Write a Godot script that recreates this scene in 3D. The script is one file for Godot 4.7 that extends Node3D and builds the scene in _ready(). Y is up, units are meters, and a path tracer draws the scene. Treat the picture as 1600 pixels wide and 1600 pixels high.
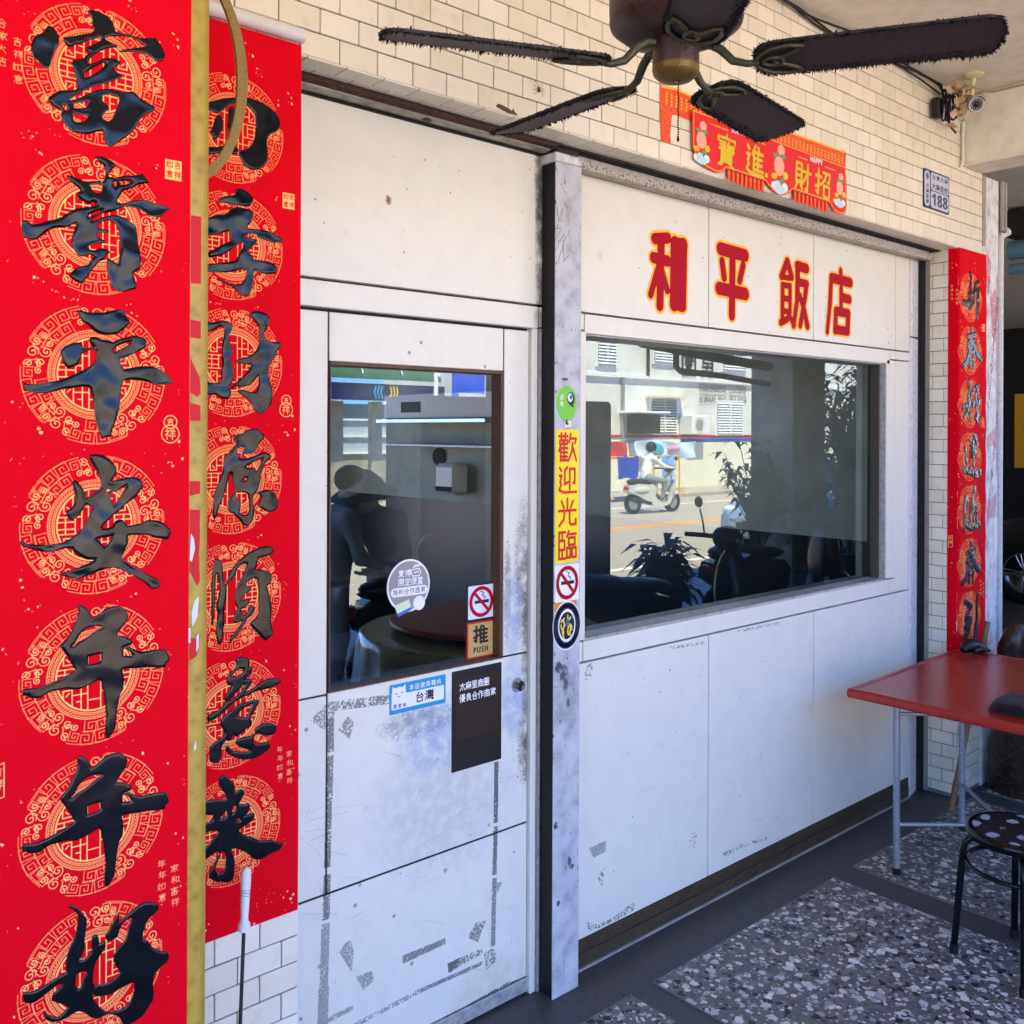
extends Node3D
# A restaurant front under an arcade. x runs along the wall, y up, z out of the wall towards the street; metres.

const EYE := Vector3(0.0, 1.8, 2.072)

var M := {}
var used := {}
var rng := RandomNumberGenerator.new()


# ------------------------------------------------------------------ mesh building
class MB:
	var v := PackedVector3Array()
	var n := PackedVector3Array()
	var u := PackedVector2Array()
	var c := PackedColorArray()
	var ix := PackedInt32Array()
	var col := Color(1, 1, 1)
	var xf := Transform3D()
	var jit: FastNoiseLite = null
	var jita := 0.0

	func vert(p: Vector3, nn: Vector3, uv := Vector2.ZERO) -> int:
		var q := xf * p
		v.append(q)
		n.append((xf.basis * nn).normalized())
		u.append(uv)
		c.append(col)
		return v.size() - 1

	# a, b, c, d counter-clockwise as seen from outside
	func quad(a: Vector3, b: Vector3, cc: Vector3, d: Vector3, ua := Vector2(0, 1), ub := Vector2(1, 1), uc := Vector2(1, 0), ud := Vector2(0, 0)) -> void:
		var nn := (b - a).cross(d - a)
		if nn.length() < 1e-12:
			nn = (cc - b).cross(d - b)
		nn = nn.normalized()
		var i := vert(a, nn, ua)
		vert(b, nn, ub)
		vert(cc, nn, uc)
		vert(d, nn, ud)
		ix.append_array([i, i + 2, i + 1, i, i + 3, i + 2])

	func tri(a: Vector3, b: Vector3, cc: Vector3) -> void:
		var nn := (b - a).cross(cc - a).normalized()
		var i := vert(a, nn)
		vert(b, nn)
		vert(cc, nn)
		ix.append_array([i, i + 2, i + 1])

	func box(lo: Vector3, hi: Vector3, bev := 0.0) -> void:
		var m := (lo + hi) * 0.5
		var h := (hi - lo).abs() * 0.5
		var b: float = min(bev, min(h.x, min(h.y, h.z)) * 0.9)
		for ax in 3:
			for s in [-1.0, 1.0]:
				var e0 := Vector3.ZERO
				var e1 := Vector3.ZERO
				var e2 := Vector3.ZERO
				e0[ax] = s
				e1[(ax + 1) % 3] = 1.0
				e2[(ax + 2) % 3] = s
				var k: Vector3 = m + e0 * h[ax]
				var p: Vector3 = e1 * (h[(ax + 1) % 3] - b)
				var q: Vector3 = e2 * (h[(ax + 2) % 3] - b)
				quad(k - p - q, k + p - q, k + p + q, k - p + q)
		if b <= 0.0:
			return
		for ax in 3:
			var i1 := (ax + 1) % 3
			var i2 := (ax + 2) % 3
			for s1 in [-1.0, 1.0]:
				for s2 in [-1.0, 1.0]:
					var e := Vector3.ZERO
					e[ax] = h[ax] - b
					var p1 := Vector3.ZERO
					p1[i1] = s1 * h[i1]
					p1[i2] = s2 * (h[i2] - b)
					var p2 := Vector3.ZERO
					p2[i1] = s1 * (h[i1] - b)
					p2[i2] = s2 * h[i2]
					_edge(m, e, p1, p2)
		for sx in [-1.0, 1.0]:
			for sy in [-1.0, 1.0]:
				for sz in [-1.0, 1.0]:
					var a := m + Vector3(sx * h.x, sy * (h.y - b), sz * (h.z - b))
					var bb := m + Vector3(sx * (h.x - b), sy * h.y, sz * (h.z - b))
					var cc := m + Vector3(sx * (h.x - b), sy * (h.y - b), sz * h.z)
					if sx * sy * sz > 0:
						tri(a, bb, cc)
					else:
						tri(a, cc, bb)

	func _edge(m: Vector3, e: Vector3, p1: Vector3, p2: Vector3) -> void:
		var out := p1 + p2
		var nn := (p2 - p1).cross(e)
		if nn.dot(out) > 0:
			quad(m - e + p1, m - e + p2, m + e + p2, m + e + p1)
		else:
			quad(m - e + p2, m - e + p1, m + e + p1, m + e + p2)

	func tube(pts: Array, rad, segs := 8, caps := true) -> void:
		var k := pts.size()
		var first := v.size()
		var side := Vector3.ZERO
		for i in k:
			var d: Vector3 = (pts[min(i + 1, k - 1)] - pts[max(i - 1, 0)]).normalized()
			if side == Vector3.ZERO:
				side = d.cross(Vector3.UP if abs(d.y) < 0.9 else Vector3.RIGHT).normalized()
			else:
				side = (side - d * side.dot(d)).normalized()
			var up := d.cross(side)
			var r: float = rad[i] if rad is Array else rad
			for j in segs:
				var a := TAU * j / segs
				var o := side * cos(a) + up * sin(a)
				vert(pts[i] + o * r, o, Vector2(float(j) / segs, float(i) / k))
		for i in k - 1:
			for j in segs:
				var a := first + i * segs + j
				var b := first + i * segs + (j + 1) % segs
				ix.append_array([a, a + segs, b, b, a + segs, b + segs])
		if caps:
			for e in [0, k - 1]:
				var d: Vector3 = (pts[1] - pts[0]) if e else (pts[0] - pts[1])
				if e:
					d = pts[k - 1] - pts[k - 2]
				var ce := vert(pts[e], d.normalized())
				var st := v.size()
				for j in segs:
					var w := v[first + e * segs + j]
					v.append(w)
					n.append((xf.basis * d).normalized())
					u.append(Vector2.ZERO)
					c.append(col)
				for j in segs:
					if e:
						ix.append_array([ce, st + (j + 1) % segs, st + j])
					else:
						ix.append_array([ce, st + j, st + (j + 1) % segs])

	# profile: (radius, y) from top to bottom or any order, about the y axis
	func lathe(prof: Array, segs := 24, sharp := false) -> void:
		var k := prof.size()
		for i in k - 1:
			var p: Vector2 = prof[i]
			var q: Vector2 = prof[i + 1]
			var first := v.size()
			for e in 2:
				var w: Vector2 = q if e else p
				var t := (q - p)
				if not sharp:
					var a: Vector2 = prof[max(i + e - 1, 0)]
					var b: Vector2 = prof[min(i + e + 1, k - 1)]
					if (b - prof[i + e]).normalized().dot((prof[i + e] - a).normalized()) > 0.75 or a == prof[i + e] or b == prof[i + e]:
						t = b - a
				var nr := Vector2(-t.y, t.x).normalized()
				for j in segs:
					var g := TAU * j / segs
					vert(Vector3(w.x * cos(g), w.y, w.x * sin(g)), Vector3(nr.x * cos(g), nr.y, nr.x * sin(g)), Vector2(float(j) / segs, float(i + e) / k))
			for j in segs:
				var a := first + j
				var b := first + (j + 1) % segs
				ix.append_array([a, a + segs, b, b, a + segs, b + segs])

	func ball(at: Vector3, r: Vector3, segs := 12, rings := 8) -> void:
		var first := v.size()
		for i in rings + 1:
			var f := PI * i / rings
			for j in segs:
				var g := TAU * j / segs
				var d := Vector3(sin(f) * cos(g), cos(f), sin(f) * sin(g))
				vert(at + d * r, d / r)
		for i in rings:
			for j in segs:
				var a := first + i * segs + j
				var b := first + i * segs + (j + 1) % segs
				ix.append_array([a, a + segs, b, b, a + segs, b + segs])

	# flat polygon in the xy plane pushed from z0 to z1; counter-clockwise
	func slab(poly: PackedVector2Array, z0: float, z1: float, uvs := false, uvlo := Vector2.ZERO, uvsz := Vector2.ONE) -> void:
		var t := Geometry2D.triangulate_polygon(poly)
		var k := poly.size()
		for e in 2:
			var z: float = z1 if e else z0
			var first := v.size()
			for p in poly:
				var q := (p - uvlo) / uvsz
				vert(Vector3(p.x, p.y, z), Vector3(0, 0, 1 if e else -1), Vector2(q.x, 1.0 - q.y))
			for i in range(0, t.size(), 3):
				var a := t[i]
				var b := t[i + 1]
				var d := t[i + 2]
				var s := (poly[b] - poly[a]).cross(poly[d] - poly[a])
				if (s > 0) == (e == 1):
					ix.append_array([first + a, first + d, first + b])
				else:
					ix.append_array([first + a, first + b, first + d])
		var area := 0.0
		for i in k:
			area += poly[i].cross(poly[(i + 1) % k])
		for i in k:
			var a := poly[i]
			var b := poly[(i + 1) % k]
			if area < 0:
				var w := a
				a = b
				b = w
			quad(Vector3(a.x, a.y, z0), Vector3(b.x, b.y, z0), Vector3(b.x, b.y, z1), Vector3(a.x, a.y, z1))

	# a closed outline carried along x, y or any straight way: a list of points in 3D, moved by "way"
	func prism(poly: Array, way: Vector3) -> void:
		var k := poly.size()
		for i in k:
			var a: Vector3 = poly[i]
			var b: Vector3 = poly[(i + 1) % k]
			quad(a, a + way, b + way, b)
		for i in range(1, k - 1):
			tri(poly[0], poly[i], poly[i + 1])
			tri(poly[0] + way, poly[i + 1] + way, poly[i] + way)

	func grid(pts: Array, w: int) -> void: # rows of w points; smooth
		var h := pts.size() / w
		var first := v.size()
		for y in h:
			for x in w:
				var a: Vector3 = pts[y * w + min(x + 1, w - 1)] - pts[y * w + max(x - 1, 0)]
				var b: Vector3 = pts[min(y + 1, h - 1) * w + x] - pts[max(y - 1, 0) * w + x]
				vert(pts[y * w + x], a.cross(b), Vector2(float(x) / (w - 1), float(y) / (h - 1)))
		for y in h - 1:
			for x in w - 1:
				var a := first + y * w + x
				ix.append_array([a, a + w, a + 1, a + 1, a + w, a + w + 1])

	func mesh() -> ArrayMesh:
		var a := []
		a.resize(Mesh.ARRAY_MAX)
		a[Mesh.ARRAY_VERTEX] = v
		a[Mesh.ARRAY_NORMAL] = n
		a[Mesh.ARRAY_TEX_UV] = u
		a[Mesh.ARRAY_COLOR] = c
		a[Mesh.ARRAY_INDEX] = ix
		var m := ArrayMesh.new()
		m.add_surface_from_arrays(Mesh.PRIMITIVE_TRIANGLES, a)
		return m


# ------------------------------------------------------------------ naming and placing
func numbered(called: String) -> String:
	var k: int = used.get(called, 0)
	used[called] = k + 1
	return called if k == 0 else "%s_%03d" % [called, k]

func tag(o: Node, label: String, category: String, group := "") -> void:
	o.set_meta("label", label)
	o.set_meta("category", category)
	if group:
		o.set_meta("group", group)

func thing(called: String, label: String, category: String, at := Vector3.ZERO, group := "") -> Node3D:
	var o := Node3D.new()
	o.name = numbered(called)
	add_child(o)
	o.position = at
	tag(o, label, category, group)
	return o

func put(called: String, mesh: Mesh, mat: Material, parent: Node = self, at := Vector3.ZERO) -> MeshInstance3D:
	var o := MeshInstance3D.new()
	o.name = numbered(called) if parent == self else called
	o.mesh = mesh
	o.material_override = mat
	o.position = at
	parent.add_child(o, true)
	return o

func part(called: String, b: MB, mat: Material, parent: Node = self) -> MeshInstance3D:
	return put(called, b.mesh(), mat, parent)

func struct(called: String, b: MB, mat: Material) -> MeshInstance3D:
	var o := put(called, b.mesh(), mat)
	o.set_meta("kind", "structure")
	return o

func bx(called: String, lo: Vector3, hi: Vector3, mat: Material, parent: Node = self, bev := 0.0) -> MeshInstance3D:
	var b := MB.new()
	b.box(lo, hi, bev)
	return part(called, b, mat, parent)

func P2(s: String) -> PackedVector2Array:
	var r := PackedVector2Array()
	for w in s.split(" ", false):
		var k := w.split(",")
		r.append(Vector2(k[0].to_float(), k[1].to_float()))
	return r


# ------------------------------------------------------------------ materials
func noise(freq: float, oct: int, sd: int, kind := FastNoiseLite.TYPE_SIMPLEX_SMOOTH) -> FastNoiseLite:
	var f := FastNoiseLite.new()
	f.noise_type = kind
	f.frequency = freq
	f.seed = sd
	f.fractal_octaves = oct
	return f

func ramp_image(f: FastNoiseLite, stops: Array, size := 512) -> Image:
	var g := f.get_seamless_image(size, size)
	g.convert(Image.FORMAT_L8)
	var d := g.get_data()
	var lut := PackedByteArray()
	lut.resize(768)
	for i in 256:
		var t := i / 255.0
		var k := 0
		while k < stops.size() - 2 and t > stops[k + 1][0]:
			k += 1
		var w: float = clamp((t - stops[k][0]) / max(stops[k + 1][0] - stops[k][0], 1e-5), 0.0, 1.0)
		var col: Color = stops[k][1].lerp(stops[k + 1][1], w)
		lut[i * 3] = int(col.r * 255)
		lut[i * 3 + 1] = int(col.g * 255)
		lut[i * 3 + 2] = int(col.b * 255)
	var o := PackedByteArray()
	o.resize(size * size * 3)
	for i in size * size:
		var q := d[i] * 3
		o[i * 3] = lut[q]
		o[i * 3 + 1] = lut[q + 1]
		o[i * 3 + 2] = lut[q + 2]
	return Image.create_from_data(size, size, false, Image.FORMAT_RGB8, o)

func tex(im: Image) -> ImageTexture:
	return ImageTexture.create_from_image(im)

func plain(c: Color, rough := 0.6, metal := 0.0) -> StandardMaterial3D:
	var m := StandardMaterial3D.new()
	m.albedo_color = c
	m.roughness = rough
	m.metallic = metal
	return m

# linear base colour
func lin(r: float, g: float, b: float) -> Color:
	return Color(r, g, b).linear_to_srgb()

func veined(im: Image, size_m: float, rough := 0.6, bump := 0.0, metal := 0.0, tint := Color.WHITE) -> StandardMaterial3D:
	var m := plain(tint, rough, metal)
	m.albedo_texture = tex(im)
	m.uv1_triplanar = true
	m.uv1_world_triplanar = true
	m.uv1_scale = Vector3.ONE / size_m
	if bump > 0.0:
		m.heightmap_enabled = true
		m.heightmap_texture = m.albedo_texture
		m.heightmap_scale = bump
	return m

func picture(im: Image, rough := 0.5) -> StandardMaterial3D:
	var m := plain(Color.WHITE, rough)
	m.albedo_texture = tex(im)
	m.texture_repeat = false
	return m


# ------------------------------------------------------------------ drawing on an image
func dab(im: Image, a: Vector2, b: Vector2, ra: float, rb: float, col: Color, alpha := 1.0) -> void:
	var r: float = max(ra, rb) + 1.0
	var x0 := int(max(0, floor(min(a.x, b.x) - r)))
	var x1 := int(min(im.get_width() - 1, ceil(max(a.x, b.x) + r)))
	var y0 := int(max(0, floor(min(a.y, b.y) - r)))
	var y1 := int(min(im.get_height() - 1, ceil(max(a.y, b.y) + r)))
	var d := b - a
	var l2: float = max(d.length_squared(), 1e-6)
	for y in range(y0, y1 + 1):
		for x in range(x0, x1 + 1):
			var p := Vector2(x + 0.5, y + 0.5)
			var t: float = clamp((p - a).dot(d) / l2, 0.0, 1.0)
			var k: float = clamp(lerp(ra, rb, t) - p.distance_to(a + d * t) + 0.5, 0.0, 1.0) * alpha
			if k > 0.0:
				im.set_pixel(x, y, im.get_pixel(x, y).lerp(col, k))

func line(im: Image, pts: PackedVector2Array, r: float, col: Color, alpha := 1.0) -> void:
	for i in pts.size() - 1:
		dab(im, pts[i], pts[i + 1], r, r, col, alpha)

func ring(im: Image, o: Vector2, rad: float, r: float, col: Color, segs := 72) -> void:
	for i in segs:
		dab(im, o + Vector2.from_angle(TAU * i / segs) * rad, o + Vector2.from_angle(TAU * (i + 1) / segs) * rad, r, r, col)

func glyph_on(im: Image, ch: String, at: Vector2, size: float, r: float, col: Color) -> void:
	for st in STROKES[ch].split(";", false):
		var p := P2(st)
		for i in p.size() - 1:
			dab(im, at + p[i] * size * 0.01, at + p[i + 1] * size * 0.01, r, r, col)


# ------------------------------------------------------------------ lettering as relief: distance fields cut out with marching squares
func shapes_of(strokes: String, half: float) -> Array: # pen strokes
	var r := []
	for st in strokes.split(";", false):
		var w := half
		var body := st
		if st.contains(":"):
			w = st.get_slice(":", 0).to_float()
			body = st.get_slice(":", 1)
		r.append({"w": w, "rings": [P2(body)]})
	return r

func outlines_of(s: String) -> Array:
	var r := []
	for g in s.split(";", false):
		var rings := []
		for k in g.split("|", false):
			rings.append(P2(k))
		r.append({"w": -1.0, "rings": rings})
	return r

func relief(b: MB, shapes: Array, scale: float, off: Vector2, cell: float, iso: float, z0: float, puff := 0.0, puffw := 0.003, wave := 0.0, waves: FastNoiseLite = null, flip := -1.0) -> void:
	var lo := Vector2(1e9, 1e9)
	var hi := -lo
	var all := []
	for s in shapes:
		var rr := []
		for ring_pts in s.rings:
			var q := PackedVector2Array()
			for p in ring_pts:
				var w := Vector2(p.x, p.y * flip) * scale + off
				q.append(w)
				lo = lo.min(w)
				hi = hi.max(w)
			rr.append(q)
		all.append([s.w * scale, rr])
	var reach := 0.0
	for a in all:
		reach = max(reach, a[0])
	var R: float = max(max(iso, 0.0), puffw) + cell * 2.0
	var pad: Vector2 = Vector2.ONE * (reach + max(iso, 0.0) + cell * 3.0)
	lo -= pad
	hi += pad
	var nx := int(ceil((hi.x - lo.x) / cell)) + 1
	var ny := int(ceil((hi.y - lo.y) / cell)) + 1
	var f := PackedFloat32Array()
	f.resize(nx * ny)
	f.fill(R)
	for a in all:
		var w: float = a[0]
		if w >= 0.0:
			var p: PackedVector2Array = a[1][0]
			for i in p.size() - 1:
				_near(f, nx, ny, lo, cell, p[i], p[i + 1], w, R)
		else:
			var g := PackedFloat32Array()
			g.resize(nx * ny)
			g.fill(R)
			for p in a[1]:
				for i in p.size():
					_near(g, nx, ny, lo, cell, p[i], p[(i + 1) % p.size()], 0.0, R)
			for y in ny:
				var yy := lo.y + y * cell
				var xs := []
				for p in a[1]:
					for i in p.size():
						var q: Vector2 = p[i]
						var t: Vector2 = p[(i + 1) % p.size()]
						if (q.y > yy) != (t.y > yy):
							xs.append(q.x + (yy - q.y) / (t.y - q.y) * (t.x - q.x))
				xs.sort()
				for k in range(0, xs.size() - 1, 2):
					for x in range(max(0, int(ceil((xs[k] - lo.x) / cell))), min(nx - 1, int(floor((xs[k + 1] - lo.x) / cell))) + 1):
						g[y * nx + x] = -g[y * nx + x]
			for i in nx * ny:
				if g[i] < f[i]:
					f[i] = g[i]
	_cut(b, f, nx, ny, lo, cell, iso, z0, puff, puffw, wave, waves)

func _near(f: PackedFloat32Array, nx: int, ny: int, lo: Vector2, cell: float, p: Vector2, q: Vector2, w: float, R: float) -> void:
	var k := w + R
	var x0: int = max(0, int((min(p.x, q.x) - k - lo.x) / cell))
	var x1: int = min(nx - 1, int((max(p.x, q.x) + k - lo.x) / cell) + 1)
	var y0: int = max(0, int((min(p.y, q.y) - k - lo.y) / cell))
	var y1: int = min(ny - 1, int((max(p.y, q.y) + k - lo.y) / cell) + 1)
	var d := q - p
	var l2: float = max(d.length_squared(), 1e-12)
	for y in range(y0, y1 + 1):
		for x in range(x0, x1 + 1):
			var s := lo + Vector2(x, y) * cell - p
			var t: float = clamp(s.dot(d) / l2, 0.0, 1.0)
			var e: float = (s - d * t).length() - w
			if e < f[y * nx + x]:
				f[y * nx + x] = e

func _cut(b: MB, f: PackedFloat32Array, nx: int, ny: int, lo: Vector2, cell: float, iso: float, z0: float, puff: float, puffw: float, wave: float, waves: FastNoiseLite) -> void:
	var ids := {}
	var pts := PackedVector3Array()
	var tris := PackedInt32Array()
	for y in ny - 1:
		for x in nx - 1:
			var i00 := y * nx + x
			var k := [i00, i00 + 1, i00 + nx + 1, i00 + nx]
			var ins := 0
			for j in 4:
				if f[k[j]] < iso:
					ins += 1
			if ins == 0:
				continue
			var poly := PackedInt32Array()
			for j in 4:
				var a: int = k[j]
				var c: int = k[(j + 1) % 4]
				var ia := f[a] < iso
				if ia:
					if not ids.has(a):
						ids[a] = pts.size()
						var p := lo + Vector2(a % nx, a / nx) * cell
						var e: float = clamp((iso - f[a]) / puffw, 0.0, 1.0)
						var h: float = z0 + puff * sqrt(1.0 - (1.0 - e) * (1.0 - e))
						if waves:
							h += wave * waves.get_noise_2d(p.x, p.y) * e
						pts.append(Vector3(p.x, p.y, h))
					poly.append(ids[a])
				if ia != (f[c] < iso):
					var key: int = -1 - (min(a, c) * 2 + (0 if abs(a - c) == 1 else 1))
					if not ids.has(key):
						ids[key] = pts.size()
						var t: float = (iso - f[a]) / (f[c] - f[a])
						var pa := lo + Vector2(a % nx, a / nx) * cell
						var pc := lo + Vector2(c % nx, c / nx) * cell
						var p := pa.lerp(pc, clamp(t, 0.02, 0.98))
						pts.append(Vector3(p.x, p.y, z0))
					poly.append(ids[key])
			for j in range(1, poly.size() - 1):
				tris.append_array([poly[0], poly[j], poly[j + 1]])
	var nn := PackedVector3Array()
	nn.resize(pts.size())
	for i in range(0, tris.size(), 3):
		var w := (pts[tris[i + 1]] - pts[tris[i]]).cross(pts[tris[i + 2]] - pts[tris[i]])
		for j in 3:
			nn[tris[i + j]] += w
	var first := b.v.size()
	for i in pts.size():
		b.vert(pts[i], nn[i] if nn[i].length() > 1e-14 else Vector3(0, 0, 1))
	for i in range(0, tris.size(), 3):
		b.ix.append_array([first + tris[i], first + tris[i + 2], first + tris[i + 1]])

# a run of characters as one lettering part; size in metres, down or across
func write(parent: Node, text: String, at: Vector3, size: float, step: Vector2, half: float, mat: Material, basis := Basis(), wide := 1.0, cells := 34) -> MeshInstance3D:
	var b := MB.new()
	b.xf = Transform3D(basis, at)
	var o := Vector2.ZERO
	for ch in text:
		if ch != " ":
			b.xf = Transform3D(basis * Basis.from_scale(Vector3(wide, 1, 1)), at + basis * Vector3(o.x, o.y, 0))
			relief(b, shapes_of(STROKES[ch], half), size * 0.01, Vector2.ZERO, size / cells, 0.0, 0.0)
		o += step
	return part("lettering", b, mat, parent)

func latin(parent: Node, text: String, at: Vector3, height: float, mat: Material, bold := true, basis := Basis(), stretch := 1.0) -> MeshInstance3D:
	var t := TextMesh.new()
	var f := SystemFont.new()
	f.font_names = PackedStringArray(["Droid Sans"])
	f.font_weight = 700 if bold else 400
	t.font = f
	t.text = text
	t.font_size = 64
	t.pixel_size = height / 46.0
	t.depth = 0.0006
	t.curve_step = 1.0
	var o := put("lettering", t, mat, parent)
	o.transform = Transform3D(basis * Basis.from_scale(Vector3(stretch, 1, 1)), at)
	return o


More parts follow.
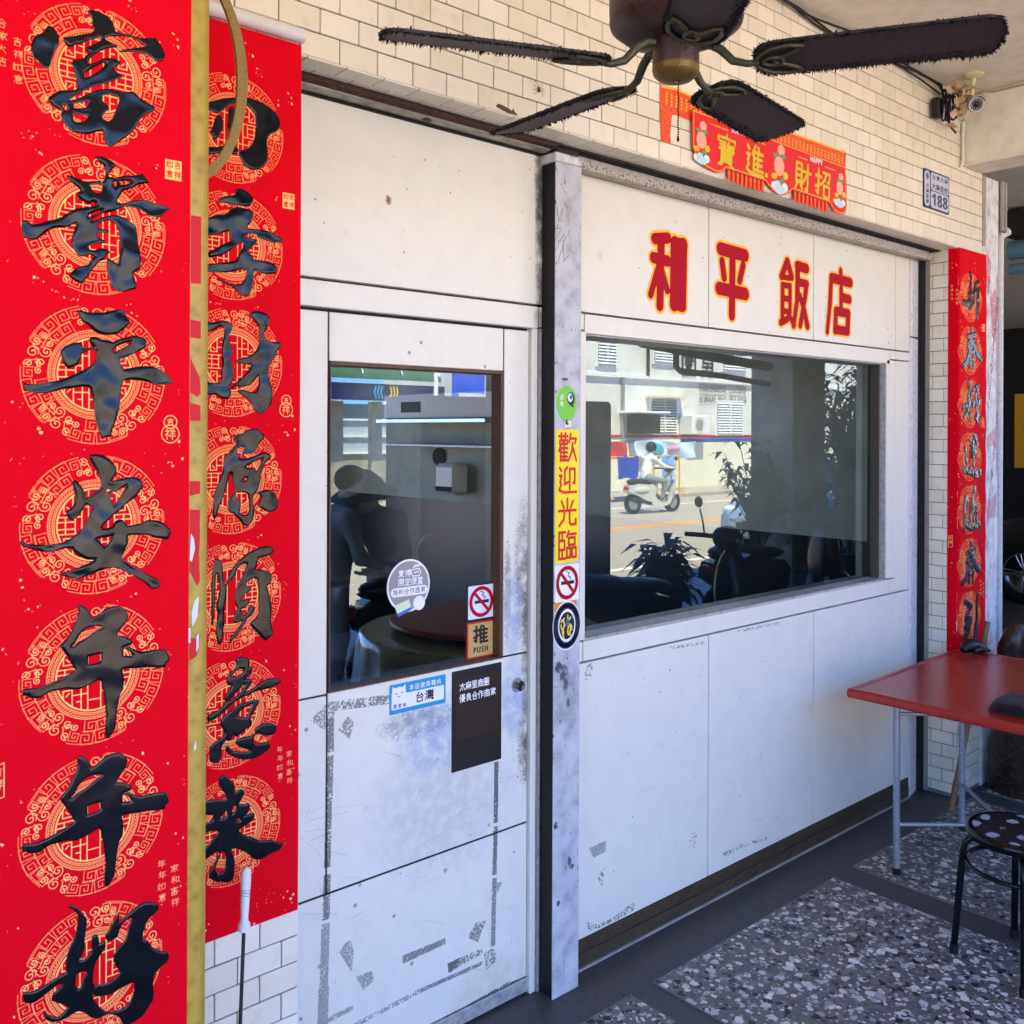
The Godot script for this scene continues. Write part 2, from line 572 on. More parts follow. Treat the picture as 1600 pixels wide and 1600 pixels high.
# pen strokes of the printed characters on a 100 by 100 square, y down
const STROKES := {
	"歡": "6,14 50,14;18,4 18,22;38,4 38,22;10,28 10,40 26,40 26,28 10,28;32,28 32,40 48,40 48,28 32,28;14,46 6,62;14,50 14,96;30,44 34,52;12,54 50,54;14,68 48,68;14,82 48,82;14,94 52,94;32,54 32,94;66,6 58,34;62,22 94,22 88,38;76,36 72,66 54,96;78,52 96,96",
	"迎": "10,10 18,20;8,36 20,36 12,58 18,66 8,82;8,84 30,92 96,92;50,8 36,18 36,66 52,58;62,14 88,14 88,62 80,60;62,14 62,82",
	"光": "50,4 50,42;20,12 32,34;80,12 68,34;6,44 94,44;36,46 32,72 8,94;62,46 62,84 70,92 94,90 94,74",
	"臨": "8,6 8,94;8,6 40,6;8,94 42,94;8,34 36,34 36,64 8,64;24,6 24,34;24,64 24,94;58,4 48,22;54,14 96,14;58,26 58,50 90,50 90,26 58,26;48,60 48,92 66,92 66,60 48,60;76,60 76,92 96,92 96,60 76,60",
	"推": "20,4 20,88 8,80;4,26 38,26;4,64 38,52;52,4 42,34;48,24 48,96;66,6 72,18;46,26 94,26;48,48 90,48;48,70 90,70;48,92 96,92;70,26 70,92",
	"太": "6,30 94,30;50,6 48,40 8,94;52,40 94,94;44,76 56,92",
	"大": "6,32 94,32;50,6 48,42 8,94;52,42 94,94",
	"麻": "50,2 52,12;10,16 94,16;14,16 14,60 4,94;20,42 54,42;38,26 38,92;36,44 20,76;40,44 54,70;56,42 96,42;76,26 76,92;74,44 58,76;78,44 96,72",
	"里": "18,8 18,54 82,54 82,8 18,8;18,30 82,30;50,8 50,90;20,72 80,72;6,92 94,92",
	"街": "24,4 6,28;26,28 4,56;16,48 16,96;32,24 62,24;47,6 47,42;30,44 64,44;34,64 60,64;47,50 47,88;28,92 66,86;72,14 94,14;68,36 98,36;84,36 84,92 74,90",
	"鄉": "28,4 10,28 30,30 8,58 40,54 6,92;50,8 60,8 60,48 44,48;44,28 60,28;46,8 44,84 62,76;72,8 72,96;72,10 92,10 84,34 94,52 80,60",
	"商": "50,2 50,14;8,16 92,16;34,20 40,32;66,20 60,32;10,36 10,96;10,36 90,36 90,92 80,92;40,40 26,60;60,40 74,60;32,64 32,88 68,88 68,64 32,64",
	"圈": "8,6 8,94;8,6 92,6 92,94;8,92 92,92;36,16 40,24;64,16 60,24;24,32 78,32;20,46 82,46;48,14 44,46 22,64;56,48 80,64;38,58 62,58 62,70 38,70 38,84 66,84",
	"優": "22,4 6,42;14,30 14,96;34,6 94,6;62,6 58,16;44,16 44,44;44,16 84,16 84,44;44,26 84,26;44,36 84,36;32,58 32,46 96,46 94,58;44,52 40,62;56,50 56,62 74,62;80,50 86,60;58,64 40,80;52,72 82,72 40,96;56,78 92,96",
	"良": "48,2 54,12;22,16 22,92 44,82;22,16 76,16 76,50 22,50;22,33 76,33;88,56 66,70;46,52 60,76 94,94",
	"合": "50,4 6,46;50,4 94,46;30,44 70,44;24,58 24,94 76,94 76,58 24,58",
	"作": "26,4 4,48;16,32 16,96;48,4 34,38;44,22 96,22;60,22 60,96;60,44 90,44;60,68 92,68",
	"家": "50,2 50,12;8,28 8,16 92,16 92,28;22,30 80,30;50,30 20,52;40,40 54,66 54,88 44,92;46,50 12,70;50,62 14,88;82,40 62,56;58,48 92,84",
	"本": "8,26 92,26;50,4 50,96;48,28 8,76;52,28 92,76;30,72 70,72",
	"店": "50,2 52,12;12,16 92,16;14,16 14,54 4,94;54,24 54,58;54,38 86,38;32,60 32,94 84,94 84,60 32,60",
	"使": "24,4 6,46;16,28 16,96;34,18 96,18;42,32 42,56 88,56 88,32 42,32;64,6 64,60 30,96;44,66 96,94",
	"用": "18,8 18,60 6,94;18,8 84,8 84,90 74,90;18,34 84,34;18,60 84,60;50,8 50,92",
	"豬": "8,8 44,8;40,10 10,30;26,20 34,50 32,90 22,90;30,36 6,54;34,54 6,78;48,20 86,20;66,4 66,36;46,38 96,38;92,10 48,60;58,52 58,94 88,94 88,52 58,52;58,72 88,72",
	"肉": "14,26 14,96;14,26 86,26 86,90 76,92;50,4 48,30 28,54;50,34 70,50;50,56 28,82;52,62 72,78",
	"台": "44,4 18,40 76,34;66,22 86,46;24,56 24,94 78,94 78,56 24,56",
	"灣": "10,8 18,18;4,32 14,42;4,90 18,60;54,4 58,10;44,14 70,14;48,22 66,22;48,30 66,30;48,38 48,48 66,48 66,38 48,38;36,6 28,18 38,22 26,36;24,38 40,34;32,38 32,52;86,6 78,18 88,22 76,36;74,38 92,34;82,38 82,52;30,58 86,58 86,70 32,70 28,84 90,84 86,98 74,96",
	"原": "12,8 94,8;14,8 14,58 4,94;54,10 46,20;32,22 32,56 80,56 80,22 32,22;32,39 80,39;56,56 56,92 46,90;38,66 24,84;74,66 90,82",
	"產": "50,2 50,10;18,14 82,14;36,16 42,26;64,16 56,28;10,30 92,30;12,30 12,60 4,94;32,38 26,54;28,48 86,48;30,68 82,68;20,92 94,92;56,38 56,92",
	"地": "4,34 36,34;20,10 20,82;4,86 38,74;42,48 90,34 88,64 80,66;64,8 64,70;48,20 48,80 56,90 94,88 96,70",
	"東": "8,16 92,16;50,2 50,98;22,28 22,60 78,60 78,28 22,28;22,44 78,44;48,62 10,92;52,62 92,92",
	"博": "4,36 34,36;19,8 19,94;38,14 96,14;68,4 68,54;46,24 46,52;46,24 90,24 90,52;46,38 90,38;84,4 92,12;38,64 98,64;80,54 80,94 70,92;50,72 58,82",
	"限": "10,8 10,96;10,8 36,8 26,36 38,56 24,64;48,8 48,92 64,82;48,8 88,8 88,44 48,44;48,26 88,26;94,52 74,64;60,46 96,92",
	"定": "50,2 50,12;8,28 8,16 92,16 92,28;22,38 80,38;52,38 52,88;52,60 80,60;30,54 26,76 6,94;24,78 50,92 94,92",
	"便": "24,4 6,46;16,28 16,96;34,10 96,10;44,22 44,56 88,56 88,22 44,22;44,39 88,39;66,10 64,62 32,94;46,68 96,94",
	"當": "50,2 50,18;26,4 34,16;76,4 66,16;10,32 10,22 90,22 90,32;32,30 32,48 68,48 68,30 32,30;20,58 20,96 80,96 80,58 20,58;20,76 80,76;50,58 50,96",
	"特": "14,10 6,34;8,28 42,28;26,4 26,96;4,68 42,56;50,20 92,20;70,4 70,40;44,42 98,42;46,60 96,60;80,46 80,94 70,90;54,70 62,82",
	"約": "28,4 12,24 32,28 8,50 40,46;34,36 44,52;24,52 24,74;12,64 6,86;36,64 42,80;62,6 50,36;58,22 92,22 90,80 80,92;60,44 72,62",
	"寶": "50,2 50,10;8,24 8,14 92,14 92,24;16,28 46,28;18,38 44,38;14,50 48,46;31,28 31,48;62,24 54,34;54,34 88,34;56,44 86,44 86,52 56,52 56,40;26,56 26,84;26,56 76,56 76,84;26,66 76,66;26,75 76,75;26,84 76,84;38,86 14,98;62,86 88,98",
	"進": "10,10 18,20;8,36 20,36 12,58 18,66 8,82;8,84 30,92 96,92;50,4 36,32;44,20 44,80;66,6 70,16;40,24 92,24;44,42 86,42;44,60 86,60;44,78 94,78;66,24 66,78",
	"財": "10,8 10,70;10,8 42,8 42,70;10,28 42,28;10,48 42,48;10,68 42,68;20,72 6,94;34,72 46,90;50,30 96,30;78,4 78,92 66,88;76,34 48,72",
	"招": "20,4 20,88 8,80;4,28 38,28;4,64 38,52;48,10 92,10 86,40 78,40;66,12 62,32 44,46;54,54 54,92 90,92 90,54 54,54",
	"吉": "10,20 90,20;50,4 50,42;20,42 80,42;24,56 24,94 76,94 76,56 24,56",
	"祥": "20,4 26,14;6,24 38,24 8,60;22,46 22,96;28,50 38,60;54,6 60,18;84,6 76,18;48,24 94,24;50,44 92,44;42,66 98,66;70,24 70,98",
	"如": "22,4 8,60 40,92;4,30 44,30;38,30 8,92;56,22 56,86 92,86 92,22 56,22",
	"意": "50,2 50,10;14,14 86,14;34,18 38,26;66,18 62,26;6,30 94,30;26,38 26,62 74,62 74,38 26,38;26,50 74,50;16,72 8,90;32,70 36,92 70,92 72,82;48,68 54,78;78,70 90,84",
	"年": "28,4 8,40;22,22 88,22;26,46 84,46;26,22 26,68;4,68 96,68;56,22 56,98",
	"富": "50,2 50,10;8,24 8,14 92,14 92,24;24,26 76,26;32,34 32,48 68,48 68,34 32,34;18,56 18,96 82,96 82,56 18,56;18,76 82,76;50,56 50,96",
	"和": "46,6 10,14;4,34 52,34;28,10 28,96;26,38 4,74;30,40 50,66;62,22 62,86;62,26 94,26 94,86;62,78 94,78",
	"民": "18,10 18,92 46,80;18,10 80,10 80,38 18,38;18,56 90,56;50,40 60,72 94,94",
	"園": "8,6 8,94;8,6 92,6 92,94;8,92 92,92;28,22 72,22;50,14 50,32;22,34 78,34;36,44 64,44 64,56 36,56 36,44;48,58 26,80;52,60 52,84;56,62 76,82",
	"新": "26,2 28,12;6,14 48,14;16,20 20,32;40,18 34,32;4,36 52,36;6,54 50,54;28,36 28,96;26,56 6,82;30,58 48,74;88,8 62,18;62,18 62,54 48,94;62,42 98,42;80,42 80,98",
	"春": "14,12 86,12;20,26 80,26;6,42 94,42;50,2 48,28 8,70;54,44 94,68;30,56 30,96 72,96 72,56 30,56;30,76 72,76",
	"好": "28,4 12,58 42,92;4,32 46,32;40,32 34,64 6,94;52,10 90,10 74,36;74,36 74,88 60,84;50,46 98,46",
	"運": "10,10 18,20;8,36 20,36 12,58 18,66 8,82;8,84 30,92 96,92;36,18 36,8 94,8 94,18;40,24 90,24;44,34 44,58 86,58 86,34 44,34;44,46 86,46;34,70 96,70;65,14 65,82",
	"隨": "8,8 8,96;8,8 30,8 20,34 32,54 18,62;40,12 44,22;38,38 48,38 40,60 48,72 38,84;36,88 58,92 98,94;54,16 96,16;72,4 54,40;66,32 66,78;66,32 90,32 90,76 82,76;66,46 90,46;66,60 90,60",
	"到": "6,10 56,10;28,12 10,34 48,30;42,20 54,36;8,56 54,56;30,42 30,80;4,90 58,80;70,14 70,70;92,4 92,92 80,88",
}

# the running hand of the third couplet, brush widths in front of each stroke
const HAND := {
	"新": "6:36,2 42,12;6:40,24 38,40;7:38,40 36,62 22,72 6,70;5:28,50 50,46;4:36,64 34,84;4:28,66 24,76;4:44,66 48,78;6:78,18 66,24;5:66,24 58,40 56,66 46,80;6:64,40 84,34;7:78,38 78,70 76,96",
	"春": "6:48,2 46,26;6:26,24 66,16;5:30,36 62,30;6:26,46 66,38;7:46,24 40,48 20,84 4,90;8:60,42 78,62 96,70;5:38,58 38,92;5:38,58 58,56 58,94;4:38,74 58,74",
	"好": "5:32,2 34,40;6:34,40 30,58 44,84;6:44,28 34,60 10,84;6:4,62 48,50;6:58,20 82,10 72,36;8:72,36 78,70 84,92 72,84;7:54,54 94,46",
	"運": "6:60,2 74,8 60,18;5:40,14 78,22;5:48,28 72,30 68,52 48,50;5:48,40 70,40;5:58,22 60,74;5:14,30 20,42;5:20,42 22,64;9:8,80 40,84 74,94 94,88",
	"隨": "6:22,20 14,40 14,94;5:22,20 30,30 20,52;8:66,2 56,30 44,70;6:62,40 62,74;5:62,40 78,38 78,74;4:62,56 78,54;10:24,80 50,90 88,86",
	"到": "8:22,12 50,24;8:46,22 24,52;9:30,52 46,54 34,82 12,96;7:20,70 48,60;6:84,2 80,40 80,76;10:80,72 74,98",
}
# outlines of the brush characters of the two big couplets in millimetres round the middle of their medallion; holes after |
const BRUSH := {
	"fu": "-79,69 -72,67 -68,61 -64,56 -63,46 -64,39 -68,31 -70,27 -75,11 -78,-1 -82,-9 -85,-8 -90,-6 -94,-3 -99,3 -104,3 -105,8 -109,17 -109,27 -106,38 -101,46 -90,53 -87,59 -82,68;-15,115 -4,119 11,117 22,115 29,107 33,97 35,90 56,91 81,91 110,99 118,91 124,81 128,72 124,59 110,55 103,59 95,63 85,64 65,61 37,52 37,53 56,64 75,71 91,78 87,80 75,85 62,87 48,85 29,80 16,75 16,71 26,68 39,66 37,61 26,58 11,50 -4,37 -13,25 -15,21 -13,19 -6,21 4,27 15,36 26,39 35,40 45,36 45,34 37,27 33,24 33,20 39,15 47,12 47,8 39,4 26,-5 11,-13 -4,-20 -18,-31 -32,-42 -46,-55 -43,-56 -30,-49 -18,-40 -3,-29 11,-22 26,-18 39,-19 52,-18 66,-13 72,-15 81,-23 95,-28 107,-31 109,-36 103,-44 91,-50 80,-64 74,-77 66,-89 53,-103 38,-116 28,-126 23,-125 17,-118 15,-107 13,-98 2,-102 -10,-109 -25,-112 -36,-110 -39,-113 -48,-105 -57,-96 -60,-86 -57,-79 -60,-76 -71,-73 -80,-66 -81,-61 -73,-51 -62,-42 -48,-38 -36,-35 -31,-30 -32,-23 -34,-12 -38,0 -41,10 -40,18 -31,22 -20,27 -16,34 -11,39 -18,41 -20,44 -13,50 0,59 7,65 11,73 3,71 -4,65 -15,61 -24,52 -34,49 -40,42 -49,40 -54,46 -56,55 -40,61 -22,70 -9,75 -2,83 -6,88 -6,99 -8,106 -13,110|-20,-1 -4,14 11,26 18,27 15,21 4,8 -11,-5 -20,-9|11,-34 26,-28 37,-29 43,-34 39,-48 34,-61 30,-73 23,-79 15,-77 11,-74 17,-63 24,-55 21,-50 11,-43|-38,-60 -22,-53 -11,-50 -11,-54 -18,-63 -29,-67 -38,-68|-39,-77 -29,-77 -14,-77 -14,-81 -18,-87 -29,-92 -37,-92 -39,-85|-57,-68 -52,-65 -46,-73 -50,-76 -55,-73",
	"gui": "-3,126 13,127 26,124 36,118 36,114 28,105 23,96 24,93 34,92 51,99 70,103 82,107 85,110 93,101 99,94 89,91 78,87 70,81 59,75 49,70 45,62 40,53 40,47 51,47 62,53 74,57 88,61 99,59 113,57 139,53 129,42 121,33 109,31 97,33 90,38 78,42 62,43 49,41 40,34 28,28 17,24 10,22 3,16 -5,10 -6,6 3,9 14,16 29,22 42,24 53,20 65,14 74,8 76,-6 78,-25 82,-40 84,-59 82,-71 75,-76 69,-81 71,-90 75,-99 75,-109 59,-115 50,-118 40,-117 35,-115 31,-110 27,-97 22,-82 21,-67 23,-57 31,-62 42,-68 44,-53 46,-37 44,-18 42,-1 36,8 29,11 21,12 10,6 3,-1 6,-6 17,-6 25,-7 25,-13 17,-12 6,-13 3,-20 10,-24 18,-27 18,-31 8,-32 -4,-36 -12,-41 -10,-46 -1,-47 10,-41 21,-42 29,-47 21,-50 16,-62 8,-66 -4,-81 -10,-91 -19,-106 -22,-110 -33,-107 -45,-99 -40,-91 -33,-83 -22,-78 -12,-75 -6,-64 -1,-58 -8,-55 -15,-58 -22,-61 -28,-60 -33,-55 -37,-48 -40,-39 -39,-25 -35,-12 -32,-2 -37,-3 -46,-10 -58,-13 -72,-17 -82,-24 -93,-35 -101,-41 -109,-41 -119,-40 -123,-28 -123,-15 -120,-8 -115,-10 -106,-15 -94,-11 -81,-5 -68,0 -58,5 -48,14 -37,22 -23,28 -7,32 3,34 -5,34 -16,38 -26,42 -32,49 -30,55 -25,57 -28,62 -37,68 -48,78 -51,81 -41,83 -28,79 -18,76 -10,77 -1,80 8,82 13,79 17,89 19,99 17,109 11,115 2,121|-12,16 3,26 12,29 10,25 -1,18 -12,12|-10,71 2,75 13,75 13,70 10,60 1,58 -5,63|32,84 38,87 38,80 36,74 32,79|43,88 58,91 66,91 60,86 53,82 45,81|-8,39 -3,42 1,39 -1,33 -7,34",
	"ping": "-31,112 -24,115 -13,112 1,113 16,114 31,119 46,123 53,119 57,110 65,99 61,95 50,84 40,76 24,73 9,74 -2,79 -11,88 -20,94 -26,101;-11,61 -6,67 2,68 13,64 24,63 33,60 42,66 57,71 73,76 86,73 94,68 94,56 87,50 73,43 58,34 46,30 46,20 54,11 64,14 81,18 100,19 116,16 132,7 142,-5 144,-13 128,-15 112,-16 101,-12 85,-9 67,-8 52,-10 48,-22 47,-41 45,-59 41,-76 36,-92 32,-103 30,-115 21,-115 13,-119 10,-109 6,-96 2,-81 0,-62 -3,-43 -7,-28 -11,-24 -23,-24 -38,-27 -52,-29 -66,-33 -80,-37 -93,-38 -107,-36 -117,-33 -120,-24 -117,-19 -112,-22 -100,-22 -86,-19 -73,-17 -59,-13 -45,-7 -31,0 -16,8 -5,16 2,24 4,34 5,43 -6,44 -16,40 -22,36 -25,24 -29,15 -38,11 -45,8 -50,12 -54,19 -57,30 -59,39 -52,47 -41,53 -31,56 -22,56 -20,45 -9,48 0,48 -6,54|33,47 42,55 54,60 65,64 63,58 54,52 42,45 35,41",
	"an": "-8,125 1,127 14,125 25,119 35,109 40,100 40,90 33,79 29,75 40,78 56,82 71,83 83,79 88,73 90,63 83,56 77,46 67,39 56,31 45,20 35,13 26,4 18,-3 15,-10 22,-11 33,-8 37,0 45,5 52,3 60,-8 71,-8 87,-5 100,0 114,-1 130,-8 142,-21 144,-27 140,-33 138,-40 128,-38 114,-35 99,-28 83,-27 68,-26 62,-27 62,-41 56,-54 50,-67 56,-73 68,-84 83,-93 99,-104 115,-112 123,-119 123,-127 115,-132 105,-131 97,-122 87,-113 72,-102 56,-93 41,-85 26,-84 11,-88 -3,-93 -18,-97 -28,-100 -43,-95 -57,-89 -55,-86 -43,-83 -32,-81 -19,-76 -7,-72 2,-67 -11,-66 -21,-61 -32,-52 -37,-46 -37,-43 -50,-42 -64,-46 -78,-47 -91,-44 -105,-39 -118,-33 -125,-27 -122,-23 -112,-30 -98,-32 -84,-33 -71,-33 -57,-32 -46,-29 -36,-22 -25,-14 -18,-6 -13,5 -7,16 -2,27 2,32 -7,31 -13,37 -16,31 -22,22 -29,13 -36,8 -43,10 -48,20 -47,25 -38,30 -32,41 -33,54 -36,70 -38,77 -34,81 -27,75 -20,65 -16,54 -15,46 -6,51 5,59 13,66 13,75 9,87 3,99 -4,110 -8,120|28,54 41,57 52,63 59,68 54,57 46,45 37,30 31,40|4,-29 15,-28 26,-27 33,-25 30,-33 24,-42 19,-45 13,-37",
	"nian": "-28,128 -19,124 -10,117 -6,109 -2,99 7,103 20,113 33,117 48,116 59,107 63,96 59,85 50,75 44,66 42,62 55,59 65,53 71,47 69,41 59,39 52,38 55,37 63,38 75,31 86,25 102,25 118,24 134,22 138,13 142,3 140,-1 134,-4 134,-12 118,-10 98,-6 79,-5 63,-3 52,-3 54,-11 56,-23 54,-38 48,-50 45,-63 43,-78 41,-97 39,-112 34,-119 30,-126 24,-127 22,-118 22,-103 24,-86 22,-67 20,-47 17,-31 15,-20 11,-15 0,-19 -11,-23 -22,-26 -32,-26 -46,-22 -60,-22 -71,-22 -81,-25 -88,-30 -95,-30 -105,-28 -111,-23 -118,-20 -118,-10 -108,-10 -95,-12 -85,-10 -71,-7 -57,-2 -46,2 -36,6 -31,9 -36,19 -43,33 -50,45 -57,56 -50,64 -40,76 -34,88 -29,99 -26,109 -26,121|-20,77 -11,83 0,85 12,84 16,81 7,77 -4,69 -15,63 -25,59 -34,52 -38,53 -31,59 -27,68|-9,30 3,32 14,32 14,19 3,16 -9,15|52,34 59,35 67,28 71,19 63,21 54,22",
	"hao": "-45,133 -38,133 -27,126 -19,115 -11,101 -9,91 -11,77 -13,62 -13,47 -16,37 -22,28 -13,26 -4,33 0,41 0,56 1,65 9,64 11,56 13,46 18,46 24,46 24,34 16,25 9,17 4,5 2,-7 2,-22 6,-30 13,-29 13,-30 24,-33 35,-31 46,-26 50,-20 44,-8 39,4 39,15 44,23 52,30 59,35 63,43 67,58 72,73 65,74 55,69 50,60 46,47 40,44 31,43 25,49 23,57 29,63 35,73 40,80 48,91 49,85 48,74 57,78 68,84 82,92 95,95 109,91 121,83 123,74 117,68 105,62 98,53 94,41 92,26 102,20 107,8 115,0 127,-9 139,-15 143,-24 141,-34 131,-38 120,-44 114,-51 112,-64 114,-83 112,-98 102,-110 91,-121 79,-124 66,-126 56,-120 50,-105 41,-97 28,-90 22,-91 13,-93 0,-86 -12,-72 -23,-64 -30,-65 -41,-68 -55,-70 -69,-66 -79,-56 -82,-45 -86,-35 -79,-45 -69,-55 -58,-61 -48,-56 -41,-49 -51,-41 -62,-33 -69,-27 -67,-16 -58,-11 -51,-4 -58,-3 -69,-8 -83,-14 -93,-19 -103,-19 -114,-13 -116,1 -114,6 -105,2 -93,1 -79,5 -66,9 -52,13 -45,14 -45,29 -43,43 -38,58 -32,69 -27,84 -24,100 -26,114 -34,124 -42,130|-27,4 -16,5 -9,2 -13,-6 -18,-21 -23,-24 -29,-15|0,-41 9,-50 20,-54 35,-56 50,-52 65,-50 77,-49 77,-63 73,-77 64,-89 50,-91 35,-89 24,-83 13,-70 4,-55",
	"si": "-35,58 -19,65 0,71 19,76 35,80 59,78 75,76 91,70 108,61 118,48 120,35 116,23 108,15 98,9 89,0 85,-12 87,-27 88,-43 86,-59 78,-72 65,-81 52,-86 40,-84 28,-77 22,-67 14,-58 22,-45 35,-41 45,-31 53,-17 57,-1 59,18 57,33 55,45 47,55 35,61 23,62 7,60 -4,56 -12,49 -23,37 -35,27 -57,29 -72,15 -79,-6 -79,-42 -72,-56 -34,-49 -15,-40 4,-36 16,-46 12,-56 -7,-60 -23,-61 -79,-76 -97,-87 -105,-47 -109,-3 -98,27;-35,25 -27,23 -23,15 -23,-3 -29,-19 -34,-27 -46,-35 -51,-18 -42,11;-8,50 2,50 11,47 17,39 19,28 14,14 15,9 12,-5 8,-17 0,-20 -6,-19 -8,-11 -12,1 -10,18 -10,36",
	"ji": "9,132 22,135 35,131 44,126 52,117 50,106 42,97 29,95 14,95 0,94 -19,96 -31,94 -33,101 -22,108 -8,114 3,116 9,122 7,128;-37,66 -22,68 -11,73 -4,83 11,91 26,91 41,90 52,83 52,74 48,63 39,51 37,45 52,46 71,47 91,46 110,41 126,34 128,28 118,23 106,21 91,23 75,26 60,29 48,29 41,26 48,24 62,21 60,13 50,5 43,-2 39,-11 49,-15 54,-25 72,-25 91,-26 107,-29 114,-39 109,-51 99,-54 83,-55 68,-52 56,-51 53,-59 53,-76 49,-95 43,-106 34,-112 23,-111 12,-103 4,-95 -11,-90 -25,-85 -36,-82 -36,-77 -22,-81 -7,-86 8,-88 23,-85 30,-77 36,-64 36,-52 22,-51 8,-57 -11,-62 -29,-64 -103,-72 -103,-59 -36,-44 -22,-41 -4,-37 11,-32 17,-17 24,-6 30,4 30,11 18,8 7,-1 -7,-13 -22,-24 -33,-28 -54,-34 -58,-23 -36,-10 -26,-2 -11,6 0,12 -4,22 -6,32 -18,29 -29,24 -93,3 -93,20 -62,52|31,27 41,34 54,35 66,32 48,28 37,22 31,23",
	"cai": "-37,91 -25,96 -11,95 0,88 1,78 -5,67 -7,56 -2,41 3,30 2,22 -3,15 0,3 5,-10 7,-21 4,-36 0,-46 -5,-56 0,-63 -1,-74 -8,-83 -17,-83 -27,-80 -36,-72 -58,-76 -75,-71 -82,-56 -88,-24 -89,44 -82,77 -62,88|-37,75 -28,82 -19,81 -16,73 -18,62 -21,48 -23,32 -23,15 -21,-1 -24,-18 -24,-34 -27,-46 -51,-48 -62,-42 -65,29 -59,65;42,116 56,124 71,125 86,121 95,112 93,100 91,91 84,82 80,72 84,62 93,56 108,55 123,56 125,46 119,38 112,33 116,26 108,19 101,10 95,-2 92,-14 92,-26 96,-39 101,-53 103,-67 103,-80 98,-94 88,-106 77,-113 68,-115 61,-110 54,-101 48,-90 39,-82 29,-74 18,-67 14,-62 21,-60 36,-62 50,-66 61,-64 66,-57 68,-44 68,-25 61,-32 53,-41 43,-50 32,-53 18,-54 11,-52 2,-61 0,-56 7,-48 18,-39 28,-30 39,-20 46,-8 51,1 39,-1 25,0 14,1 9,5 16,9 28,13 42,17 53,24 62,33 68,47 68,62 69,78 67,88 60,97 51,107",
	"yuan": "3,104 15,104 29,108 44,116 55,119 66,118 75,109 84,103 80,94 69,86 66,77 60,67 51,61 40,61 30,59 26,51 30,48 44,51 58,55 73,60 84,64 95,60 101,53 95,45 86,40 81,33 77,21 73,11 75,4 72,-7 68,-21 62,-31 55,-37 54,-47 55,-57 59,-69 57,-84 52,-97 45,-105 38,-108 30,-103 23,-94 13,-83 6,-76 -1,-74 -7,-66 -8,-56 -5,-44 2,-33 9,-27 11,-24 7,-12 4,2 2,13 -2,17 -5,7 -10,-11 -15,-27 -21,-44 -27,-57 -31,-69 -34,-81 -39,-89 -43,-79 -40,-30 -34,-17 -28,-1 -23,12 -19,25 -18,38 -16,52 -9,60 1,71 10,79 12,86 7,94|15,73 23,76 33,74 31,66 26,58 24,48 19,51 15,61|35,29 50,39 66,45 79,50 73,33 66,22 60,18 59,27 46,27|26,-2 35,6 41,2 34,-3|12,-29 23,-27 37,-30 44,-37 45,-53 46,-70 41,-80 30,-81 21,-76 23,-66 25,-52 16,-44 13,-35;62,-32 73,-28 88,-25 103,-27 112,-36 118,-50 118,-65 111,-75 99,-78 88,-76 77,-68 68,-65 70,-55 75,-45 72,-36;-89,85 -72,77 -67,60 -81,56 -94,69;-97,37 -80,30 -77,14 -90,11;-97,-44 -80,-28 -60,-5 -63,-29 -80,-57 -93,-60",
	"shun": "-38,91 -32,92 -23,86 -19,75 -18,58 -16,41 -12,31 -9,37 -5,50 2,63 12,75 26,87 40,98 55,103 69,109 84,111 99,110 108,103 108,96 99,90 88,87 77,86 68,84 66,74 64,64 60,59 73,58 88,53 103,43 103,33 99,23 90,16 94,7 97,-6 101,-20 103,-34 103,-49 101,-62 103,-76 107,-91 105,-101 96,-106 90,-112 83,-108 74,-98 63,-86 54,-75 48,-68 52,-61 61,-57 68,-53 70,-42 70,-25 70,-8 70,9 68,26 66,35 59,39 50,38 41,32 37,24 41,19 50,20 51,13 46,8 37,6 30,0 25,-8 30,-10 39,-8 48,-9 46,-17 41,-23 34,-27 27,-30 27,-35 30,-42 37,-44 43,-35 48,-26 55,-25 61,-29 59,-38 52,-48 41,-52 38,-61 30,-72 23,-81 16,-90 6,-97 2,-105 -1,-104 -1,-96 2,-90 9,-84 16,-75 23,-68 29,-60 27,-58 20,-60 11,-61 6,-55 9,-44 14,-33 16,-27 12,-15 11,-1 11,12 16,25 23,36 30,47 35,58 39,69 39,74 30,75 19,69 14,58 12,48 2,41 -5,35 -9,27 -9,14 -10,-2 -14,-18 -14,-31 -15,-44 -14,-58 -17,-71 -17,-82 -20,-97 -24,-106 -29,-102 -32,-92 -34,-78 -33,-62 -31,-46 -29,-36 -33,-23 -33,-10 -29,3 -26,16 -26,32 -30,49 -33,59 -35,53 -36,20 -38,-29 -41,-58 -45,-57 -45,38 -42,70;-84,90 -72,83 -70,40 -77,-16 -90,-54 -97,-50 -87,-7 -84,42",
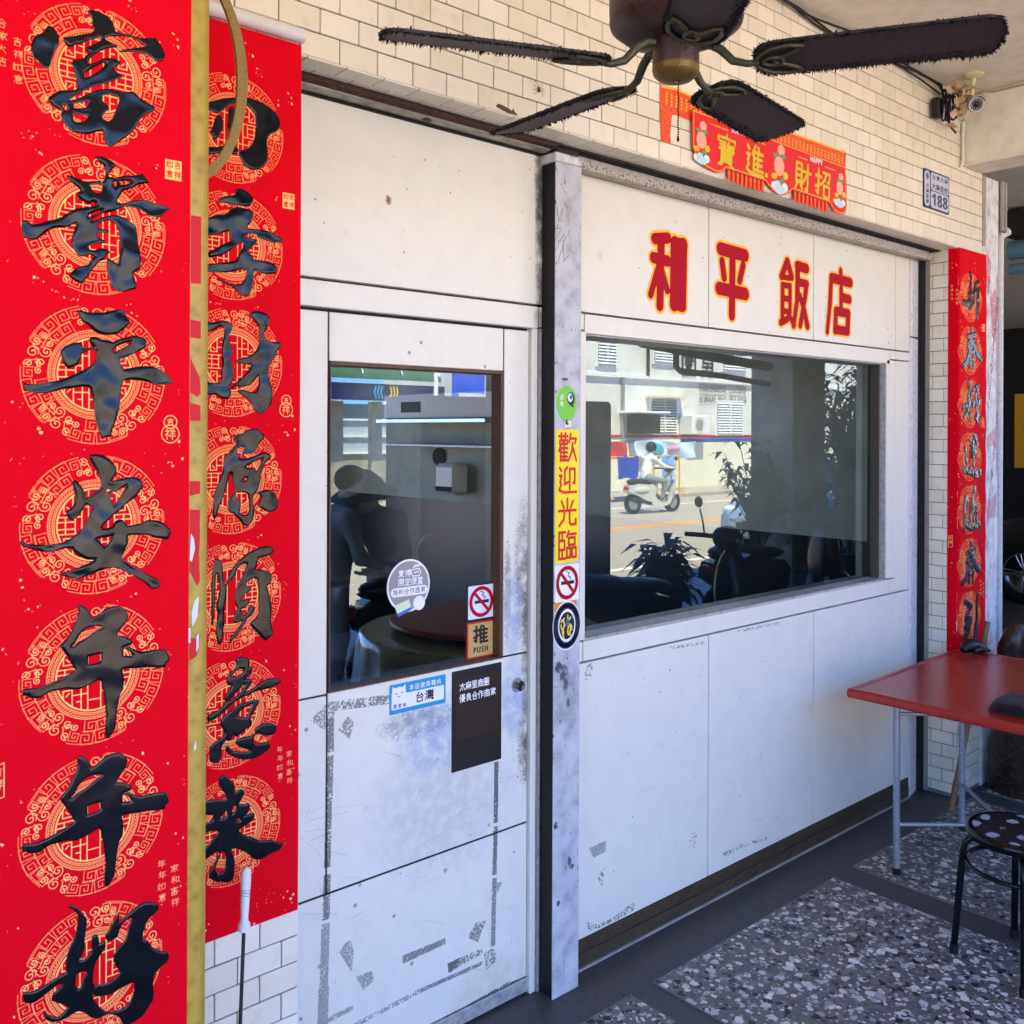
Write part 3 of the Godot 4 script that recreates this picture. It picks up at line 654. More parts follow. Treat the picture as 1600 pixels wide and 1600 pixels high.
	"yi": "13,129 26,128 40,125 47,120 47,103 55,99 53,89 44,80 37,75 47,76 55,72 53,64 48,56 40,49 37,45 51,49 66,56 80,62 95,67 114,65 125,60 130,54 125,50 114,47 99,44 84,43 66,43 51,39 37,35 23,32 9,26 -2,18 -12,10 -23,4 -33,-2 -53,-8 -53,9 -29,16 -19,22 -9,30 -12,34 -14,44 -9,50 1,59 3,66 -6,70 -9,78 -6,89 1,97 12,104 15,110 14,120|3,89 12,96 22,101 33,99 33,94 26,88 15,85 7,87|-2,33 9,43 19,51 30,61 37,65 33,55 26,47 16,40 5,34;-9,3 5,11 19,18 30,24 40,27 32,19 37,20 51,24 66,23 73,20 71,12 64,3 57,-8 50,-16 51,-22 55,-31 52,-37 44,-39 37,-42 30,-48 21,-52 14,-53 9,-48 6,-51 2,-60 -3,-59 -8,-56 -15,-63 -20,-70 -20,-82 -22,-96 -27,-103 -36,-103 -48,-95 -48,-64 -33,-54 -24,-50 -15,-46 -12,-41 -15,-32 -21,-22 -22,-12 -19,-5 -14,1|16,-5 23,2 33,9 44,12 55,15 51,5 46,-4 41,-13 30,-11 23,-8;61,-47 66,-41 77,-37 92,-36 106,-41 116,-48 118,-55 114,-65 103,-68 92,-67 81,-63 70,-57 63,-56;13,-66 16,-60 27,-58 41,-58 52,-59 57,-55 63,-58 59,-64 59,-74 63,-79 74,-82 84,-81 96,-83 101,-91 98,-99 88,-105 74,-111 59,-113 41,-112 23,-106 9,-98 -5,-87 -10,-77 -10,-71 -5,-68 0,-76 9,-85 23,-89 37,-93 50,-94 48,-90 37,-86 27,-80 18,-73",
	"lai": "-22,134 -14,134 -6,128 1,119 11,109 13,98 13,87 21,90 27,93 35,87 37,79 31,71 23,58 35,55 47,54 51,48 49,39 43,31 35,29 47,28 59,29 63,24 59,14 51,8 39,4 27,0 23,-3 31,-12 43,-21 59,-29 71,-38 88,-43 104,-47 121,-58 135,-62 135,-68 127,-77 112,-78 96,-81 84,-85 71,-85 59,-78 51,-68 43,-60 31,-51 20,-44 6,-38 6,-49 12,-64 14,-76 12,-90 12,-105 6,-114 -5,-114 -19,-108 -30,-105 -38,-99 -49,-88 -46,-76 -38,-64 -31,-52 -23,-43 -27,-36 -38,-39 -53,-45 -72,-50 -87,-50 -83,-36 -64,-27 -46,-11 -35,0 -27,9 -38,14 -57,14 -72,22 -65,34 -39,38 -39,49 -57,54 -76,69 -72,83 -54,85 -35,84 -20,80 -8,77 -8,85 -12,93 -20,104 -26,116 -26,127|7,57 15,57 15,49 11,43 7,40|-23,37 -16,44 -6,51 -6,40 -12,36|15,23 23,27 27,20 23,18|-34,-76 -30,-64 -23,-50 -17,-39 -11,-43 -8,-58 -9,-76 -15,-87 -27,-86",
}
# the shop name in millimetres from the lower left corner of the fascia, half width in front
const SIGN := {
	"he": "21:369,293 439,305;20:404,298 398,54;21:362,224 440,221;15:395,206 347,90;15:408,182 439,114;26:483,293 479,66;24:530,295 524,65;24:483,291 532,292;24:477,71 525,65",
	"ping": "26:759,307 918,301;20:836,297 833,54;17:768,261 782,197;17:906,261 883,197;26:751,153 921,148",
	"fan": "17:1218,315 1177,246;17:1218,315 1252,251;12:1192,245 1234,245;14:1185,212 1184,57;13:1185,212 1240,212;13:1240,215 1240,112;13:1186,157 1240,156;13:1186,104 1241,103;15:1173,54 1220,72;14:1230,90 1273,52;22:1297,304 1364,300;18:1297,307 1296,164;15:1296,164 1267,49;18:1303,236 1368,234;16:1366,231 1353,169;15:1353,169 1319,53;15:1315,178 1348,121;17:1348,121 1375,54",
	"dian": "15:1645,323 1646,285;23:1572,283 1728,278;16:1566,277 1556,164;14:1556,164 1535,42;15:1650,245 1650,147;21:1662,205 1720,201;17:1606,137 1601,50;21:1609,139 1711,137;19:1711,134 1706,54;21:1604,57 1706,55",
}


func _ready() -> void:
	rng.seed = 7
	# ---- camera: level, the lens shifted down
	var cam := Camera3D.new()
	cam.name = "camera"
	add_child(cam)
	cam.projection = Camera3D.PROJECTION_FRUSTUM
	cam.near = 0.05
	cam.far = 200.0
	cam.size = 0.05 * 1600.0 / 1489.3
	cam.frustum_offset = Vector2(0.0, -0.05 * (800.0 - 672.7) / 1489.3)
	var yaw := 0.850178
	var fwd := Vector3(cos(yaw), 0, -sin(yaw))
	var rgt := Vector3(sin(yaw), 0, cos(yaw))
	var roll := 0.00437
	var r2 := rgt * cos(roll) + Vector3.UP * sin(roll)
	var u2 := Vector3.UP * cos(roll) - rgt * sin(roll)
	cam.transform = Transform3D(Basis(r2, u2, -fwd), EYE)
	cam.current = true
	# ---- sky, sun, exposure
	var we := WorldEnvironment.new()
	we.name = "world_environment"
	var env := Environment.new()
	env.background_mode = Environment.BG_SKY
	var sk := ProceduralSkyMaterial.new()
	sk.sky_top_color = Color(0.22, 0.50, 0.95)
	sk.sky_horizon_color = Color(0.58, 0.79, 1.0)
	sk.sky_curve = 0.2
	sk.ground_bottom_color = Color(0.35, 0.33, 0.3)
	sk.ground_horizon_color = Color(0.6, 0.6, 0.58)
	sk.sun_angle_max = 8.0
	sk.energy_multiplier = 0.86
	var sky := Sky.new()
	sky.sky_material = sk
	env.sky = sky
	env.tonemap_mode = Environment.TONE_MAPPER_LINEAR
	env.tonemap_exposure = EXPOSURE
	env.sdfgi_enabled = true
	env.ssao_enabled = true
	env.ssil_enabled = true
	we.environment = env
	add_child(we)
	var sun := DirectionalLight3D.new()
	sun.name = "sun"
	sun.light_energy = 1.6
	sun.light_color = Color(1.0, 0.91, 0.72)
	sun.light_angular_distance = 0.5
	sun.shadow_enabled = true
	add_child(sun)
	sun.look_at_from_position(Vector3.ZERO, Vector3(0.22, -0.88, 0.42), Vector3.UP)
	materials()
	# ---- the large structure
	floors()
	walls()
	door_unit()
	post()
	window_unit()
	far_pier()
	room_inside()
	street()
	# ---- things
	couplets()
	signs_and_stickers()
	ceiling_fan()
	ceiling_bits()
	table_and_stool()
	small_things()
	street_things()


const EXPOSURE := 7.0


func materials() -> void:
	var n1 := noise(0.012, 5, 3)
	M.paint = veined(ramp_image(n1, [[0.0, Color(0.875, 0.865, 0.80)], [0.45, Color(0.89, 0.88, 0.815)], [1.0, Color(0.90, 0.89, 0.825)]]), 0.9, 0.38)
	M.groove = plain(Color(0.06, 0.06, 0.07), 0.6)
	M.gap = plain(Color(0.035, 0.035, 0.04), 0.7)
	M.grout = plain(Color(0.42, 0.43, 0.44), 0.9)
	M.tiles = []
	for i in 5:
		var t: float = [0.0, 0.012, -0.014, 0.02, -0.022][i]
		var im := ramp_image(noise(0.02, 4, 20 + i), [[0.0, Color(0.85 + t, 0.815 + t, 0.72 + t * 1.4)], [0.3, Color(0.895 + t, 0.865 + t, 0.775 + t * 1.4)], [1.0, Color(0.91 + t, 0.88 + t, 0.79 + t * 1.4)]], 256)
		M.tiles.append(veined(im, 0.5, 0.32 + 0.04 * i, 0.05))
	M.steel = veined(ramp_image(noise(0.02, 4, 5), [[0.0, Color(0.42, 0.40, 0.36)], [0.5, Color(0.60, 0.58, 0.54)], [1.0, Color(0.68, 0.67, 0.63)]]), 0.7, 0.42, 0.0, 0.55)
	M.alu = veined(ramp_image(noise(0.03, 4, 6), [[0.0, Color(0.55, 0.54, 0.52)], [0.5, Color(0.70, 0.69, 0.67)], [1.0, Color(0.76, 0.76, 0.74)]]), 0.6, 0.4, 0.0, 0.3)
	M.rust = veined(ramp_image(noise(0.03, 5, 8), [[0.0, Color(0.16, 0.07, 0.04)], [0.6, Color(0.30, 0.16, 0.11)], [1.0, Color(0.42, 0.28, 0.2)]]), 0.3, 0.85)
	M.lip = veined(ramp_image(noise(0.05, 5, 9), [[0.0, Color(0.35, 0.2, 0.1)], [0.30, Color(0.5, 0.36, 0.24)], [0.38, Color(0.68, 0.66, 0.62)], [1.0, Color(0.76, 0.75, 0.72)]]), 0.35, 0.55)
	M.plaster = veined(ramp_image(noise(0.02, 5, 10), [[0.0, Color(0.86, 0.83, 0.74)], [0.5, Color(0.90, 0.88, 0.80)], [1.0, Color(0.93, 0.91, 0.84)]]), 1.1, 0.8, 0.15)
	M.white_wash = veined(ramp_image(noise(0.025, 5, 11), [[0.0, Color(0.62, 0.60, 0.56)], [0.28, Color(0.80, 0.79, 0.77)], [1.0, Color(0.90, 0.90, 0.89)]]), 0.5, 0.7, 0.25)
	M.skirt = veined(wood_image(Color(0.20, 0.16, 0.11), Color(0.33, 0.28, 0.20), 31), 0.5, 0.45)
	M.wood_trim = veined(wood_image(Color(0.26, 0.16, 0.09), Color(0.42, 0.28, 0.17), 32), 0.3, 0.5)
	M.black = plain(Color(0.05, 0.05, 0.055), 0.45)
	M.dark = veined(ramp_image(noise(0.03, 4, 12), [[0.0, Color(0.10, 0.095, 0.09)], [1.0, Color(0.22, 0.21, 0.20)]]), 0.4, 0.8, 0.2)
	M.gloss_black = plain(Color(0.018, 0.018, 0.02), 0.22)
	M.gloss_black.metallic_specular = 0.36
	M.gloss_black.clearcoat_enabled = true
	M.gloss_black.clearcoat = 0.2
	M.gloss_black.clearcoat_roughness = 0.12
	M.red_paint = plain(Color(0.68, 0.03, 0.13), 0.6)
	M.red_paint.metallic_specular = 0.25
	M.yellow_line = plain(Color(0.99, 0.72, 0.10), 0.45)
	M.white_print = plain(Color(0.92, 0.92, 0.92), 0.5)
	M.black_print = plain(Color(0.07, 0.07, 0.08), 0.5)
	M.gold_print = plain(Color(0.90, 0.80, 0.14), 0.45)
	M.chrome = plain(Color(0.72, 0.72, 0.72), 0.22, 1.0)
	M.grey_pipe = veined(ramp_image(noise(0.04, 4, 13), [[0.0, Color(0.45, 0.46, 0.47)], [0.5, Color(0.62, 0.64, 0.66)], [1.0, Color(0.72, 0.74, 0.76)]]), 0.25, 0.38, 0.0, 0.4)
	# mirror film on the panes: a quarter of the light comes back, the rest passes
	M.glass = plain(Color(0.84, 0.92, 0.93, GLASS_SHINE), 0.0, 1.0)
	M.glass.transparency = BaseMaterial3D.TRANSPARENCY_ALPHA
	var one := Image.create(2, 2, false, Image.FORMAT_RGBA8)
	one.fill(Color(1, 1, 1, 1))
	M.glass.albedo_texture = tex(one)
	M.glass.roughness = 0.0
	M.asphalt = veined(ramp_image(noise(0.2, 3, 14), [[0.0, Color(0.62, 0.575, 0.52)], [1.0, Color(0.71, 0.665, 0.60)]]), 3.0, 0.9)
	M.concrete = veined(ramp_image(noise(0.02, 5, 15), [[0.0, Color(0.52, 0.50, 0.47)], [1.0, Color(0.70, 0.68, 0.64)]]), 2.0, 0.9, 0.3)
	M.leaf = plain(Color(0.13, 0.24, 0.09), 0.5)
	M.blue = plain(Color(0.05, 0.22, 0.62), 0.5)


const GLASS_SHINE := 0.2


func wood_image(a: Color, b: Color, sd: int) -> Image:
	var f := noise(0.015, 3, sd)
	var s := 512
	var o := Image.create(s, s, false, Image.FORMAT_RGB8)
	for y in s:
		for x in s:
			var w := f.get_noise_2d(x * 0.35, y * 2.2) * 3.0 + f.get_noise_2d(x * 1.5, y * 30.0) * 0.6
			var t: float = 0.5 + 0.5 * sin(w * 5.0)
			o.set_pixel(x, y, a.lerp(b, t * 0.8 + 0.2 * (0.5 + f.get_noise_2d(x, y))))
	return o


# ------------------------------------------------------------------ floor
func terrazzo_image() -> Image:
	var s := 1536
	var r := RandomNumberGenerator.new()
	r.seed = 41
	var g := noise(0.02, 4, 42).get_seamless_image(s, s)
	g.convert(Image.FORMAT_L8)
	var gd := g.get_data()
	var d := PackedByteArray()
	d.resize(s * s * 3)
	for i in s * s:
		var k := 92 + (gd[i] - 128) / 6 + (i * 7919 + (i >> 7) * 104729) % 23
		d[i * 3] = k
		d[i * 3 + 1] = k - 7
		d[i * 3 + 2] = k - 17
	var kinds := [[0.86, 0.82, 0.74], [0.78, 0.76, 0.71], [0.62, 0.60, 0.57], [0.48, 0.46, 0.43], [0.38, 0.36, 0.34], [0.10, 0.10, 0.11], [0.17, 0.16, 0.16]]
	for i in 6200:
		var big := r.randf()
		var rad: float = lerp(3.5, 9.0, r.randf()) if big < 0.5 else lerp(9.0, 24.0, pow(r.randf(), 1.5))
		var kd: Array = kinds[[0, 0, 1, 1, 2, 3, 4, 5, 6, 3, 4][r.randi() % 11]]
		var o := Vector2(r.randf() * s, r.randf() * s)
		var k := 5 + r.randi() % 3
		var dirs := []
		var lim := []
		for j in k:
			dirs.append(Vector2.from_angle(TAU * (j + r.randf() * 0.7) / k))
			lim.append(rad * r.randf_range(0.55, 1.0))
		var tone := r.randf_range(0.86, 1.08)
		var cr := int(clamp(kd[0] * tone, 0.0, 1.0) * 255)
		var cg := int(clamp(kd[1] * tone, 0.0, 1.0) * 255)
		var cb := int(clamp(kd[2] * tone, 0.0, 1.0) * 255)
		var q := int(rad) + 1
		for y in range(-q, q + 1):
			for x in range(-q, q + 1):
				var ok := true
				for j in k:
					if x * dirs[j].x + y * dirs[j].y > lim[j]:
						ok = false
						break
				if ok:
					var at := (posmod(int(o.y) + y, s) * s + posmod(int(o.x) + x, s)) * 3
					d[at] = cr
					d[at + 1] = cg
					d[at + 2] = cb
	return Image.create_from_data(s, s, false, Image.FORMAT_RGB8, d)

func fine_terrazzo() -> Image:
	var s := 512
	var r := RandomNumberGenerator.new()
	r.seed = 43
	var o := Image.create(s, s, false, Image.FORMAT_RGB8)
	for y in s:
		for x in s:
			var k := 0.20 + 0.12 * r.randf() * r.randf()
			if r.randf() < 0.16:
				k = r.randf_range(0.25, 0.5)
			o.set_pixel(x, y, Color(k * 1.04, k, k * 0.94))
	return o

func floors() -> void:
	var fine := veined(fine_terrazzo(), 0.75, 0.5)
	var coarse := veined(terrazzo_image(), 1.15, 0.5)
	var strip := plain(Color(0.42, 0.40, 0.36), 0.5)
	var root := bx("floor", Vector3(-8, -0.15, -9), Vector3(30, 0, 3.6), fine)
	root.set_meta("kind", "structure")
	var edges := [-1.47, -0.16, -0.05, 1.06, 1.165, 2.292, 2.402, 3.515, 3.665, 4.78, 4.93, 6.05, 6.2, 7.3, 7.45, 8.55, 8.7, 9.8]
	for i in range(0, edges.size(), 2):
		for row in 2:
			var z0 := 0.047 + row * 1.62
			var lo := Vector3(edges[i], 0.0, z0)
			var hi := Vector3(edges[i + 1], 0.004, z0 + 1.47)
			bx("terrazzo_panel", lo, hi, coarse, root)
			var b := MB.new()
			b.box(Vector3(lo.x - 0.003, 0, lo.z - 0.003), Vector3(hi.x + 0.003, 0.0046, lo.z))
			b.box(Vector3(lo.x - 0.003, 0, lo.z), Vector3(lo.x, 0.0046, hi.z))
			b.box(Vector3(hi.x, 0, lo.z), Vector3(hi.x + 0.003, 0.0046, hi.z))
			part("divider_strip", b, strip, root)


# ------------------------------------------------------------------ tiled walls
const PITCH := Vector2(0.1114, 0.0629)

func tile_boxes(lo: Vector2, hi: Vector2, org: Vector2) -> Array:
	var r := []
	var j0 := int(floor((lo.y - org.y) / PITCH.y))
	var j1 := int(ceil((hi.y - org.y) / PITCH.y))
	for j in range(j0, j1 + 1):
		var y0: float = max(lo.y, org.y + j * PITCH.y + 0.0016)
		var y1: float = min(hi.y, org.y + (j + 1) * PITCH.y - 0.0016)
		if y1 - y0 < 0.008:
			continue
		var sh := 0.5 if posmod(j, 2) == 1 else 0.0
		var i0 := int(floor((lo.x - org.x) / PITCH.x)) - 1
		var i1 := int(ceil((hi.x - org.x) / PITCH.x)) + 1
		for i in range(i0, i1 + 1):
			var x0: float = max(lo.x, org.x + (i + sh) * PITCH.x + 0.0014)
			var x1: float = min(hi.x, org.x + (i + 1 + sh) * PITCH.x - 0.0014)
			if x1 - x0 > 0.008:
				r.append(Rect2(x0, y0, x1 - x0, y1 - y0))
	return r

func lay_tiles(root: Node3D, rects: Array, at: Transform3D, most := 9999) -> void:
	var shared := {}
	var rest := MB.new()
	var k := 0
	for rc in rects:
		var c: Vector2 = rc.get_center()
		if k < most:
			var key := Vector2i(int(round(rc.size.x * 2000)), int(round(rc.size.y * 2000)))
			if not shared.has(key):
				var b := MB.new()
				b.box(Vector3(-rc.size.x / 2, -rc.size.y / 2, -0.006), Vector3(rc.size.x / 2, rc.size.y / 2, 0.0), 0.0016)
				shared[key] = b.mesh()
			var o := put("tile", shared[key], M.tiles[rng.randi() % 5], root)
			var tilt := Basis.from_euler(Vector3(rng.randfn(0, 0.004), rng.randfn(0, 0.004), 0))
			o.transform = at * Transform3D(tilt, Vector3(c.x, c.y, 0.002 + rng.randfn(0, 0.0003)))
		else:
			rest.xf = at * Transform3D(Basis(), Vector3(c.x, c.y, 0.002))
			rest.box(Vector3(-rc.size.x / 2, -rc.size.y / 2, -0.006), Vector3(rc.size.x / 2, rc.size.y / 2, 0.0), 0.0016)
		k += 1
	if rest.v.size():
		var o := part("tile", rest, M.tiles[0], root)
		o.set_meta("kind", "stuff")

func in_frame(p: Vector3) -> bool:
	var d := p - EYE
	var z := d.x * 0.66 - d.z * 0.7513
	var x := d.x * 0.7513 + d.z * 0.66
	return z > 0.1 and abs(x / z) < 0.57 and d.y / z < 0.48 and d.y / z > -0.65

func walls() -> void:
	# the tiled band over door and window, with its soffit
	var w := thing("tiled_wall", "cream tiled wall band above the door and the shop window", "wall")
	var b := MB.new()
	b.box(Vector3(0.3, 2.708, -0.28), Vector3(5.0, 3.52, -0.003))
	part("mortar", b, M.grout, w)
	var rects := tile_boxes(Vector2(0.80, 2.7085), Vector2(4.998, 3.459), Vector2(1.242, 2.7085))
	var vis := []
	var hid := []
	for rc in rects:
		var c: Vector2 = rc.get_center()
		if in_frame(Vector3(c.x, c.y, 0)):
			vis.append(rc)
		else:
			hid.append(rc)
	vis.sort_custom(func(p, q): return p.position.x < q.position.x)
	lay_tiles(w, vis + hid, Transform3D(), min(300, vis.size()))
	# soffit: z runs along "up"
	var sf := MB.new()
	sf.box(Vector3(1.13, 2.7, -0.30), Vector3(4.735, 2.7078, -0.0885))
	part("mortar", sf, M.dark, w)
	var so := tile_boxes(Vector2(1.135, -0.0885), Vector2(4.735, 0.0), Vector2(1.21, -0.0629 * 2 + 0.0))
	var down := Transform3D(Basis(Vector3(1, 0, 0), Vector3(0, 0, 1), Vector3(0, -1, 0)), Vector3(0, 2.708, 0))
	so.sort_custom(func(p, q): return p.position.x < q.position.x)
	var us := thing("tiled_soffit", "grubby tiled underside of the wall band above the door", "wall")
	lay_tiles(us, so, down)
	# the pier behind the second couplet
	var l := thing("tiled_pier", "white tiled pier beside the door behind the long red couplet", "wall")
	b = MB.new()
	b.box(Vector3(0.3, 0, -0.28), Vector3(1.135, 2.708, -0.003))
	part("mortar", b, M.grout, l)
	lay_tiles(l, tile_boxes(Vector2(0.80, 0.01), Vector2(1.137, 0.80), Vector2(0.87, 0.012)), Transform3D())
	# the narrow column in front of it, painted yellow
	var rect := MB.new()
	var poly := []
	for k in 7:
		var a := PI * 0.5 * k / 6
		poly.append(Vector3(0.785 - 0.025 + 0.025 * sin(a), 0, 0.292 - 0.025 + 0.025 * cos(a)))
	poly.append(Vector3(0.785, 0, 0.0))
	poly.append(Vector3(0.30, 0, 0.0))
	poly.append(Vector3(0.30, 0, 0.292))
	poly.reverse()
	rect.prism(poly, Vector3(0, 3.459, 0))
	var col := thing("column", "ochre yellow painted column carrying the nearest red couplet", "column")
	part("shaft", rect, veined(ramp_image(noise(0.02, 5, 50), [[0.0, Color(0.56, 0.45, 0.14)], [0.4, Color(0.68, 0.565, 0.20)], [1.0, Color(0.74, 0.62, 0.25)]]), 0.5, 0.45, 0.1), col)
	# what is left of painted red characters on it, mostly under the couplet
	var rp := MB.new()
	for q in ["742,2210 766,2210 768,2204 768,2085 764,2080 742,2080", "742,2010 769,2008 772,2000 772,1980 768,1974 742,1976", "742,1935 760,1900 770,1880 768,1868 756,1862 742,1870", "742,1850 768,1846 772,1838 772,1822 766,1816 742,1816", "742,1700 768,1700 772,1690 770,1676 742,1672", "742,1646 762,1644 768,1636 768,1588 760,1560 768,1520 766,1506 756,1498 742,1530", "742,1400 756,1396 762,1380 756,1362 742,1356"]:
		var p := P2(q)
		for i in p.size():
			p[i] = p[i] * 0.001
			p[i].x = min(p[i].x, 0.762)
		rp.slab(p, 0.2905, 0.2928)
	part("painted_character", rp, plain(Color(0.78, 0.03, 0.09), 0.7), col)
	var pw := MB.new()
	for q in ["744,1600 750,1590 752,1570 746,1545 742,1550", "752,1470 764,1478 758,1440 748,1420 746,1446", "756,1400 768,1406 764,1380 756,1370", "738,1420 744,1418 744,1390 738,1392", "752,1190 756,1200 757,1186 753,1180"]:
		var p := P2(q)
		for i in p.size():
			p[i] = p[i] * 0.001
			p[i].x = min(p[i].x, 0.7605)
		pw.slab(p, 0.2905, 0.2932)
	part("paper_scrap", pw, plain(Color(0.82, 0.84, 0.86), 0.8), col)
	# ceiling, beam, the unseen storey above, its height set for the sun shadow
	b = MB.new()
	b.box(Vector3(-8, 3.459, -9), Vector3(30, 3.62, 3.5))
	struct("ceiling", b, M.plaster)
	var up := thing("unseen_upper_storey", "unseen upper part of the restaurant building, its height set to shade the kerb", "building")
	bx("wall", Vector3(-8, 3.62, -9), Vector3(30, 4.3, 3.5), M.concrete, up)
	bx("roof_edge", Vector3(-8.2, 4.3, -9.2), Vector3(30.2, 4.45, 3.6), M.concrete, up)
	bx("fascia", Vector3(-8, 3.2, 3.3), Vector3(30, 3.459, 3.5), M.plaster, up)
	var beam := thing("ceiling_beam", "cream plastered ceiling beam running out from the tiled wall", "beam")
	bx("plaster", Vector3(4.762, 3.112, -0.002), Vector3(4.985, 3.458, 3.4), M.plaster, beam, 0.012)


# ------------------------------------------------------------------ painted sheet with wear and some painted light of its own shape
class Sheet:
	var im: Image
	var lo: Vector2
	var k: float
	var nz: FastNoiseLite
	var nf: FastNoiseLite

	func _init(l: Vector2, h: Vector2, px: float, base: Image, sd: int) -> void:
		lo = l
		k = px
		im = Image.create(int((h.x - l.x) * px), int((h.y - l.y) * px), false, Image.FORMAT_RGB8)
		for y in range(0, im.get_height(), base.get_height()):
			for x in range(0, im.get_width(), base.get_width()):
				im.blit_rect(base, Rect2i(0, 0, base.get_width(), base.get_height()), Vector2i(x, y))
		nz = FastNoiseLite.new()
		nz.seed = sd
		nz.frequency = 0.02
		nz.fractal_octaves = 5
		nf = FastNoiseLite.new()
		nf.seed = sd + 1
		nf.frequency = 0.09
		nf.fractal_octaves = 4

	func px(p: Vector2) -> Vector2:
		return Vector2((p.x - lo.x) * k, im.get_height() - (p.y - lo.y) * k)

	# soft patch of speckled dirt or painted light; amount grows to the middle
	func grime_or_light(at: Vector2, r: Vector2, col: Color, most: float, speck := 0.5) -> void:
		var c := px(at)
		for y in range(max(0, int(c.y - r.y * k)), min(im.get_height(), int(c.y + r.y * k))):
			for x in range(max(0, int(c.x - r.x * k)), min(im.get_width(), int(c.x + r.x * k))):
				var e := Vector2((x - c.x) / (r.x * k), (y - c.y) / (r.y * k)).length()
				if e < 1.0:
					var f := 1.0 - e * e
					var s: float = smoothstep(0.55 - f * 0.75, 0.75 - f * 0.55, 0.5 + 0.9 * nf.get_noise_2d(x, y))
					var w: float = most * (f * (1.0 - speck) + s * speck * sqrt(f)) * clamp(0.75 + nz.get_noise_2d(x, y), 0.0, 1.0)
					im.set_pixel(x, y, im.get_pixel(x, y).lerp(col, clamp(w, 0.0, 1.0)))

	# torn gluey remains of tape inside a polygon
	func tape(poly: PackedVector2Array, col: Color, hold := 0.2, rib := 0.0) -> void:
		var q := PackedVector2Array()
		var a := Vector2(1e9, 1e9)
		var b := -a
		for p in poly:
			q.append(px(p))
			a = a.min(q[-1])
			b = b.max(q[-1])
		for y in range(max(0, int(a.y)), min(im.get_height(), int(b.y) + 1)):
			for x in range(max(0, int(a.x)), min(im.get_width(), int(b.x) + 1)):
				if Geometry2D.is_point_in_polygon(Vector2(x, y), q):
					var t := nf.get_noise_2d(x * 1.3, y * 1.3) + 0.4 * nz.get_noise_2d(x * 2.0, y * 0.6)
					if t > -hold:
						var sh := 0.85 + 0.5 * nf.get_noise_2d(x * 2.5 + 99.0, y * 2.5)
						var w: float = 0.66 + 0.08 * sin((x + y) * rib)
						im.set_pixel(x, y, im.get_pixel(x, y).lerp(Color(col.r * sh, col.g * sh, col.b * sh), clamp(w, 0.0, 0.95)))

	func band(a: Vector2, b: Vector2, w: float, col: Color, hold := 0.2) -> void:
		var d := (b - a).normalized().orthogonal() * w * 0.5
		tape(PackedVector2Array([a - d, b - d, b + d, a + d]), col, hold)

	func scratch(a: Vector2, b: Vector2, col: Color, w := 0.5, alpha := 0.5) -> void:
		var p := px(a)
		var q := px(b)
		var n := int(p.distance_to(q)) + 1
		for i in n:
			var t := p.lerp(q, float(i) / n)
			t += Vector2(nz.get_noise_2d(i * 2.0, p.x), nz.get_noise_2d(p.y, i * 2.0)) * 3.0
			for o in [Vector2.ZERO, Vector2(w, 0)]:
				var z := Vector2i(t + o)
				if z.x >= 0 and z.y >= 0 and z.x < im.get_width() and z.y < im.get_height():
					im.set_pixel(z.x, z.y, im.get_pixel(z.x, z.y).lerp(col, alpha))


func paint_base(sd: int) -> Image:
	return ramp_image(noise(0.012, 5, sd), [[0.0, Color(0.875, 0.865, 0.80)], [0.45, Color(0.89, 0.88, 0.815)], [1.0, Color(0.90, 0.89, 0.825)]])

func sheet_panel(called: String, lo: Vector3, hi: Vector3, sh: Sheet, mat: Material, parent: Node, bev := 0.002) -> MeshInstance3D:
	var b := MB.new()
	b.box(lo, hi, bev)
	var w := sh.im.get_width() / sh.k
	var h := sh.im.get_height() / sh.k
	for i in b.v.size():
		b.u[i] = Vector2((b.v[i].x - sh.lo.x) / w, 1.0 - (b.v[i].y - sh.lo.y) / h)
	return part(called, b, mat, parent)

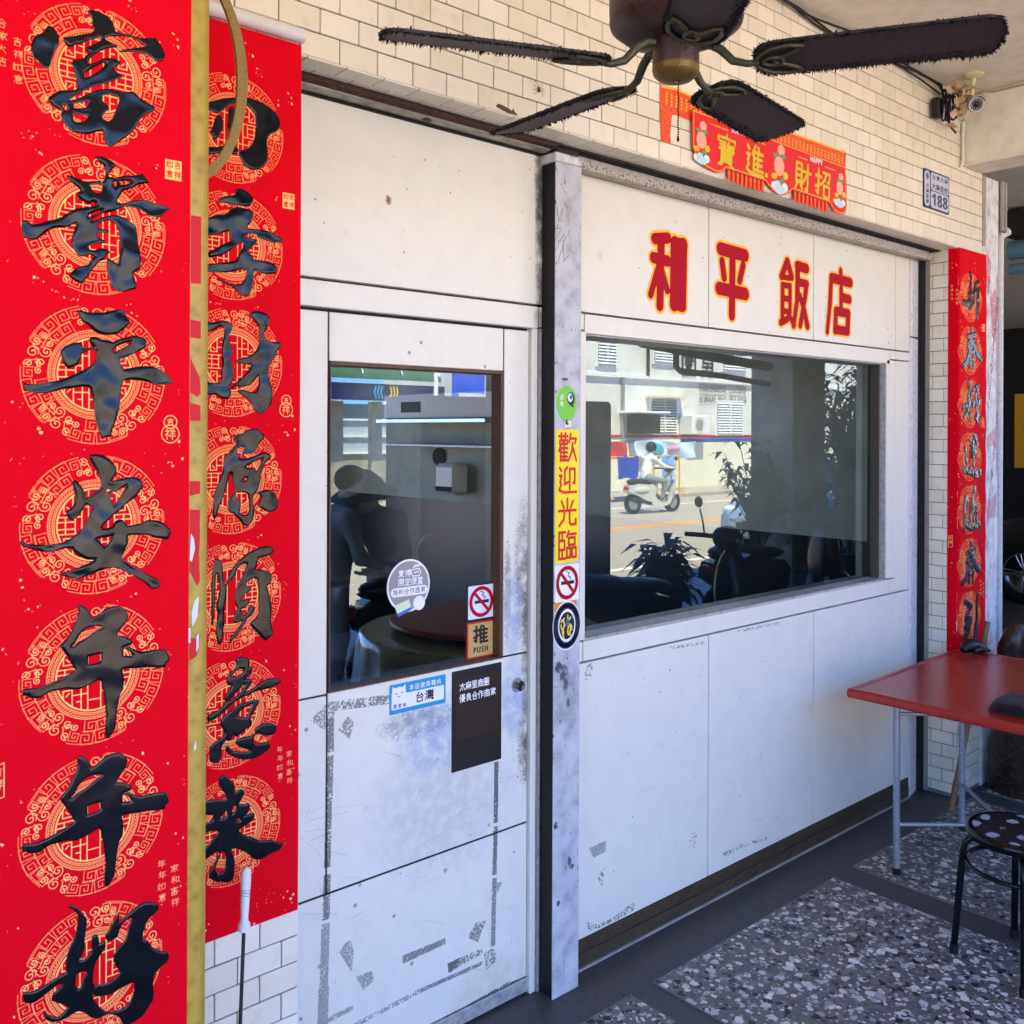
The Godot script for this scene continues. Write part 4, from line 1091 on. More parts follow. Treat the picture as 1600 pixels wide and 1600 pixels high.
func door_unit() -> void:
	var sh := Sheet.new(Vector2(1.14, 0.0), Vector2(2.09, 2.13), 900.0, paint_base(60), 61)
	var soot := Color(0.16, 0.15, 0.14)
	# hand marks by the lock and along the edge
	sh.grime_or_light(Vector2(2.035, 1.35), Vector2(0.045, 0.26), soot, 0.45, 0.85)
	sh.grime_or_light(Vector2(1.965, 1.30), Vector2(0.018, 0.18), soot, 0.4, 0.95)
	sh.grime_or_light(Vector2(2.05, 1.05), Vector2(0.028, 0.40), soot, 0.5, 0.7)
	sh.grime_or_light(Vector2(2.05, 0.80), Vector2(0.045, 0.15), Color(0.2, 0.17, 0.13), 0.55, 0.75)
	sh.grime_or_light(Vector2(1.99, 1.22), Vector2(0.05, 0.16), Color(0.50, 0.60, 0.78), 0.55, 0.2)  # bluish patches from here: worn paint, with sky reflection put into the colour
	sh.grime_or_light(Vector2(1.99, 0.95), Vector2(0.07, 0.15), Color(0.50, 0.60, 0.78), 0.55, 0.25)
	sh.grime_or_light(Vector2(1.70, 0.90), Vector2(0.17, 0.13), Color(0.52, 0.62, 0.80), 0.5, 0.35)
	sh.grime_or_light(Vector2(1.62, 0.955), Vector2(0.15, 0.05), Color(0.33, 0.37, 0.42), 0.45, 0.95)
	sh.grime_or_light(Vector2(1.72, 0.70), Vector2(0.3, 0.25), Color(0.55, 0.58, 0.62), 0.28, 0.5)
	sh.grime_or_light(Vector2(1.9, 0.08), Vector2(0.2, 0.09), Color(0.72, 0.68, 0.55), 0.3, 0.4)  # yellowish patch: bounced sunlight at the door foot, painted into the colour
	var glue := Color(0.36, 0.36, 0.35)
	var pale := Color(0.58, 0.58, 0.56)
	for q in [["1.333,1.02 1.333,0.93", 0.022], ["1.332,0.92 1.329,0.80", 0.022], ["1.329,0.80 1.325,0.62", 0.02], ["1.325,0.60 1.322,0.48", 0.022]]:
		var p := P2(q[0])
		sh.band(p[0], p[1], q[1], glue, 0.35)
	sh.band(Vector2(1.321, 0.47), Vector2(1.316, 0.30), 0.026, pale, 0.4)
	sh.band(Vector2(1.316, 0.30), Vector2(1.311, 0.12), 0.032, pale, 0.5)
	sh.band(Vector2(1.923, 0.77), Vector2(1.921, 0.58), 0.017, Color(0.22, 0.22, 0.23), 0.5)
	sh.band(Vector2(1.921, 0.57), Vector2(1.917, 0.42), 0.017, Color(0.28, 0.27, 0.27), 0.4)
	sh.band(Vector2(1.917, 0.41), Vector2(1.912, 0.2), 0.018, Color(0.45, 0.44, 0.44), 0.4)
	sh.band(Vector2(1.36, 1.05), Vector2(1.53, 1.037), 0.026, glue, 0.05)
	sh.band(Vector2(1.55, 1.035), Vector2(1.6, 1.03), 0.02, pale, 0.0)
	sh.tape(P2("1.272,1.027 1.325,1.066 1.377,1.06 1.345,1.03 1.33,0.99 1.306,0.998"), Color(0.5, 0.5, 0.47), 0.05, 0.3)
	sh.tape(P2("1.357,0.985 1.387,1.016 1.407,0.995 1.394,0.951"), Color(0.5, 0.5, 0.47), 0.2, 0.5)
	sh.tape(P2("1.364,0.377 1.38,0.395 1.400,0.400 1.410,0.363 1.403,0.308"), pale, 0.25, 0.3)
	sh.tape(P2("1.417,0.289 1.468,0.290 1.478,0.260 1.441,0.242"), pale, 0.25, 0.4)
	sh.tape(P2("1.573,0.293 1.726,0.290 1.727,0.272 1.573,0.269"), Color(0.42, 0.42, 0.41), 0.45, 0.3)
	sh.tape(P2("1.735,0.210 1.78,0.212 1.775,0.185 1.739,0.181"), Color(0.2, 0.2, 0.2), 0.5)
	sh.tape(P2("1.775,0.212 1.867,0.209 1.871,0.192 1.775,0.186"), Color(0.45, 0.45, 0.43), 0.1, 0.6)
	sh.tape(P2("1.810,0.262 1.842,0.295 1.883,0.290 1.851,0.234"), Color(0.42, 0.42, 0.39), 0.2, 0.4)
	sh.tape(P2("1.925,0.393 1.949,0.389 1.929,0.359"), pale, 0.4)
	sh.tape(P2("1.876,0.191 1.917,0.195 1.931,0.151 1.884,0.136"), Color(0.35, 0.35, 0.34), -0.02, 0.8)
	sh.band(Vector2(1.41, 0.158), Vector2(1.64, 0.168), 0.014, Color(0.5, 0.5, 0.5), 0.1)
	sh.band(Vector2(1.64, 0.168), Vector2(1.87, 0.163), 0.012, Color(0.38, 0.38, 0.38), 0.3)
	sh.tape(P2("1.329,0.214 1.407,0.216 1.407,0.203 1.329,0.199"), pale, 0.3)
	sh.tape(P2("1.74,0.036 1.81,0.058 1.90,0.062 1.98,0.064 2.049,0.05 2.049,0.04 1.95,0.046 1.86,0.04"), Color(0.10, 0.13, 0.11), 0.18)
	var r := RandomNumberGenerator.new()
	r.seed = 65
	for i in 90:
		var a := Vector2(r.randf_range(1.2, 2.03), r.randf_range(0.08, 1.06))
		sh.scratch(a, a + Vector2(r.randfn(0, 0.05), r.randfn(0.01, 0.03)), Color(0.62, 0.64, 0.70) if r.randf() < 0.7 else Color(0.42, 0.43, 0.46), 0.4, r.randf_range(0.1, 0.3))
	for i in 40:
		var a := Vector2(r.randf_range(1.2, 2.04), r.randf_range(0.1, 2.1))
		sh.grime_or_light(a, Vector2.ONE * r.randf_range(0.003, 0.009), Color(0.35, 0.33, 0.3), 0.7)
	var pm := picture(sh.im, 0.36)
	var d := thing("door", "white push door with a big glass pane and torn tape marks low down", "door")
	var z0 := -0.222
	var z1 := -0.185
	# stiles, rails and panels with dark grooves between them
	sheet_panel("stile", Vector3(1.145, 0.55, z0), Vector3(1.321, 1.083, z1), sh, pm, d)
	sheet_panel("stile", Vector3(1.145, 1.088, z0), Vector3(1.321, 2.118, z1), sh, pm, d)
	sheet_panel("stile", Vector3(1.95, 1.094, z0), Vector3(2.052, 2.118, z1), sh, pm, d)
	sheet_panel("top_rail", Vector3(1.326, 1.986, z0), Vector3(1.945, 2.118, z1), sh, pm, d)
	sheet_panel("kick_panel", Vector3(1.326, 0.55, z0), Vector3(2.052, 1.0885, z1), sh, pm, d)
	sheet_panel("kick_panel", Vector3(1.145, 0.055, z0), Vector3(2.052, 0.544, z1), sh, pm, d)
	var gv := MB.new()
	gv.box(Vector3(1.15, 1.0832, z0 + 0.004), Vector3(1.322, 1.0878, z1 - 0.003))
	gv.box(Vector3(1.3212, 0.5502, z0 + 0.004), Vector3(1.3258, 2.117, z1 - 0.0035))
	gv.box(Vector3(1.9452, 1.09, z0 + 0.004), Vector3(1.9498, 2.117, z1 - 0.0035))
	gv.box(Vector3(1.15, 0.5442, z0 + 0.004), Vector3(2.05, 0.5498, z1 - 0.003))
	gv.box(Vector3(1.9455, 1.0887, z0 + 0.004), Vector3(2.05, 1.0937, z1 - 0.003))
	part("groove", gv, M.groove, d)
	# wooden bead round the pane
	var wd := MB.new()
	wd.box(Vector3(1.326, 1.975, z0), Vector3(1.945, 1.985, z1 + 0.004), 0.001)
	wd.box(Vector3(1.326, 1.0888, z0), Vector3(1.945, 1.094, z1 + 0.003), 0.001)
	wd.box(Vector3(1.326, 1.094, z0), Vector3(1.3305, 1.975, z1 + 0.003), 0.001)
	wd.box(Vector3(1.9405, 1.094, z0), Vector3(1.945, 1.975, z1 + 0.003), 0.001)
	wd.box(Vector3(1.934, 1.094, -0.230), Vector3(1.9405, 1.975, z1 + 0.002), 0.001)
	part("wooden_bead", wd, M.wood_trim, d)
	var pn := MB.new()
	pn.quad(Vector3(1.3306, 1.0942, -0.2205), Vector3(1.9404, 1.0942, -0.2205), Vector3(1.9404, 1.9748, -0.2205), Vector3(1.3306, 1.9748, -0.2205))
	part("pane", pn, M.glass, d)
	bx("bottom_bar", Vector3(1.15, 0.008, z0), Vector3(2.06, 0.052, z1 + 0.006), M.alu, d, 0.003)
	# the lock: a cone with a cylinder in it
	var lk := MB.new()
	lk.xf = Transform3D(Basis(Vector3(1, 0, 0), -PI / 2).inverse(), Vector3(2.008, 0.994, z1))
	lk.lathe([Vector2(0, 0.018), Vector2(0.0115, 0.018), Vector2(0.0122, 0.0205), Vector2(0.0155, 0.0205), Vector2(0.0165, 0.019), Vector2(0.0225, 0.003), Vector2(0.0235, 0.0)], 28)
	var lock := part("lock", lk, M.chrome, d)
	var ky := MB.new()
	ky.box(Vector3(2.0065, 0.987, z1 + 0.018), Vector3(2.0095, 1.001, z1 + 0.0186))
	part("keyhole", ky, M.black, lock)
	# ---- frame of the unit: head channel, fixed panel above, transom, jamb
	var f := thing("door_surround", "cream fixed panel and transom over the door under a steel channel", "door frame")
	var up := Sheet.new(Vector2(1.14, 2.19), Vector2(2.12, 2.69), 700.0, paint_base(70), 71)
	up.grime_or_light(Vector2(2.10, 2.45), Vector2(0.04, 0.5), Color(0.22, 0.21, 0.19), 0.85, 0.3)  # darker along the right edge
	up.grime_or_light(Vector2(2.085, 2.6), Vector2(0.03, 0.2), Color(0.2, 0.19, 0.17), 0.5, 0.7)
	up.grime_or_light(Vector2(1.503, 2.447), Vector2(0.012, 0.016), Color(0.45, 0.26, 0.1), 1.0, 0.9)
	for i in 24:
		up.grime_or_light(Vector2(r.randf_range(1.2, 2.05), r.randf_range(2.22, 2.66)), Vector2.ONE * r.randf_range(0.002, 0.005), Color(0.4, 0.37, 0.3), 0.8)
	sheet_panel("upper_panel", Vector3(1.145, 2.205, -0.2), Vector3(2.119, 2.681, -0.17), up, picture(up.im, 0.36), f)
	var tr := Sheet.new(Vector2(1.14, 2.12), Vector2(2.12, 2.2), 700.0, paint_base(72), 73)
	tr.grime_or_light(Vector2(2.11, 2.16), Vector2(0.06, 0.06), Color(0.3, 0.28, 0.26), 0.7, 0.3)  # darker at the right end
	var tm := picture(tr.im, 0.36)
	sheet_panel("transom", Vector3(1.145, 2.127, -0.2), Vector3(2.077, 2.197, -0.168), tr, tm, f)
	sheet_panel("transom_end", Vector3(2.083, 2.133, -0.2), Vector3(2.121, 2.197, -0.17), tr, tm, f)
	bx("jamb", Vector3(2.056, 0.0, -0.21), Vector3(2.079, 2.1265, -0.172), M.paint, f, 0.002)
	var jm := MB.new()
	jm.prism([Vector3(2.0815, 0, -0.168), Vector3(2.092, 0, -0.168), Vector3(2.121, 0, -0.190), Vector3(2.121, 0, -0.21), Vector3(2.0815, 0, -0.21)], Vector3(0, 2.127, 0))
	part("jamb_channel", jm, M.alu, f)
	var bk := MB.new()
	bk.box(Vector3(1.14, 2.11, -0.24), Vector3(2.155, 2.712, -0.2005))
	bk.box(Vector3(2.054, 0.0, -0.24), Vector3(2.155, 2.2, -0.2105))
	part("backing", bk, M.gap, f)
	# head channel: rusty edge, bright web, dark shadow gap under it
	var hc := MB.new()
	hc.box(Vector3(1.135, 2.692, -0.118), Vector3(2.085, 2.7075, -0.089))
	part("rusty_angle", hc, M.rust, f)
	var h2 := MB.new()
	h2.prism([Vector3(1.135, 2.700, -0.118), Vector3(1.135, 2.690, -0.122), Vector3(1.135, 2.686, -0.150), Vector3(1.135, 2.689, -0.166), Vector3(1.135, 2.706, -0.166)], Vector3(0.95, 0, 0))
	part("head_channel", h2, M.steel, f)
	bx("shadow_gap", Vector3(1.135, 2.6815, -0.198), Vector3(2.12, 2.706, -0.168), M.gap, f)
	bx("slot", Vector3(1.60, 2.6845, -0.146), Vector3(1.624, 2.6868, -0.132), M.black, f)


func post() -> void:
	var sh := Sheet.new(Vector2(2.08, 0.0), Vector2(2.21, 2.69), 740.0, ramp_image(noise(0.015, 5, 80), [[0.0, Color(0.60, 0.60, 0.61)], [0.4, Color(0.72, 0.725, 0.735)], [1.0, Color(0.80, 0.805, 0.81)]]), 81)
	var r := RandomNumberGenerator.new()
	r.seed = 83
	for i in 90:
		var at := Vector2(2.088 + pow(r.randf(), 1.7) * 0.115, r.randf_range(0.02, 2.65))
		sh.grime_or_light(at, Vector2(r.randf_range(0.0012, 0.004), r.randf_range(0.0015, 0.007)), Color(0.16, 0.17, 0.19), 1.1, 0.8)
	for q in [[2.13, 1.03, 0.022, 0.03], [2.14, 0.985, 0.014, 0.035], [2.15, 0.93, 0.008, 0.02], [2.11, 1.05, 0.02, 0.02], [2.1, 0.55, 0.012, 0.014], [2.16, 0.42, 0.01, 0.02], [2.17, 0.4, 0.012, 0.01], [2.11, 0.3, 0.01, 0.01]]:
		sh.grime_or_light(Vector2(q[0], q[1]), Vector2(q[2], q[3]), Color(0.24, 0.26, 0.28), 1.6, 0.95)
	sh.grime_or_light(Vector2(2.14, 0.96), Vector2(0.07, 0.14), Color(0.45, 0.46, 0.48), 0.5, 0.5)
	for i in 40:
		var a := Vector2(r.randf_range(2.09, 2.2), r.randf_range(0.1, 2.6))
		sh.scratch(a, a + Vector2(r.randfn(0, 0.012), r.randfn(0, 0.03)), Color(0.3, 0.3, 0.32), 0.3, 0.5)
	for i in 14:
		var a := Vector2(r.randf_range(2.09, 2.15), r.randf_range(2.3, 2.62))
		sh.scratch(a, a + Vector2(r.randfn(0, 0.02), r.randfn(0, 0.04)), Color(0.2, 0.2, 0.2), 0.4, 0.8)
	sh.grime_or_light(Vector2(2.13, 1.965), Vector2(0.016, 0.006), Color(0.2, 0.23, 0.24), 1.6, 0.9)
	var p := thing("steel_post", "chipped grey steel post between the door and the shop window, carrying stickers", "post")
	sheet_panel("channel", Vector3(2.088, 0.0, -0.106), Vector3(2.2045, 2.652, -0.10), sh, picture(sh.im, 0.5), p, 0.002)
	bx("channel_shade", Vector3(2.094, 0.0, -0.2), Vector3(2.2045, 2.652, -0.1065), M.gap, p)  # solid black box standing in for the shade inside the open channel
	bx("cap", Vector3(2.088, 2.654, -0.19), Vector3(2.2045, 2.684, -0.101), M.white_wash, p, 0.004)
	bx("web", Vector3(2.10, 2.6845, -0.19), Vector3(2.19, 2.7075, -0.104), M.dark, p)


func window_unit() -> void:
	var u := thing("shop_window", "big mirrored shop window in a white panelled front with red shop name", "shop window")
	var r := RandomNumberGenerator.new()
	r.seed = 91
	# fascia boards
	var fs := Sheet.new(Vector2(2.2, 2.19), Vector2(4.7, 2.67), 560.0, paint_base(90), 92)
	fs.grime_or_light(Vector2(2.362, 2.40), Vector2(0.02, 0.025), Color(0.72, 0.66, 0.54), 0.6, 0.9)
	for i in 50:
		fs.grime_or_light(Vector2(r.randf_range(2.25, 4.5), r.randf_range(2.2, 2.65)), Vector2.ONE * r.randf_range(0.002, 0.006), Color(0.42, 0.38, 0.32), 0.8)
	var fm := picture(fs.im, 0.36)
	var xs := [2.206, 2.966, 3.704, 4.436, 4.578]
	for i in 4:
		sheet_panel("fascia_panel", Vector3(xs[i] + 0.003, 2.199, -0.2), Vector3(xs[i + 1] - 0.003, 2.657, -0.17), fs, fm, u, 0.0015)
	# lower boards
	var ls := Sheet.new(Vector2(2.2, 0.09), Vector2(4.72, 1.03), 560.0, paint_base(93), 94)
	var glue := Color(0.45, 0.45, 0.44)
	ls.tape(P2("2.322,0.392 2.404,0.395 2.404,0.358 2.344,0.353"), Color(0.62, 0.63, 0.63), 0.6, 0.1)
	ls.tape(P2("2.360,0.283 2.401,0.304 2.386,0.243"), glue, -0.12)
	ls.tape(P2("2.314,0.146 2.371,0.117 2.451,0.118 2.5,0.13 2.557,0.135 2.557,0.108 2.45,0.103 2.324,0.108"), Color(0.40, 0.40, 0.36), 0.0, 0.7)
	ls.tape(P2("2.855,0.240 2.87,0.29 2.912,0.294 2.893,0.231"), glue, -0.15)
	ls.tape(P2("3.07,0.158 3.2,0.16 3.37,0.138 3.37,0.128 3.2,0.145 3.07,0.142"), glue, -0.05)
	ls.tape(P2("2.294,1.002 2.334,1.02 2.334,0.973 2.303,0.960"), glue, -0.1)
	ls.tape(P2("2.74,1.012 2.95,1.0 2.95,0.99 2.76,1.0"), glue, -0.1)
	ls.tape(P2("3.13,1.015 3.45,1.012 3.45,1.0 3.15,1.005"), Color(0.6, 0.6, 0.6), 0.0)
	ls.grime_or_light(Vector2(3.9, 0.75), Vector2(0.5, 0.18), Color(0.70, 0.66, 0.6), 0.12, 0.3)
	for i in 90:
		var a := Vector2(r.randf_range(2.25, 4.4), r.randf_range(0.12, 1.0))
		ls.scratch(a, a + Vector2(r.randfn(0, 0.04), r.randfn(0, 0.02)), Color(0.60, 0.62, 0.68), 0.3, r.randf_range(0.1, 0.35))
	for i in 60:
		ls.grime_or_light(Vector2(r.randf_range(2.25, 4.6), r.randf_range(0.1, 1.0)), Vector2.ONE * r.randf_range(0.002, 0.005), Color(0.3, 0.3, 0.32), 0.8)
	var lm := picture(ls.im, 0.36)
	var ys := [2.206, 2.977, 3.718, 4.436]
	for i in 3:
		sheet_panel("lower_panel", Vector3(ys[i] + 0.003, 0.097, -0.2), Vector3(ys[i + 1] - 0.003, 1.0195, -0.17), ls, lm, u, 0.0015)
	sheet_panel("end_panel", Vector3(4.438, 0.097, -0.2), Vector3(4.578, 1.0195, -0.17), ls, lm, u, 0.0015)
	# rails and stiles round the pane
	for q in [["sill_rail", 2.293, 1.026, 4.382, 1.0925], ["corner_piece", 2.206, 1.026, 2.289, 1.0925], ["corner_piece", 4.386, 1.026, 4.434, 1.0925], ["top_rail", 2.293, 2.128, 4.382, 2.1925], ["corner_piece", 2.206, 2.139, 2.289, 2.1925], ["corner_piece", 4.386, 2.152, 4.434, 2.1925], ["stile", 2.206, 1.0985, 2.3, 2.133], ["stile", 4.356, 1.0985, 4.434, 2.146], ["end_panel", 4.438, 1.026, 4.578, 2.146], ["end_panel", 4.438, 2.152, 4.578, 2.1925]]:
		bx(q[0], Vector3(q[1], q[2], -0.225), Vector3(q[3], q[4], -0.171), M.paint, u, 0.0015)
	bx("groove_backing", Vector3(2.205, 0.096, -0.25), Vector3(4.60, 1.094, -0.2005), M.groove, u)
	bx("groove_backing", Vector3(2.205, 2.126, -0.25), Vector3(4.60, 2.70, -0.2005), M.groove, u)
	bx("groove_backing", Vector3(2.205, 1.094, -0.27), Vector3(2.298, 2.126, -0.2255), M.groove, u)
	bx("groove_backing", Vector3(4.357, 1.094, -0.27), Vector3(4.60, 2.126, -0.2255), M.groove, u)
	# reveal lining of the pane and the pane
	var rv := MB.new()
	rv.box(Vector3(4.352, 1.1, -0.207), Vector3(4.356, 2.126, -0.1745), 0.001)
	rv.box(Vector3(2.3, 1.0925, -0.26), Vector3(4.356, 1.1, -0.18), 0.001)
	rv.box(Vector3(2.3, 2.1225, -0.26), Vector3(4.356, 2.128, -0.185), 0.001)
	part("pane_bead", rv, M.alu, u)
	var pn := MB.new()
	pn.quad(Vector3(2.3005, 1.0955, -0.25), Vector3(4.3535, 1.0955, -0.25), Vector3(4.3535, 2.125, -0.25), Vector3(2.3005, 2.125, -0.25))
	bx("dark_bead", Vector3(4.346, 1.1, -0.249), Vector3(4.3555, 2.1225, -0.2075), plain(Color(0.26, 0.24, 0.18), 0.5), u, 0.001)
	part("pane", pn, M.glass, u)
	# narrow return strip at the far end, bent back, and the black slot
	var st := MB.new()
	st.prism([Vector3(4.582, 0.0, -0.172), Vector3(4.60, 0.0, -0.168), Vector3(4.70, 0.0, -0.186), Vector3(4.70, 0.0, -0.24), Vector3(4.582, 0.0, -0.24)], Vector3(0, 2.66, 0))
	part("return_strip", st, M.white_wash, u)
	bx("strip_joint", Vector3(4.586, 2.268, -0.19), Vector3(4.699, 2.274, -0.1665), M.groove, u)
	bx("black_slot", Vector3(4.7005, 0.0, -0.26), Vector3(4.7345, 2.7, -0.165), M.gap, u)
	# skirting in two wood boards
	bx("skirting_board", Vector3(2.206, 0.052, -0.215), Vector3(4.578, 0.0955, -0.166), M.skirt, u, 0.001)
	bx("skirting_board", Vector3(2.206, 0.004, -0.215), Vector3(4.578, 0.0505, -0.163), M.skirt, u, 0.001)
	bx("floor_bead", Vector3(2.21, 0.0, -0.163), Vector3(4.578, 0.006, -0.155), M.concrete, u)
	# head channel with a rusted lip
	var h := MB.new()
	h.box(Vector3(2.206, 2.699, -0.17), Vector3(4.70, 2.7075, -0.1))
	part("head_shadow", h, M.gap, u)
	var web := MB.new()
	web.prism([Vector3(2.206, 2.699, -0.128), Vector3(2.206, 2.676, -0.128), Vector3(2.206, 2.676, -0.16), Vector3(2.206, 2.699, -0.16)], Vector3(2.49, 0, 0))
	part("head_channel", web, M.alu, u)
	var lip := MB.new()
	lip.prism([Vector3(2.206, 2.6755, -0.106), Vector3(2.206, 2.652, -0.104), Vector3(2.206, 2.650, -0.108), Vector3(2.206, 2.6735, -0.130)], Vector3(2.478, 0, 0))
	part("rusted_lip", lip, M.lip, u)
	var und := MB.new()
	und.prism([Vector3(2.206, 2.6715, -0.1305), Vector3(2.206, 2.650, -0.1085), Vector3(2.206, 2.654, -0.145), Vector3(2.206, 2.657, -0.17), Vector3(2.206, 2.6715, -0.17)], Vector3(2.47, 0, 0))
	part("head_underside", und, M.steel, u)
	# the name: red letters cut with a yellow rim
	for k in ["he", "ping", "fan", "dian"]:
		var a := MB.new()
		var shp := shapes_of(SIGN[k], 0.0)
		relief(a, shp, 0.001, Vector2(2.28, 2.2), 0.0028, 0.0095, -0.1694, 0.0, 0.003, 0.0, null, 1.0)
		var rim := part("character_rim", a, M.yellow_line, u)
		var c := MB.new()
		relief(c, shp, 0.001, Vector2(2.28, 2.2), 0.0028, 0.0, -0.1687, 0.0, 0.003, 0.0, null, 1.0)
		part("character", c, M.red_paint, rim)


func far_pier() -> void:
	var p := thing("tiled_pier", "cream tiled pier at the far end of the shop front", "wall")
	var b := MB.new()
	b.box(Vector3(4.7395, 0, -0.28), Vector3(4.999, 2.708, -0.003))
	part("mortar", b, M.grout, p)
	var side := Transform3D(Basis(Vector3(0, 0, 1), Vector3(0, 1, 0), Vector3(-1, 0, 0)), Vector3(4.736, 0, 0))
	lay_tiles(p, tile_boxes(Vector2(-0.143, 0.02), Vector2(0.001, 2.7065), Vector2(-0.129, 2.7085 - 43 * 0.0629)), side)
	lay_tiles(p, tile_boxes(Vector2(4.738, 0.02), Vector2(4.998, 0.80), Vector2(4.70, 2.7085 - 43 * 0.0629)), Transform3D())
	bx("render_edge", Vector3(4.7346, 0.0, -0.1645), Vector3(4.741, 2.7, -0.1435), M.concrete, p)
	# remains of an older couplet between tile and sheet
	var w := thing("plaster_column", "peeling white plaster strip with pink paper remains beside the far couplet", "column")
	var sh := Sheet.new(Vector2(5.0, 0.0), Vector2(5.2, 3.12), 600.0, ramp_image(noise(0.02, 5, 101), [[0.0, Color(0.66, 0.66, 0.65)], [0.4, Color(0.82, 0.82, 0.81)], [1.0, Color(0.91, 0.91, 0.90)]]), 102)
	var pink := Color(0.86, 0.45, 0.50)
	sh.tape(P2("5.16,2.62 5.185,2.62 5.185,1.6 5.165,1.6"), Color(0.88, 0.62, 0.66), 0.55)
	sh.tape(P2("5.09,2.5 5.15,2.55 5.18,2.46 5.15,2.28 5.11,2.3"), pink, 0.3)
	sh.tape(P2("5.05,2.72 5.10,2.68 5.07,2.52 5.05,2.5"), pink, 0.35)
	for i in 26:
		var at := Vector2(5.05 + (i * 37 % 12) * 0.0105, 1.35 + (i * 53 % 26) * 0.05)
		sh.tape(PackedVector2Array([at, at + Vector2(0.02, 0.02), at + Vector2(0.03, -0.02), at + Vector2(0.012, -0.05)]), [pink, Color(0.75, 0.2, 0.25), Color(0.5, 0.15, 0.2)][i % 3], 0.12)
	sh.tape(P2("5.05,1.78 5.19,1.84 5.19,1.75 5.05,1.72"), Color(0.90, 0.66, 0.70), 0.5)
	sh.tape(P2("5.05,1.42 5.18,1.5 5.16,1.36 5.05,1.36"), Color(0.90, 0.60, 0.64), 0.5)
	sheet_panel("plaster", Vector3(5.0, 0.0, -0.2), Vector3(5.19, 3.112, 0.006), sh, picture(sh.im, 0.75), w, 0.005)
	bx("cover_plate", Vector3(5.14, 1.16, 0.006), Vector3(5.185, 1.36, 0.009), M.paint, w, 0.001)
	var rough := MB.new()
	rough.box(Vector3(4.996, 2.75, -0.01), Vector3(5.03, 3.112, 0.0085), 0.003)
	part("mortar_seam", rough, M.concrete, w)


# ------------------------------------------------------------------ the red couplets
const RED := Color(0.855, 0.01, 0.10)
const GILT := Color(0.98, 0.80, 0.46)
const GILT2 := Color(0.97, 0.68, 0.38)

func medallion() -> Image:
	var s := 264
	var im := Image.create(s, s, false, Image.FORMAT_RGB8)
	im.fill(RED)
	var o := Vector2(s, s) * 0.5
	var R := 122.5
	# rope ring and lattice
	for q in [[0.635, 1.1, GILT2], [0.612, 0.6, GILT], [0.572, 0.6, GILT], [0.552, 1.0, GILT2], [0.515, 1.5, GILT]]:
		ring(im, o, q[0] * R, q[1], q[2])
	for i in 90:
		var a := TAU * i / 90.0
		dab(im, o + Vector2.from_angle(a) * R * 0.575, o + Vector2.from_angle(a + 0.05) * R * 0.61, 0.7, 0.7, GILT2)
	var bars := []
	for sx in [-1.0, 1.0]:
		for sy in [-1.0, 1.0]:
			for q in ["0.09,0.0 0.09,0.5", "0.18,0.0 0.18,0.48", "0.09,0.26 0.3,0.26 0.3,0.42", "0.18,0.12 0.5,0.12", "0.27,0.0 0.27,0.12", "0.40,0.0 0.40,0.12", "0.5,0.05 0.27,0.05", "0.3,0.26 0.3,0.18 0.42,0.18 0.42,0.28", "0.0,0.36 0.09,0.36", "0.18,0.36 0.24,0.36", "0.3,0.42 0.38,0.34", "0.34,0.22 0.38,0.26"]:
				var p := P2(q)
				for i in p.size():
					p[i] = o + Vector2(p[i].x * sx, p[i].y * sy) * R
				line(im, p, 1.15, GILT)
	var fret := P2("0,0 0,6 6,6 6,1 2,1 2,4 4,4 4,2.6")
	for g in 5:
		var a0 := TAU * g / 5.0 - 0.95
		# key fret cluster: angle offset, radius of the near edge, side, mirrored
		for q in [[-0.30, 0.80, 0.17, 1], [-0.10, 0.83, 0.165, -1], [0.12, 0.83, 0.165, 1], [0.33, 0.82, 0.13, -1], [-0.16, 0.66, 0.15, 1], [0.08, 0.66, 0.16, -1], [-0.42, 0.86, 0.11, -1]]:
			var p := PackedVector2Array()
			for f in fret:
				var uu: float = (f.x / 6.0 - 0.5) * q[2] * q[3]
				var rr: float = q[1] + f.y / 6.0 * q[2]
				p.append(o + Vector2.from_angle(a0 + q[0] + uu / rr) * rr * R)
			line(im, p, 0.72, GILT2)
		for q in [[-0.45, 0.99, 0.40, 0.99], [-0.3, 0.81, 0.2, 0.81], [-0.2, 0.66, -0.3, 0.80]]:
			var p := PackedVector2Array()
			for i in 9:
				var t := i / 8.0
				p.append(o + Vector2.from_angle(a0 + lerp(q[0], q[2], t)) * lerp(q[1], q[3], t) * R)
			line(im, p, 0.7, GILT2)
		# scrolls
		var b0 := a0 + TAU / 10.0
		for q in [[0.02, 0.88, 0.085, 1, 0.0], [-0.17, 0.90, 0.06, -1, 1.6], [0.20, 0.90, 0.06, 1, 3.0], [-0.12, 0.74, 0.065, -1, 0.6], [0.11, 0.72, 0.07, 1, 2.2], [0.27, 0.74, 0.05, -1, 4.0], [-0.27, 0.76, 0.05, 1, 5.0], [0.33, 0.86, 0.045, 1, 1.0]]:
			var ce: Vector2 = o + Vector2.from_angle(b0 + q[0]) * q[1] * R
			var p := PackedVector2Array()
			for i in 22:
				var t := i / 21.0
				p.append(ce + Vector2.from_angle(b0 + q[4] + q[3] * t * 8.6) * (0.12 + 0.88 * t) * q[2] * R)
			line(im, p, 0.85, GILT)
			var e := p[-1]
			line(im, PackedVector2Array([e, e.lerp(o + Vector2.from_angle(b0) * 0.80 * R, 0.5), o + Vector2.from_angle(b0 + q[0] * 0.5) * 0.81 * R]), 0.8, GILT)
	return im

